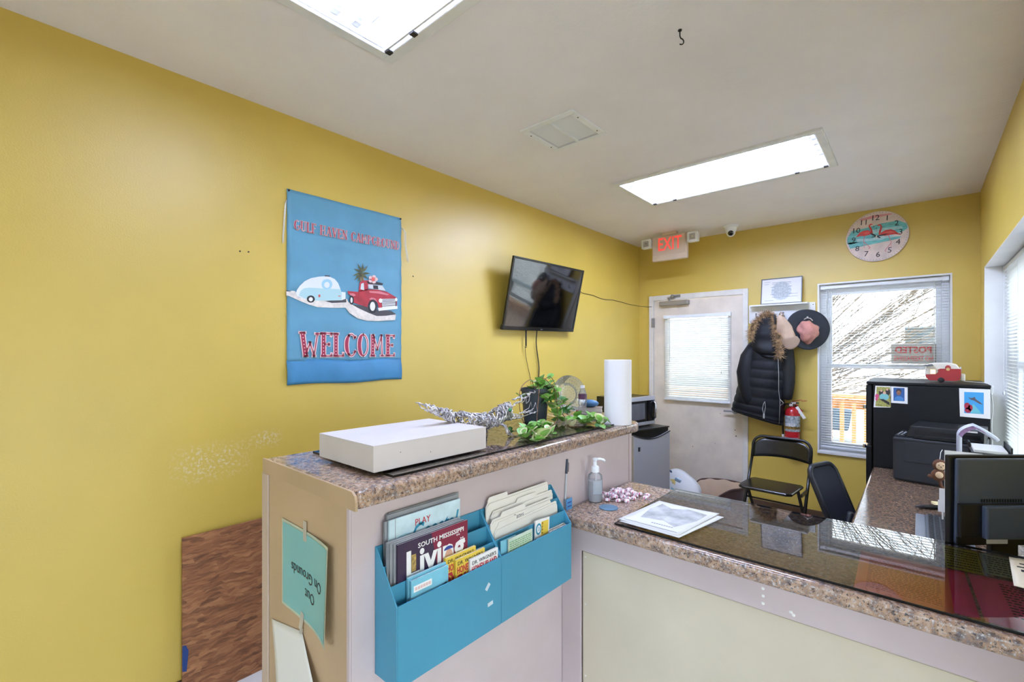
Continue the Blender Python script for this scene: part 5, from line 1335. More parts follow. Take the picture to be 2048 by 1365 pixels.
def cable(name, label, pts, r, mat, sub=5):
    P3 = [Vector(p) for p in pts]; out = []
    for i in range(len(P3) - 1):
        for t in range(sub):
            p0 = P3[max(i - 1, 0)]; p1 = P3[i]; p2 = P3[i + 1]; p3 = P3[min(i + 2, len(P3) - 1)]; u = t / sub
            out.append(.5 * ((2 * p1) + (p2 - p0) * u + (2 * p0 - 5 * p1 + 4 * p2 - p3) * u * u + (3 * p1 - p0 - 3 * p2 + p3) * u ** 3))
    out.append(P3[-1])
    return tag(MB().tube(out, r, 6).build(name, mat, smooth=True), label, 'cable')
M_cab = M('black_cable', (30, 28, 28), .5)
cable('television_cable', 'thick black cable dropping from under the television to the plant', [(-2.29, 2.907, 1.66), (-2.312, 2.926, 1.543), (-2.316, 2.966, 1.362), (-2.318, 2.957, 1.20), (-2.318, 2.95, .9), (-2.318, 2.95, .35)], .0045, M_cab)
cable('television_wire', 'thin wire with a black strap end hanging from the left of the television', [(-2.312, 2.785, 1.53), (-2.318, 2.80, 1.46), (-2.32, 2.825, 1.38), (-2.32, 2.869, 1.233), (-2.32, 2.875, 1.0), (-2.32, 2.88, .4)], .002, M_cab)
stp = MB().box(-.003, .003, -.006, .006, 0, .12).tube([(0, .008 * math.sin(a), -.008 + .008 * math.cos(a)) for a in [i * .6 for i in range(11)]], .0022, 6)
tag(stp.build('hanging_strap', M_cab, loc=(-2.30, 2.782, 1.535)), 'short black strap with a ring hanging under the television', 'strap')
rw_ = random.Random(2)
cable('wall_wire', 'loose black wire running along the walls from the television to the back door', [(LX + .05, 3.36, 2.06), (LX + .02, 3.52, 2.045), (LX + .006, 3.635, 2.028)] + [(LX + .005, 3.7 + .12 * i, 2.02 - .003 * i + rw_.uniform(-.007, .007)) for i in range(9)] + [(LX + .006, BY - .008, 1.994), (-2.26, BY - .006, 1.985), (-2.212, BY - .022, 1.978), (-2.172, BY - .024, 1.977)], .0025, M_cab)

# ------------------------------------------------------------------ exit sign and dome camera
ex = thing('exit_sign', 'beige exit sign with red letters and two emergency lamp heads hung from the ceiling', 'sign', (-1.81, 4.376, CZ))
M_beige = M('beige_plastic', (212, 190, 166), .45, var=.03, vscale=10)
M_exit = M('exit_red_letters', (232, 84, 74), .4, emit=(255, 70, 60), estr=.35)
MB().box(-.07, .07, -.03, .03, -.03, 0).build('canopy', M_beige, ex, bevel=.004)
MB().box(-.172, .172, -.022, .022, -.272, -.03).build('housing', M_beige, ex, bevel=.008)
MB().box(-.16, .16, -.0245, -.022, -.215, -.042).build('face_plate', M('beige_face', (206, 184, 162), .4), ex, bevel=.001)
text_mesh('lettering', 'EXIT', .175, M_exit, ex, frame((.004, -.0250, -.120), (1, 0, 0), (0, 0, 1)), sx=.66, bold=.002)
for s in (-1, 1):
    h = ex
    MB().tube([(s * .165, 0, -.09), (s * .195, -.005, -.09)], .012, 8).build('lamp_arm', M_beige, ex)
    MB().prism(rrect(-.05, -.045, .05, .045, .012), -.02, .03, frame((s * .228, -.01, -.088), (1, 0, 0), (0, 0, 1))).build('lamp_head', M('white_lamp_plastic', (228, 228, 224), .4), ex, bevel=.004)
    MB().lathe([(.008, .020), (.030, .032), (.038, .033)], 4, frame((s * .228, -.01, -.088), (1, 0, 0), (0, 0, 1)) @ RZ(PI / 4)).build('reflector', M_chrome, ex)
    MB().ball((s * .228, -.036, -.086), .009).build('bulb', M('bulb_glass', (120, 118, 112), .2), ex, smooth=True)
dc = thing('dome_camera', 'white dome security camera with a black eye fixed to the ceiling', 'camera', (-1.30, 4.532, CZ))
MB().lathe([(.062, 0), (.062, -.010), (.05, -.018), (.046, -.04), (.042, -.055)], 28).build('base', M_wvinyl, dc, smooth='auto')
MB().ball((0, -.004, -.058), .040, .040, .044, 22, 12).build('eyeball', M_wvinyl, dc, smooth=True)
md = frame((.0, 0, 0), (1, 0, 0), (0, 0, 1)) 
look = Vector((.25, -1, -.55)).normalized(); q_ = look.to_track_quat('Z', 'Y').to_matrix().to_4x4()
MB().lathe([(.001, .043), (.018, .0405), (.024, .036), (.024, .030)], 22, T(0, -.004, -.058) @ q_).build('lens', M_scr, dc, smooth='auto')

# ------------------------------------------------------------------ flamingo clock
ck = thing('wall_clock', 'round beach wall clock painted with two red flamingos', 'clock', (-.258, BY, 2.422))
mC = frame((0, -.017, 0), (1, 0, 0), (0, 0, 1))
CR = .2025
P_clk = M('clock_sand', (222, 202, 190), .4, var=.06, vscale=12); P_sea = M('clock_sea', (108, 186, 186), .4, var=.15, vscale=25, stretch=(1, 1, 6)); P_foam = M('clock_foam', (166, 208, 208), .4, var=.08, vscale=30); P_pinkc = M('clock_sunset', (220, 150, 150), .4); P_flam = M('clock_flamingo', (206, 62, 52), .4, var=.12, vscale=40)
MB().lathe([(CR - .004, 0), (CR, .004), (CR, .013), (CR - .003, .0168), (.001, .0168)], 64, frame((0, 0, 0), (1, 0, 0), (0, 0, 1))).build('disc', P_clk, ck, smooth='auto')
for i, (k_, mt_) in enumerate((('sea', P_sea), ('foam', P_foam), ('sunset', P_pinkc), ('leg', P_trl), ('flamingo', P_flam), ('wing', P_coral), ('beak', P_black))):
    flat('print_' + k_, CLK[k_], mt_, ck, mC, .0002, .0002 * i)
tick = []
for i in range(60):
    a = 2 * PI * i / 60; r0 = .187; r1 = .194; w_ = .0012
    tick.append([(r0 * math.sin(a) - w_ * math.cos(a), r0 * math.cos(a) + w_ * math.sin(a)), (r1 * math.sin(a) - w_ * math.cos(a), r1 * math.cos(a) + w_ * math.sin(a)), (r1 * math.sin(a) + w_ * math.cos(a), r1 * math.cos(a) - w_ * math.sin(a)), (r0 * math.sin(a) + w_ * math.cos(a), r0 * math.cos(a) - w_ * math.sin(a))])
flat('minute_ticks', tick, P_grey, ck, mC, .0002, .0004)
for i in range(1, 13):
    a = 2 * PI * i / 12 - .06
    text_mesh('numeral', str(i), .060, P_black, ck, mC @ T(.150 * math.sin(a), .150 * math.cos(a), .0022) @ RZ(-.06))
for (a, l, w_) in ((-54, .055, .007), (84, .085, .005)):
    m2 = mC @ T(0, 0, .006) @ RZ(-math.radians(a))
    MB().prism([(-w_ / 2, -.03), (w_ / 2, -.03), (w_ * .9, l * .6), (0, l), (-w_ * .9, l * .6)], 0, .001, m2).build('hand', P_black, ck)
MB().lathe([(.006, .001), (.005, .009), (.001, .0095)], 14, mC).build('hub', P_white, ck, smooth='auto')

# ------------------------------------------------------------------ coat rack shelf, certificate, hats, jacket
sh = thing('coat_rack', 'white wooden coat rack with a narrow shelf between the door and the window', 'coat rack', (-.945, BY, 1.83))
MB().box(-.262, .268, -.018, 0, -.076, .092).build('backboard', M_white, sh, bevel=.003)
MB().box(-.235, .225, -.11, -.018, .074, .088).build('shelf', M_white, sh, bevel=.003)
for hx in (-.19, -.06, .03, .16):
    MB().tube([(hx, -.018, -.02), (hx, -.045, -.03), (hx, -.06, -.012), (hx, -.058, .004)], .005, 8).ball((hx, -.058, .008), .008).build('hook', M_steel, sh, smooth=True)
for (hx, hz) in ((-.245, .07), (-.245, -.06), (.252, .07)):
    MB().lathe([(.004, 0), (.003, .002)], 8, frame((hx, -.018, hz), (1, 0, 0), (0, 0, 1))).build('screw', M_dark, sh)
ce = bpy.data.objects.new('framed_certificate', None); COL.objects.link(ce)
ce.matrix_basis = frame((-.93, BY - .075, 1.919), (1, 0, 0), (0, math.sin(.16), math.cos(.16)))
tag(ce, 'framed certificate with a pale seal leaning on the coat rack shelf', 'certificate')
w_, h_ = .325, .238
for (p, q, s, t) in ((-w_ / 2, w_ / 2, 0, .006), (-w_ / 2, w_ / 2, h_ - .006, h_), (-w_ / 2, -w_ / 2 + .006, .006, h_ - .006), (w_ / 2 - .006, w_ / 2, .006, h_ - .006)):
    MB().box(p, q, s, t, -.006, .010).build('frame_bar', M('dark_green_grey_frame', (72, 78, 74), .4, metal=.3), ce)
MB().box(-w_ / 2 + .006, w_ / 2 - .006, .006, h_ - .006, -.004, .002).build('sheet', M('certificate_paper', (226, 222, 216), .5), ce)
P_seal = M('print_seal_grey', (190, 194, 194), .6, var=.12, vscale=90)
flat('seal_print', [circ(0, h_ * .5, .08, .085, 28)], P_seal, ce, T(0, 0, .0022), .0002)
ln = []
rr = random.Random(8)
for i in range(11):
    y = h_ * .82 - i * .0135; hw = .075 if i in (0, 1) else rr.uniform(.05, .085)
    ln.append([(-hw, y), (hw, y), (hw, y + .004), (-hw, y + .004)])
for (a_, b_, y) in ((-.14, -.09, .205), (-.14, -.1, .185), (-.13, -.06, .032), (.06, .13, .06), (.06, .13, .085)):
    ln.append([(a_, y), (b_, y), (b_, y + .003), (a_, y + .003)])
flat('printed_lines', ln, M('certificate_ink', (150, 154, 160), .6), ce, T(0, 0, .0026), .0002)

def loft(rows, n=28, sq=2.4):
    """rows: (left xyz, right xyz, depth) -> closed superellipse rings"""
    def fn(u, v):
        t = v * (len(rows) - 1); i = min(int(t), len(rows) - 2); f = t - i
        l = [rows[i][0][k] * (1 - f) + rows[i + 1][0][k] * f for k in range(3)]; r = [rows[i][1][k] * (1 - f) + rows[i + 1][1][k] * f for k in range(3)]
        d = rows[i][2] * (1 - f) + rows[i + 1][2] * f
        a = 2 * PI * u
        c = math.copysign(abs(math.cos(a)) ** (2 / sq), math.cos(a)); s = math.copysign(abs(math.sin(a)) ** (2 / sq), math.sin(a))
        m_ = [(l[k] + r[k]) / 2 for k in range(3)]
        return [m_[0] + (r[0] - l[0]) / 2 * c, m_[1] + d * s, m_[2] + (r[2] - l[2]) / 2 * c]
    return fn
jk = thing('hooded_jacket', 'black quilted jacket with a fur trimmed hood hanging from the coat rack', 'jacket', (-1.05, BY - .13, .82))
M_puff = M('black_quilted_nylon', (20, 21, 26), .6, spec=.3, bmp=.25, bscale=45, bdist=.004)
def jp(x, z, y=0.): return (x + 1.05, y, z - .82)
rows = [(jp(-1.10, 1.60), jp(-.90, 1.60), .075), (jp(-1.17, 1.50), jp(-.89, 1.49), .085), (jp(-1.215, 1.36), jp(-.885, 1.34), .095), (jp(-1.255, 1.22), jp(-.885, 1.19), .10), (jp(-1.30, 1.06), jp(-.89, 1.02), .098), (jp(-1.332, .955), jp(-.90, .88), .092), (jp(-1.325, .94), jp(-.905, .835), .080), (jp(-1.30, .942), jp(-.92, .845), .02)]
base = loft(rows, 40)
def quilt(u, v):
    p = base(u, v); a = 2 * PI * u
    q = 1 + .055 * abs(math.sin(v * 13 * PI)) ** .6 + .03 * math.sin(7 * a + 9 * v)
    c = base(u, v); m_ = base(u + .5, v)
    mid = [(c[k] + m_[k]) / 2 for k in range(3)]
    return [mid[k] + (c[k] - mid[k]) * (q if k == 1 else (.97 + (q - 1) * .6)) for k in range(3)]
MB().grid(quilt, 44, 104, wrapu=True).build('body', M_puff, jk, smooth=True)
hood = loft([(jp(-1.03, 1.835), jp(-.985, 1.835), .02), (jp(-1.085, 1.78), jp(-.955, 1.79), .06), (jp(-1.125, 1.68), jp(-.93, 1.68), .085), (jp(-1.15, 1.57), jp(-.90, 1.56), .105), (jp(-1.12, 1.48), jp(-.90, 1.46), .115), (jp(-1.05, 1.44), jp(-.92, 1.43), .09)], 30)
def hd_(u, v):
    p = hood(u, v); return [p[0] + .006 * math.sin(v * 19 + u * 9), p[1] - .012 + .008 * math.sin(v * 24), p[2]]
MB().grid(hd_, 36, 36, wrapu=True).build('hood', M_puff, jk, smooth=True)
sl_ = [((-.90, .0, 1.60), .05), ((-.88, -.01, 1.48), .062), ((-.868, -.015, 1.34), .06), ((-.860, -.02, 1.22), .050), ((-.864, -.03, 1.13), .044), ((-.868, -.03, 1.075), .036), ((-.87, -.03, 1.065), .015)]
MB().tube([jp(p[0][0], p[0][2], p[0][1] + .02) for p in sl_], .05, 16, radii=[p[1] for p in sl_]).build('sleeve', M('black_knit_sleeve', (18, 18, 20), .7, bmp=.2, bscale=200), jk, smooth=True)
sl2 = [((-1.13, -.0, 1.56), .045), ((-1.175, -.035, 1.44), .066), ((-1.20, -.05, 1.30), .070), ((-1.19, -.055, 1.17), .064), ((-1.165, -.055, 1.05), .056), ((-1.15, -.05, .98), .030)]
MB().tube([jp(p[0][0], p[0][2], p[0][1]) for p in sl2], .05, 16, radii=[p[1] for p in sl2]).build('sleeve', M_puff, jk, smooth=True)
fur = MB(); fr_ = random.Random(4)
fp = [(-1.135, 1.60, -.07), (-1.14, 1.66, -.075), (-1.125, 1.72, -.07), (-1.095, 1.77, -.06), (-1.05, 1.815, -.05), (-1.0, 1.835, -.05), (-.965, 1.80, -.06), (-.945, 1.74, -.08), (-.93, 1.67, -.095), (-.915, 1.59, -.105), (-.905, 1.51, -.11), (-.908, 1.445, -.105)]
for i in range(1500):
    t = fr_.random() * (len(fp) - 1); k = min(int(t), len(fp) - 2); f = t - k
    p = Vector([fp[k][j] * (1 - f) + fp[k + 1][j] * f for j in range(3)])
    d = Vector((fr_.gauss(0, 1), fr_.gauss(0, 1), fr_.gauss(-.35, 1))); d = Vector((d.x, d.y, d.z)).normalized()
    p0 = Vector(jp(p.x, p.y, p.z)) + Vector((d.x, d.z * .4, d.y)) * .006
    dirn = Vector((d.x, -abs(d.y) * .8, d.z)).normalized()
    L = fr_.uniform(.025, .062)
    fur.tube([p0, p0 + dirn * L * .55, p0 + dirn * L + Vector((0, 0, -.006))], .0016, 3, radii=[.0022, .0015, .0003])
fo = fur.build('fur_trim', M('brown_fur', (164, 134, 100), .8, var=.45, vscale=40), jk, smooth=True); fo['kind'] = 'stuff'
zp = [jp(-.925, 1.47, -.10), jp(-.918, 1.40, -.108), jp(-.914, 1.30, -.108), jp(-.913, 1.15, -.112), jp(-.905, 1.06, -.10), jp(-.908, .96, -.10), jp(-.915, .86, -.085)]
MB().tube(zp, .0022, 5).tube([jp(-.905, 1.075, -.10), jp(-.875, 1.045, -.11), jp(-.905, 1.02, -.10)], .0028, 5).build('zip', M('silver_zip', (196, 196, 198), .35, metal=.5), jk, smooth=True)
MB().tube([jp(-1.03, .94, -.115), jp(-1.04, .98, -.115), jp(-1.03, 1.03, -.118), jp(-1.02, 1.05, -.118), jp(-1.015, 1.0, -.116), jp(-1.025, .94, -.115)], .0022, 5).box(1.05 - 1.034, 1.05 - 1.022, -.119, -.111, .90 - .82, .94 - .82).build('draw_cord', M('pale_cord', (188, 188, 184), .6), jk, smooth='auto')

ht = thing('sun_hat', 'black wide brimmed sun hat with a faded pink crown hung on the coat rack', 'hat', (-.728, BY - .085, 1.68))
M_brim = M('black_felt_brim', (38, 42, 50), .75, bmp=.1, bscale=300)
M_crown = M('faded_pink_cotton', (186, 128, 114), .8, var=.12, vscale=14, bmp=.3, bscale=22, bdist=.008)
mh = RZ(math.radians(35)) @ frame((0, 0, 0), (1, 0, 0), (0, 0, 1)) @ RX(math.radians(-6))
def brim(u, v):
    a = 2 * PI * u; r_ = .055 + v * .122
    return (r_ * math.cos(a), r_ * math.sin(a), .012 * math.sin(2 * a + .6) * v + .008 * v)
b = MB(); b.grid(lambda u, v: tuple(mh @ Vector(brim(u, v))), 48, 8, wrapu=True); b.build('brim', M_brim, ht, smooth=True, solid=.004)
def crown(u, v):
    a = 2 * PI * u; r_ = .085 * math.sqrt(max(0, 1 - v ** 2.2)) + .0004
    k = 1 + .10 * math.sin(3 * a + 4 * v) + .06 * math.sin(7 * a - 5 * v)
    return (r_ * k * math.cos(a) * .92 - .005, r_ * k * math.sin(a) * 1.12 - .022, .01 + .085 * v + .012 * math.sin(4 * a) * (1 - v))
b = MB(); b.grid(lambda u, v: tuple(mh @ Vector(crown(u, v))), 40, 14, wrapu=True); b.build('crown', M_crown, ht, smooth=True)
MB().tube([mh @ Vector(p) for p in ((-.03, .085, .02), (-.01, .098, .03), (.015, .092, .035), (.03, .07, .04))], .004, 6).ball(mh @ Vector((.0, .105, .02)), .007).build('strap', M('pale_strap', (206, 198, 186), .6), ht, smooth=True)
MB().tube([mh @ Vector((.075 + .006 * math.cos(a), .0 + .012 * math.sin(a) + .01, .04)) for a in [i * .628 for i in range(10)]], .0015, 5, closed=True).build('eyelet_ring', M_steel, ht, smooth=True)

cp_ = thing('baseball_cap', 'tan baseball cap hanging by its strap between the jacket and the sun hat', 'cap', (-.862, BY - .215, 1.655))
M_capc = M('tan_cotton', (184, 156, 132), .8, var=.06, vscale=12, bmp=.25, bscale=24, bdist=.006)
def capf(u, v):
    a = 2 * PI * u; s_ = (.22 + .78 * min(1, v / .55) ** .8) * (1 - .18 * max(0, v - .6) / .4)
    w_ = .056 * s_ * (1 + .07 * math.sin(5 * a + 6 * v))
    cx_ = -.058 + .085 * v; cz_ = .145 - .205 * v
    return (cx_ + w_ * math.cos(a), -.004 + w_ * .75 * math.sin(a) + .005 * math.sin(11 * v), cz_ + .022 * math.cos(a))
MB().grid(capf, 26, 18, wrapu=True).build('crown', M_capc, cp_, smooth=True)
def bill(u, v):
    a = PI * (u - .5)
    x = .026 + .060 * math.sin(a) + .022 * v; z = -.052 - .016 * math.sin(a) * -1 - .095 * v * (.3 + .7 * math.cos(a))
    return (x, -.040 + .012 * v - .018 * math.cos(a) * (1 - v), z)
MB().grid(bill, 20, 8).build('bill', M('tan_cap_bill', (164, 138, 118), .8, bmp=.1, bscale=200), cp_, smooth=True, solid=.005)
MB().tube([(-.05, -.01, .155), (-.038, -.02, .175), (-.02, -.015, .16), (-.03, 0, .135)], .005, 6).build('strap', M_capc, cp_, smooth=True)
MB().box(-.078, -.068, -.03, .0, .08, .165, RY(-.08)).build('black_clip', M_black, cp_, bevel=.002)

# ------------------------------------------------------------------ fire extinguisher
fe = thing('fire_extinguisher', 'red fire extinguisher with a silver label hung on the yellow wall', 'fire extinguisher', (-.838, BY - .085, .655))
M_red = M('extinguisher_red', (178, 30, 36), .25, coat=.3)
MB().lathe([(.050, 0), (.058, .008), (.0585, .29), (.052, .32), (.034, .338), (.022, .342), (.022, .352)], 30).build('tank', M_red, fe, smooth='auto')
MB().lathe([(.0592, .135), (.0592, .272)], 30, cap=False).build('label_band', M('silver_label', (150, 156, 158), .4, var=.35, vscale=55), fe, smooth=True)
MB().lathe([(.0594, .155), (.0594, .178)], 30, cap=False).build('yellow_band', M('label_yellow_black', (120, 92, 36), .45, var=.6, vscale=70), fe, smooth=True)
MB().lathe([(.0596, .182), (.0596, .205)], 16, cap=False, a0=-2.6, a1=-1.0).build('pictogram_band', M('label_pictograms', (206, 206, 200), .45, var=.3, vscale=110), fe, smooth=True)
MB().lathe([(.0594, .03), (.0594, .082)], 18, cap=False, a0=-2.7, a1=-.6).build('white_tag_label', M('white_tag', (226, 222, 216), .5, var=.04, vscale=60), fe, smooth=True)
MB().lathe([(.018, .35), (.018, .375), (.012, .385)], 16).box(-.012, .03, -.011, .011, .372, .392).build('valve', M_chrome, fe, bevel=.002)
MB().lathe([(.014, 0), (.014, .012), (.012, .014)], 16, T(-.008, -.018, .365) @ RX(PI / 2)).build('gauge', M_chrome, fe, smooth='auto')
MB().box(.0, .075, -.009, .009, 0, .005, T(.0, 0, .392) @ RY(-.25)).box(.07, .11, -.009, .009, 0, .005, T(.0, 0, .392) @ RY(-.12)).build('top_lever', M_red, fe, bevel=.002)
MB().box(.0, .09, -.009, .009, 0, .006, T(.018, 0, .376) @ RY(.85)).build('carry_handle', M_red, fe, bevel=.002)
MB().box(.02, .05, -.006, .006, .378, .388).build('pin', M_black, fe)
MB().box(-.012, .012, -.0005, .0005, -.115, 0, T(.036, -.02, .352) @ RY(-.55)).build('hang_tag', M_card, fe)
MB().tube([(-.018, 0, .368), (-.05, -.01, .372), (-.074, -.012, .33), (-.072, -.012, .2), (-.070, -.012, .09)], .007, 8).build('hose', M_black, fe, smooth=True)
MB().tube([(-.070, -.012, .10), (-.070, -.012, .055)], .009, 8).build('nozzle', M_wvinyl, fe, smooth='auto')
MB().box(-.03, .03, .058, .085, .22, .36).build('wall_bracket', M_dark, fe)

# ------------------------------------------------------------------ folding chair
fc = thing('folding_chair', 'black metal folding chair standing against the back wall', 'chair', (-.865, 4.08, 0), math.radians(-4))
M_chair = M('black_enamel_steel', (20, 20, 21), .3, spec=.6)
M_chseat = M('black_enamel_seat', (26, 25, 22), .25, spec=.6)
hw = .213; r_ = .0115
def side_pt(s, y, z): return (s * hw, y, z)
for s in (-1, 1):
    MB().tube([(s * hw, .20, .60), (s * hw, .10, .40), (s * (hw + .003), -.11, .0)], r_, 10).build('leg', M_chair, fc, smooth=True)
    MB().tube([(s * (hw - .03), -.03, .435), (s * (hw - .03), .12, .22), (s * (hw - .028), .27, .0)], r_, 10).build('leg', M_chair, fc, smooth=True)
top = [(-hw, .20, .60), (-hw, .225, .68)] + [(-hw + .07 - .07 * math.cos(a), .225 + .022 * math.sin(a), .70 + .075 * math.sin(a)) for a in [PI / 2 * i / 5 for i in range(6)]]
top += [(-x, y, z) for (x, y, z) in reversed(top)]
MB().tube(top, r_, 10).build('back_frame', M_chair, fc, smooth=True)
def bp(u, v):
    x = (u - .5) * 2 * (hw - .002); k = (2 * u - 1) ** 2
    zt = .765 - .07 * k ** 3; zb = .60 + .0 * k + .018 * (1 - k)
    z = zb + (zt - zb) * v
    return (x, .207 + .03 * (1 - k) + (z - .6) * .14, z)
MB().grid(bp, 18, 6).build('back_panel', M_chseat, fc, smooth=True, solid=.006)
seat = [(-.185, -.19), (-.15, -.215), (.15, -.215), (.185, -.19), (.19, .10), (.17, .13), (-.17, .13), (-.19, .10)]
MB().prism(seat, .425, .448).build('seat', M_chseat, fc, bevel=.009, seg=3)
MB().tube([(-hw, .045, .30), (hw, .045, .30)], .007, 8).build('stretcher', M_chair, fc, smooth=True)
MB().tube([(-hw + .03, .17, .14), (hw - .03, .17, .14)], .007, 8).build('stretcher', M_chair, fc, smooth=True)
for s in (-1, 1):
    MB().box(s * hw - .006, s * hw + .006, -.06, .12, .40, .425).build('seat_bracket', M_chair, fc, bevel=.002)

# ------------------------------------------------------------------ office chair
oc = bpy.data.objects.new('office_chair', None); COL.objects.link(oc); oc.matrix_basis = T(-.10, 3.07, 0) @ RZ(math.radians(-20))
tag(oc, 'dark mesh-back office chair pushed up to the brown granite desk', 'chair')
M_mesh = M('dark_navy_mesh', (30, 34, 46), .8, bmp=.6, bscale=500, bdist=.002)
M_ocf = M('dark_chair_plastic', (24, 26, 34), .42)
mo = T(-.20, -.03, .515) @ RY(math.radians(-23))
W2, H2 = .125, .35
MB().prism(rrect(-W2, 0, W2, H2, .06, 6), -.006, .006, mo @ frame((0, 0, 0), (0, 1, 0), (0, 0, 1))).build('mesh_back', M_mesh, oc)
rim = rrect(-W2, 0, W2, H2, .06, 6)
MB().tube([mo @ Vector((0, p[0], p[1])) for p in rim], .015, 8, closed=True).build('back_rim', M_ocf, oc, smooth=True)
MB().prism(rrect(-.06, .05, .06, H2 - .05, .03, 4), -.012, -.006, mo @ frame((0, 0, 0), (0, 1, 0), (0, 0, 1))).build('lumbar_panel', M('olive_grey_mesh', (74, 70, 58), .85, bmp=.5, bscale=500), oc)
MB().prism(rrect(-.21, -.21, .23, .21, .07, 5), .44, .50).build('seat', M_mesh, oc, bevel=.02, seg=3)
MB().tube([(-.08, 0, .43), (-.19, 0, .42), (-.22, 0, .48), (-.19, 0, .60)], .018, 10).build('back_bracket', M_ocf, oc, smooth=True)
MB().cyl((0, 0, .10), (0, 0, .44), .025, .025, 16).build('gas_lift', M_dark, oc, smooth='auto')
for i in range(5):
    a = 2 * PI * i / 5 + .3
    MB().tube([(0, 0, .11), (.15 * math.cos(a), .15 * math.sin(a), .09), (.27 * math.cos(a), .27 * math.sin(a), .07)], .016, 8).build('base_spoke', M_ocf, oc, smooth=True)
    MB().lathe([(.012, -.014), (.028, -.012), (.028, .012), (.012, .014)], 14, T(.27 * math.cos(a), .27 * math.sin(a), .0285) @ RZ(a) @ RX(PI / 2)).build('caster', M_black, oc, smooth='auto')

# ------------------------------------------------------------------ mini fridge and microwave
fa = math.atan2(.119, .44)
mf = bpy.data.objects.new('mini_fridge', None); COL.objects.link(mf)
mf.matrix_basis = frame((-1.745, 3.49, 0), (.119, .44, 0), (0, 0, 1))      # local x along the door, y up, z out of the door
tag(mf, 'small stainless door refrigerator under the microwave by the back door', 'refrigerator')
M_frb = M('black_fridge_case', (16, 16, 17), .35); M_frs = M('stainless_door', (176, 176, 180), .36, metal=.35, var=.04, vscale=60, stretch=(18, 18, 1))
FWd = .456
MB().box(0, FWd, .02, .84, -.46, -.055).build('case', M_frb, mf, bevel=.004)
MB().box(.04, FWd - .04, 0, .02, -.44, -.08).build('feet', M_frb, mf)
b = MB(); n = 14
poly = [(.0, .03), (FWd, .03)] + [(FWd - FWd * i / n, .80 - .045 * math.sin(PI * i / n)) for i in range(n + 1)]
def bulge(x): return .0
b.prism(poly, -.048, 0.0).build('door', M_frs, mf, bevel=.006)
poly2 = [(FWd * i / n, .80 - .045 * math.sin(PI * i / n)) for i in range(n + 1)] + [(FWd, .838), (0, .838)]
MB().prism(poly2, -.046, -.018).build('handle_recess', M_frb, mf, bevel=.003)
MB().box(0, FWd, .83, .842, -.048, -.004).build('door_cap', M_frb, mf, bevel=.004)
rimp = [(FWd * i / n, .80 - .045 * math.sin(PI * i / n), .0) for i in range(n + 1)]
MB().tube(rimp, .005, 6).build('handle_lip', M('dark_chrome_lip', (70, 72, 78), .2, metal=.8), mf, smooth=True)
MB().box(.05, .075, .665, .70, .0, .0015).build('badge', M_dark, mf)
mw = bpy.data.objects.new('microwave', None); COL.objects.link(mw)
mw.matrix_basis = frame((-1.835, 3.50, .842), (.075, .44, 0), (0, 0, 1))
tag(mw, 'black and silver microwave oven standing on the small refrigerator', 'microwave')
MWw, MWh = .425, .255
MB().box(0, MWw, .012, MWh, -.30, -.02).build('case', M_frb, mw, bevel=.004)
MB().box(-.004, MWw + .004, MWh - .035, MWh + .002, -.022, .004).build('top_strip', M('silver_plastic', (206, 206, 208), .3, metal=.4), mw, bevel=.003)
MB().box(-.004, MWw + .004, .010, .038, -.022, .004).build('bottom_strip', M('silver_plastic_dull', (170, 168, 168), .35, metal=.4), mw, bevel=.003)
MB().box(0, .315, .038, MWh - .035, -.02, .0).build('door', M_frb, mw)
MB().box(.03, .285, .06, MWh - .055, 0, .0015).build('door_window', M('smoked_door_window', (88, 88, 92), .25), mw)
MB().box(.325, MWw, .038, MWh - .035, -.02, .002).build('control_panel', M_tvb, mw)
MB().tube([(.408, .05, .003), (.408, .07, .024), (.408, MWh - .065, .024), (.408, MWh - .045, .003)], .008, 8).build('door_handle', M_chrome, mw, smooth=True)
for (fx_, fz_) in ((.03, -.04), (MWw - .03, -.04), (.03, -.27), (MWw - .03, -.27)):
    MB().box(fx_ - .012, fx_ + .012, 0, .012, fz_ - .012, fz_ + .012).build('foot', M_black, mw)

# ------------------------------------------------------------------ pet bed and patterned cushion by the door
pb = thing('pet_bed', 'round brown pet bed with a tan quilted lining on the floor by the door', 'pet bed', (-1.41, 4.53, 0))
M_brn = M('brown_suede', (74, 48, 38), .85, sheen=.3, bmp=.2, bscale=60, bdist=.004); M_fleece = M('tan_fleece', (186, 160, 134), .9, sheen=.4, bmp=.4, bscale=40, bdist=.006)
def ring(u, v, o):
    a = 2 * PI * u; dip = .15 * max(0, math.cos(a + PI / 2 + .55)) ** 2
    R_ = .215 + .02 * math.sin(2 * a)
    if o:  r_, z_ = R_ - .05 * (1 - math.sin(PI * .5 * v)) * .3, v * (.25 - dip)
    else:  r_, z_ = R_ - .012 - .075 * v ** .6, (.25 - dip) * (1 - v) + .06 * v
    return (r_ * math.cos(a), r_ * .88 * math.sin(a), z_ + (.006 * math.sin(9 * a) if not o else 0))
MB().grid(lambda u, v: ring(u, v, 1), 44, 10, wrapu=True).build('outer_wall', M_brn, pb, smooth=True)
b = MB(); b.grid(lambda u, v: ring(u, v, 0), 44, 8, wrapu=True); b.lathe([(.001, .065), (.13, .06)], 30); b.build('lining', M_fleece, pb, smooth=True)
MB().tube([ring(i / 44, 1, 1) for i in range(44)], .008, 6, closed=True).build('piping', M_brn, pb, smooth=True)
MB().tube([(-.05, -.05, .075), (.0, -.06, .08), (.05, -.04, .078)], .006, 6).build('red_toy_strap', M('red_strap', (176, 62, 48), .6), pb, smooth=True)
cu = thing('patterned_cushion', 'white cushion with coloured triangles leaning between the fridge and pet bed', 'cushion', (-1.675, 4.21, 0))
M_cush = M('white_cotton', (222, 222, 220), .8, bmp=.2, bscale=30, bdist=.004)
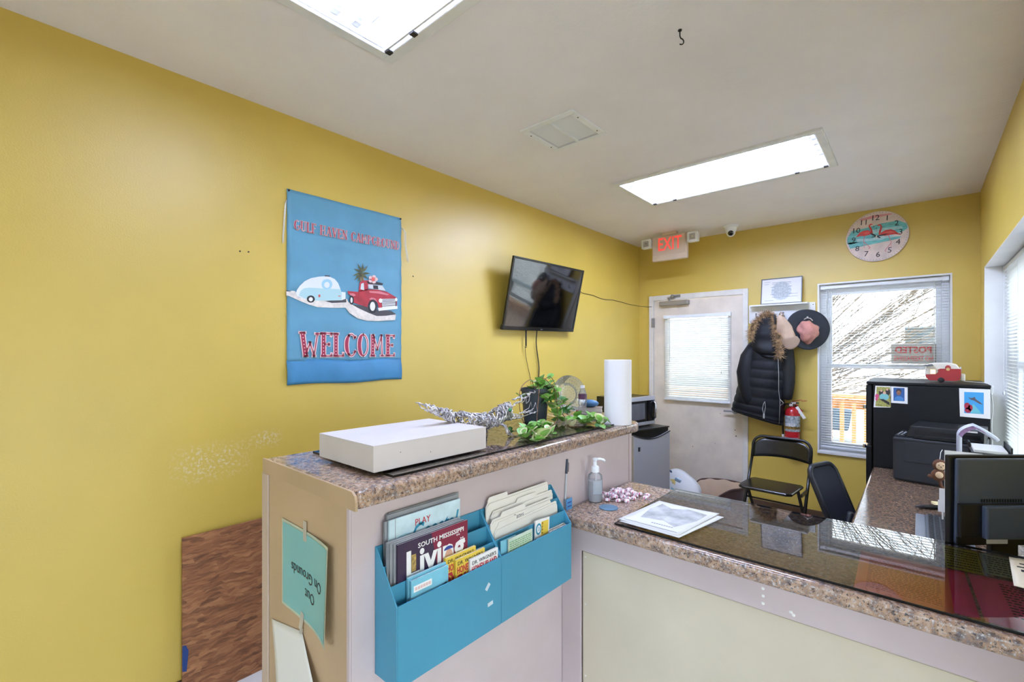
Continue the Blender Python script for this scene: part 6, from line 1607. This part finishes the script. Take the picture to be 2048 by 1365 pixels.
def pil(u, v):
    a = 2 * PI * u; s_ = math.sin(PI * v) ** .55
    c = math.copysign(abs(math.cos(a)) ** .7, math.cos(a)); d_ = math.copysign(abs(math.sin(a)) ** .8, math.sin(a))
    return (.20 * s_ * c, .085 * s_ * d_, -.20 * math.cos(PI * v))
mcu = T(0, 0, .185) @ RX(-.25) @ RY(.55)
b = MB(); b.grid(lambda u, v: tuple(mcu @ Vector(pil(u, .001 + .998 * v))), 36, 22, wrapu=True); b.build('cushion_body', M_cush, cu, smooth=True)
def on_pil(x, z, off=.0015):
    v = math.acos(max(-1, min(1, -z / .20))) / PI; s_ = math.sin(PI * v) ** .55
    cx_ = max(-1, min(1, x / (.20 * s_ + 1e-6))); ca = math.copysign(abs(cx_) ** (1 / .7), cx_); sa = math.sqrt(max(0, 1 - ca * ca)) ** .8
    return tuple(mcu @ Vector((x, -.085 * s_ * sa - off, z)))
for (p, q, r2, col) in (((-.05, .03), (.02, .03), (-.01, -.03), (150, 188, 198)), ((.02, .02), (.05, -.03), (.055, .04), (30, 30, 34)), ((-.06, -.02), (.0, -.06), (-.05, -.08), (214, 178, 84)), ((.0, -.05), (.05, -.06), (.03, -.1), (98, 140, 160)), ((.05, -.04), (.09, -.05), (.06, -.09), (206, 140, 118)), ((-.1, .07), (-.03, .06), (-.06, .11), (220, 196, 120)), ((-.02, -.1), (.03, -.11), (.0, -.14), (186, 160, 60))):
    b = MB(); k = 6; pts = []
    tri = [Vector(p), Vector(q), Vector(r2)]
    idx = {}
    vs = []; fs = []
    for i in range(k + 1):
        for j in range(k + 1 - i):
            w = tri[0] + (tri[1] - tri[0]) * (i / k) + (tri[2] - tri[0]) * (j / k)
            idx[(i, j)] = len(vs); vs.append(on_pil(w.x, w.y))
    for i in range(k):
        for j in range(k - i):
            fs.append((idx[(i, j)], idx[(i + 1, j)], idx[(i, j + 1)]))
            if i + j < k - 1: fs.append((idx[(i + 1, j)], idx[(i + 1, j + 1)], idx[(i, j + 1)]))
    b.add(vs, fs).build('triangle_print', M('cushion_print_%d_%d_%d' % col, col, .8), cu, smooth=True)
M_navy = M('navy_strap', (58, 82, 98), .7)
MB().tube([(-.14, .02, .40), (-.06, .0, .375), (.0, -.02, .335), (.02, -.03, .30), (-.02, -.05, .285), (-.01, -.05, .26), (.06, -.04, .25), (.09, -.02, .255)], .011, 8).build('strap', M_navy, cu, smooth=True)
MB().box(-.01, .05, -.052, -.035, .265, .30, RY(.4) @ T(-.12, 0, .02)).build('strap_lining', M('pale_blue_strap', (170, 192, 208), .7), cu, bevel=.006)

# ------------------------------------------------------------------ black refrigerator and what is on it
bf = thing('black_refrigerator', 'black refrigerator beside the window with photos on its side', 'refrigerator', (.028, 4.14, 0))
M_bfr = M('black_textured_steel', (9, 10, 13), .5, spec=.35, bmp=.12, bscale=700, bdist=.0008)
MB().box(-.255, .285, -.29, .29, .03, 1.272).build('cabinet', M_bfr, bf, bevel=.004)
MB().box(-.29, .287, -.292, .292, 1.272, 1.29).build('top_cap', M_bfr, bf, bevel=.004)
MB().box(-.292, -.26, -.285, .285, .88, 1.268).build('freezer_door', M_bfr, bf, bevel=.006)
MB().box(-.292, -.26, -.285, .285, .06, .865).build('main_door', M_bfr, bf, bevel=.006)
for z in (1.12, .86):
    MB().cyl((-.30, -.275, z - .012), (-.30, -.275, z + .012), .009, .009, 10).build('hinge_knob', M_chrome, bf, smooth='auto')
MB().box(-.23, .26, -.27, .27, 0, .03).build('plinth', M_black, bf)
def photo(label, quad, prints, name='photo_print'):
    r = thing(name, label, 'photo', (quad[0][0], 3.848, quad[3][1]))
    q = [(p[0] - quad[0][0], p[1] - quad[3][1]) for p in quad]
    m = frame((0, 0, 0), (1, 0, 0), (0, 0, 1))
    MB().prism(q, 0, .0008, m).build('print_paper', M_card, r)
    for i, (nm, polys, mt_) in enumerate(prints):
        flat(nm, polys, mt_, r, m, .0002, .0009 + .0002 * i)
    return r
P_grass = M('photo_grass', (150, 146, 76), .5, var=.3, vscale=90); P_aqua = M('photo_aqua_shirt', (128, 192, 192), .5); P_pk = M('photo_pink', (214, 84, 130), .5); P_hair = M('photo_dark_hair', (52, 44, 44), .5); P_bl2 = M('photo_blue_backdrop', (48, 92, 150), .5); P_bl3 = M('photo_blue_shirt', (70, 128, 182), .5); P_skn = M('photo_skin', (150, 104, 80), .5)
photo('snapshot of a family group on grass, left of the portrait', [(-.214, 1.263), (-.137, 1.263), (-.139, 1.126), (-.224, 1.121)],
      [('grass', [[(.0, .008), (.078, .008), (.074, .136), (.006, .136)]], P_grass), ('people', [circ(.03, .095, .012, .02), circ(.063, .105, .012, .022)], P_hair), ('flowers', [circ(.008, .075, .010, .014), circ(.006, .055, .007, .01)], P_pk), ('shirt', [circ(.044, .072, .024, .022)], P_aqua), ('trousers', [[(.02, .055), (.07, .02), (.072, .038), (.04, .058)]], P_hair), ('faces', [circ(.046, .098, .008, .009), circ(.03, .11, .006, .007), circ(.06, .12, .006, .007)], P_skin)])
photo('portrait photo of a person in a blue shirt', [(-.135, 1.263), (-.054, 1.260), (-.054, 1.155), (-.135, 1.157)],
      [('backdrop', [[(.012, .014), (.066, .014), (.066, .098), (.012, .098)]], P_bl2), ('shirt', [[(.016, .016), (.062, .016), (.060, .034), (.046, .044), (.030, .044), (.018, .034)]], P_bl3), ('hair', [circ(.038, .075, .013, .016)], P_hair), ('face', [circ(.038, .066, .011, .015)], P_skn)])
photo('white mounted picture of a hummingbird and red flowers', [(.180, 1.267), (.311, 1.266), (.311, 1.094), (.184, 1.098)],
      [('sky', [[(.022, .022), (.104, .022), (.104, .148), (.022, .148)]], M('photo_bright_blue', (66, 158, 214), .45)), ('leaves', [[(.05, .024), (.095, .024), (.08, .05), (.06, .08), (.05, .05)]], M('photo_teal_leaf', (110, 190, 200), .5)), ('flowers', [circ(.035, .065, .013, .02), circ(.038, .04, .014, .016), circ(.048, .055, .010, .018)], M('photo_crimson', (170, 40, 66), .5)), ('bird', [[(.04, .118), (.05, .112), (.06, .116), (.066, .112), (.09, .09), (.1, .078), (.085, .082), (.062, .1), (.05, .104), (.042, .112)], [(.058, .114), (.066, .122), (.07, .11)]], M('photo_bird', (96, 86, 92), .5))], 'picture_print')
# little camper lamp
tl = thing('camper_ornament', 'small red and white camper trailer ornament on top of the black refrigerator', 'ornament', (.03, 4.0, 1.29))
mt2 = frame((0, 0, 0), (1, 0, 0), (0, 0, 1))
ctop = [(.004, .03), (.0, .06), (.004, .10), (.02, .118), (.06, .126), (.11, .126), (.145, .118), (.162, .09), (.166, .05), (.16, .018), (.14, .012), (.02, .012)]
M_orn = M('ornament_cream', (222, 212, 196), .4); M_ornr = M('ornament_red', (164, 40, 42), .35)
MB().prism(ctop, -.10, 0, mt2).build('body', M_orn, tl, bevel=.006)
MB().prism([(.003, .032), (.0, .05), (.05, .052), (.062, .066), (.06, .082), (.072, .088), (.166, .088), (.166, .05), (.16, .018), (.14, .012), (.02, .012)], .0005, .0015, mt2).build('red_side', M_ornr, tl)
MB().prism([(.094, .013), (.12, .013), (.12, .1), (.113, .11), (.101, .11), (.094, .1)], .0016, .0025, mt2).build('door', M_ornr, tl)
MB().prism(circ(.107, .085, .009, .010, 14), .0026, .0034, mt2).build('door_window', M('lamp_amber', (214, 176, 110), .4), tl)
MB().prism([(.026, .056), (.048, .056), (.048, .080), (.026, .080)], .0016, .0026, mt2).build('lit_window', M('warm_lit_window', (240, 214, 170), .4, emit=(255, 214, 150), estr=1.2), tl)
MB().prism([(-.012, .112), (.034, .116), (.04, .106), (.006, .102)], -.002, .03, mt2).build('awning', M('grey_awning', (96, 98, 98), .5), tl)
MB().lathe([(.006, -.006), (.016, -.004), (.016, .004), (.006, .006)], 18, mt2 @ T(.075, .016, .004)).build('wheel', M_black, tl, smooth='auto')
MB().box(.166, .186, .01, .07, .012, .058).build('front_tank', M_orn, tl, bevel=.006)
for yy in (.02, .05, .08):
    MB().box(.1655, .168, yy - .01, yy + .01, .07, .10).build('end_window', M('ornament_glass', (188, 204, 214), .3), tl)
cable('power_cable', 'white cord trailing from the camper ornament down the side of the refrigerator', [(.21, 4.08, 1.30), (.26, 4.08, 1.296), (.30, 4.05, 1.294), (.316, 4.01, 1.285), (.323, 3.98, 1.25), (.325, 3.90, 1.16), (.323, 3.93, 1.08), (.322, 3.90, .98), (.32, 3.86, .86), (.32, 3.83, .74)], .0024, M_cord)
tag(MB().box(-.007, .007, -.016, .016, -.02, .02).tube([(0, 0, -.02), (0, .004, -.035)], .004, 6).build('plug_adapter', M_wvinyl, bevel=.003, loc=(.3255, 3.95, 1.262), rot=(.3, 0, 0)), 'small white plug adapter hanging on the cord at the refrigerator corner', 'plug')

# ------------------------------------------------------------------ printer and desk things
pt2 = bpy.data.objects.new('printer', None); COL.objects.link(pt2); pt2.matrix_basis = T(-.115, 3.50, .735) @ RZ(math.radians(-7))
tag(pt2, 'dark grey laser printer on the desk in front of the black refrigerator', 'printer')
M_prn = M('charcoal_printer_plastic', (44, 46, 50), .42, bmp=.08, bscale=500); M_prd = M('black_printer_top', (24, 25, 28), .35)
MB().box(0, .38, 0, .33, .008, .255).build('body', M_prn, pt2, bevel=.008)
MB().box(.01, .37, .02, .32, 0, .008).build('feet', M_black, pt2)
MB().box(.0, .38, -.002, .002, .235, .242).build('side_groove', M_prd, pt2)
MB().box(.05, .30, -.0025, .0, .12, .235).build('access_panel', M_prn, pt2, bevel=.002)
MB().prism([(.055, .255), (.375, .255), (.375, .325), (.075, .325)], -.31, -.03, frame((0, 0, 0), (1, 0, 0), (0, 0, 1))).build('output_hood', M_prd, pt2, bevel=.006)
MB().box(.095, .36, .026, .034, .272, .300).build('paper_slot', M_tvb, pt2)
MB().prism([(.09, .258), (.37, .258), (.37, .272), (.10, .272)], .0, .03, frame((0, .03, 0), (1, 0, 0), (0, 0, 1))).build('output_tray', M_tvb, pt2)
MB().box(.004, .05, .03, .30, .255, .262).build('control_panel', M_prd, pt2, bevel=.002)
rb = random.Random(6)
for i in range(8):
    MB().lathe([(.006, 0), (.005, .003)], 10, T(.016 + .018 * (i % 2), .06 + .045 * (i // 2), .262)).build('button', M('grey_button', (150, 150, 152), .4), pt2)
for i in range(7):
    MB().box(.24 + .0, .36, -.0035, -.0015, .06 + i * .022, .066 + i * .022).build('vent_louver', M_tvb, pt2)
MB().box(.31, .35, .0, .002, .318, .326).build('sticker', M_card, pt2)

mn = bpy.data.objects.new('computer_monitor', None); COL.objects.link(mn)
mn.matrix_basis = frame((.077, 1.940, .890), (.751, .66, 0), (0, 0, 1))     # local x along the screen, y up, z towards the public side (its back)
tag(mn, 'black computer monitor seen from behind at the right edge of the lower counter', 'monitor')
M_mon = M('monitor_window_sheen', (72, 82, 100), .3, bmp=.06, bscale=700); M_mon2 = M('darker_monitor_recess', (16, 17, 22), .4)  # black monitor back with the reflected window put into its bluish colour
MW_, MH_ = .345, .275
MB().box(0, MW_, 0, MH_, -.028, -.012).build('bezel', M_mon2, mn, bevel=.004)
MB().prism([(.010, .006), (MW_ - .008, .006), (MW_ - .008, MH_ - .008), (.014, MH_ - .008)], -.012, .0).build('back_cover', M_mon, mn, bevel=.006)
MB().box(.012, MW_ - .02, .03, MH_ * .48, 0, .012).build('recess_step', M_mon2, mn, bevel=.003)
MB().box(.075, MW_ - .07, .03, MH_ * .475, .010, .028).build('electronics_hump', M_mon, mn, bevel=.006)
for i in range(16):
    MB().box(.085 + i * .008, .089 + i * .008, MH_ * .49, MH_ * .525, -.0005, .0012).build('vent_slot', M_mon2, mn)
MB().box(.010, MW_ - .01, .006, .03, 0, .004).build('port_strip', M_mon2, mn)
MB().box(.098, .162, .010, .024, .004, .0046).box(.112, .132, .026, .031, .004, .0046).build('barcode_sticker', M_card, mn)
for (sx, sy) in ((.20, .04), (.205, .125)):
    MB().lathe([(.004, 0), (.003, .002)], 10, T(sx, sy, .028)).build('screw', M_chrome, mn)
MB().box(.13, .215, -.155, .06, -.03, -.0125).build('stand_neck', M_mon2, mn, bevel=.004)
MB().prism(rrect(.06, -.13, .285, .05, .03, 4), 0, .012, T(0, -.1545, -.07) @ RX(-PI / 2)).build('stand_base', M_mon2, mn, bevel=.003)
MB().box(.02, MW_ - .02, .02, MH_ - .02, -.0292, -.0282).build('screen', M_scr, mn)

kb = thing('keyboard', 'silver and black computer keyboard lying on the brown granite desk', 'keyboard', (-.012, 2.40, .735))
M_silv = M('silver_palm_rest', (150, 154, 160), .35, metal=.4)
MB().prism([(0, 0), (.034, 0), (.034, .40), (.0, .40)], .0, .014).build('palm_rest', M_silv, kb, bevel=.005)
MB().box(.034, .172, 0, .40, 0, .016).build('key_bed', M('key_bed_grey', (92, 96, 102), .45), kb, bevel=.003)
key = MB().box(-.0075, .0075, -.0078, .0078, 0, .007).build('key', M('black_key', (30, 32, 36), .4), kb, bevel=.0015)
first = True
for i in range(6):
    for j in range(20):
        o = key if first else copy_part(key, kb)
        first = False
        o.location = (.050 + i * .0198, .013 + j * .0197, .0155)
tag(MB().ball((0, 0, .009), .016, .085, .009, 12, 10).build('wrist_rest', M_black, smooth=True, loc=(.055, 2.985, .735), rot=(0, 0, math.radians(-55))), 'black padded wrist rest lying beyond the keyboard', 'wrist rest')
tag(MB().box(-.045, .045, -.04, .04, 0, .006).box(-.044, .046, -.041, .039, .0062, .0072).build('note_pad', M('pale_yellow_notes', (236, 220, 166), .7, var=.02), loc=(.10, 3.08, .735), rot=(0, 0, .3)), 'pale yellow note pad lying behind the black wrist rest', 'note pad')
# desktop file holder with curled brochure
fh = thing('file_holder', 'black desktop file holder between the printer and the monitor', 'file holder', (.20, 2.90, .735))
for i, y in enumerate((-.09, -.02, .05, .12)):
    MB().prism(rrect(-.10, 0, .10, .17 + .035 * i, .012), 0, .003, frame((0, y, .006), (1, 0, 0), (0, 0, 1))).build('divider', M_black, fh)
MB().box(-.105, .105, -.10, .125, 0, .006).build('base', M_black, fh)
cbm = thing('curled_brochure', 'white brochure with a violet strip curling over the file holder', 'brochure', (.165, 2.86, .745))
def cur(u, v, t=0.):
    a = v * 1.5
    return (-.035 + .115 * u * .25 + (.05 - .10 * math.cos(a) + .05) * 1.0, -.0 + .05 * u, .43 - .12 * (1 - math.sin(PI / 2 - a)) * 1.6 - .0 * u)
def curl_sheet(u, v):                                   # rises from the holder and rolls over to the right
    if v < .55:
        return (-.03, -.03 + .10 * u, v / .55 * .36)
    a = (v - .55) / .45 * 1.75
    return (-.03 + .10 * (1 - math.cos(a)), -.03 + .10 * u, .36 + .06 * math.sin(a) - .08 * max(0, a - 1.0))
MB().grid(curl_sheet, 6, 26).build('sheet', M('grey_brochure_back', (196, 200, 210), .45), cbm, smooth=True, solid=.014)
MB().grid(lambda u, v: tuple(Vector(curl_sheet(0, .58 + .32 * v)) + Vector((-.006 * math.sin(1), -.0008, .006)) * (1 - u) + Vector((.006, -.0008, -.006)) * u), 2, 14).build('violet_strip', M('violet_print', (138, 108, 140), .5, var=.2, vscale=80), cbm, smooth=True)
ws = thing('white_sheet', 'white sheet standing in the file holder behind the monkey charm', 'paper', (.085, 2.82, .745))
MB().box(0, .12, 0, .001, 0, .30).build('sheet', M_off, ws)
bt_ = thing('paper_tray', 'black tray with white papers beside the right-hand window', 'tray', (.245, 3.19, .735))
MB().box(-.06, .075, -.12, .12, .27, .276).box(.068, .075, -.12, .12, .276, .31).box(-.06, -.053, .05, .12, .276, .30).build('shelf', M_black, bt_, bevel=.002)
for (lx_, ly_) in ((-.05, -.11), (.065, -.11), (-.05, .11), (.065, .11)):
    MB().box(lx_ - .006, lx_ + .006, ly_ - .006, ly_ + .006, 0, .27).build('leg', M_black, bt_)
MB().box(-.05, .06, -.115, .10, .2765, .288).build('paper_stack', M_off, bt_)
mk = thing('monkey_charm', 'brown monkey charm with a cream face hanging beside the monitor', 'charm', (.068, 2.75, .90))
M_mbr = M('brown_felt', (104, 66, 44), .85, var=.08, vscale=60); M_mcr = M('cream_felt', (226, 196, 158), .85)
MB().ball((0, 0, .088), .024, .012, .026).build('head', M_mbr, mk, smooth=True)
MB().ball((.003, -.008, .086), .017, .006, .018).build('face', M_mcr, mk, smooth=True)
for sx in (-.003, .011):
    MB().ball((sx, -.0138, .09), .0022).build('eye', M_black, mk, smooth=True)
MB().ball((.004, -.0145, .083), .0028, .002, .002).build('nose', M_black, mk, smooth=True)
MB().ball((-.004, 0, .044), .025, .013, .027).build('body', M_mbr, mk, smooth=True)
MB().ball((-.002, -.009, .046), .014, .006, .015).build('belly', M_mcr, mk, smooth=True)
MB().ball((-.031, -.002, .036), .009, .008, .008).build('paw', M_mbr, mk, smooth=True)
MB().tube([(.0, 0, .022), (.004, 0, 0), (.012, 0, -.02)], .006, 8).build('tail', M_mbr, mk, smooth=True)
MB().tube([(0, .004, .11), (.004, .03, .14), (.01, .066, .146)], .0012, 5).build('hang_string', M_cord, mk)
tag(MB().box(-.010, .022, -.001, .001, 0, .052).box(-.014, .014, -.0015, .0015, -.05, -.0).box(-.014, .03, -.018, .018, -.103, -.094).box(-.002, .004, -.002, .004, -.095, -.05).build('white_tag', M_card, loc=(.076, 2.74, .838)), 'white paper tags on a little stand under the monkey charm', 'tag')

# ------------------------------------------------------------------ parts of parts
SUB = {
    'ceiling_light': {'frame': ['clip', 'door_rail'], 'reflector_pan': ['print', 'end_plate']},
    'ceiling_vent': {'frame': ['screw']},
    'window_blind': {'head_rail': ['end_bracket', 'tilt_wand', 'lift_cord']},
    'welcome_banner': {'cloth': ['print_', 'letter', 'push_pin']},
    'television': {'bezel': ['brand_lettering', 'side_button'], 'back_shell': ['wall_mount']},
    'exit_sign': {'face_plate': ['lettering']},
    'dome_camera': {'eyeball': ['lens']},
    'wall_clock': {'disc': ['print_', 'minute_ticks', 'numeral']},
    'framed_certificate': {'sheet': ['seal_print', 'printed_lines']},
    'coat_rack': {'backboard': ['screw', 'hook']},
    'hooded_jacket': {'hood': ['fur_trim'], 'body': ['zip', 'draw_cord']},
    'sun_hat': {'crown': ['strap', 'eyelet_ring']},
    'fire_extinguisher': {'tank': ['label_band', 'yellow_band', 'pictogram_band', 'white_tag_label'], 'valve': ['gauge', 'pin', 'top_lever', 'carry_handle', 'hang_tag'], 'hose': ['nozzle']},
    'office_chair': {'mesh_back': ['back_rim', 'lumbar_panel']},
    'mini_fridge': {'door': ['badge', 'handle_lip', 'handle_recess', 'door_cap']},
    'microwave': {'door': ['door_window', 'door_handle'], 'case': ['foot']},
    'black_refrigerator': {'cabinet': ['hinge_knob']},
    'photo_print': {'print_paper': ['*']}, 'picture_print': {'print_paper': ['*']},
    'printer': {'body': ['side_groove', 'access_panel', 'vent_louver', 'feet'], 'output_hood': ['paper_slot', 'output_tray', 'sticker'], 'control_panel': ['button']},
    'computer_monitor': {'back_cover': ['vent_slot', 'barcode_sticker', 'port_strip'], 'electronics_hump': ['screw'], 'bezel': ['screen'], 'stand_neck': ['stand_base']},
    'keyboard': {'key_bed': ['key']},
    'camper_ornament': {'body': ['red_side', 'lit_window', 'awning', 'end_window'], 'door': ['door_window']},
    'monkey_charm': {'head': ['face', 'eye', 'nose'], 'body': ['belly', 'paw', 'tail']},
    'magazine': {'cover': ['*pages']}, 'brochure': {'cover': ['*pages']},
    'manila_folder': {'front_leaf': ['handwriting']},
    'potted_plant': {'pot': ['soil']},
    'water_bottle': {'body': ['label_band', 'cap']},
    'hand_sanitizer': {'pump': ['nozzle', 'dip_tube'], 'body': ['label_film', 'gel']},
    'counter_pen': {'barrel': ['cap', 'clip'], 'holder': ['tag_card', 'tag_print']},
    'notice_paper': {'sheet': ['lettering']},
    'paper_sheet': {'sheet': ['map_print', 'print_lines']}, 'coloured_paper': {'sheet': ['printed_lines']},
    'posted_sign': {'sheet': ['lettering', 'border']},
    'tall_counter': {'front_panel': ['seam']}, 'lower_counter': {'cream_panel': ['nail'], 'header_board': ['paint_chip']},
    'patterned_cushion': {'cushion_body': ['triangle_print'], 'strap': ['strap_lining']},
    'pet_bed': {'lining': ['red_toy_strap']},
    'wire_crocodile': {'head': ['eye'], 'lower_jaw': ['fang']},
    'blue_case': {'shell': ['zip']},
    'magazine_rack': {'front_panel': ['tape_bit']},
    'parked_camper': {'body': ['stripe']}, 'parked_car': {'body': ['side_glass']},
}
def stem(n):
    return n.rsplit('.', 1)[0] if '.' in n and n.rsplit('.', 1)[1].isdigit() else n
bpy.context.view_layer.update()
for root in [o for o in bpy.data.objects if o.parent is None and stem(o.name) in SUB]:
    kids = list(root.children)
    for pname, names in SUB[stem(root.name)].items():
        host = next((k for k in kids if stem(k.name) == pname), None)
        if host is None: continue
        for k in kids:
            if k is host or k.parent is not root or len(k.children): continue
            st_ = stem(k.name)
            hit = any((n == '*' or (n[0] == '*' and n != '*' and st_ != n[1:]) or st_ == n or (n.endswith('_') and st_.startswith(n)) or (n == 'letter' and st_.startswith('letter'))) for n in names)
            if hit: k.parent = host
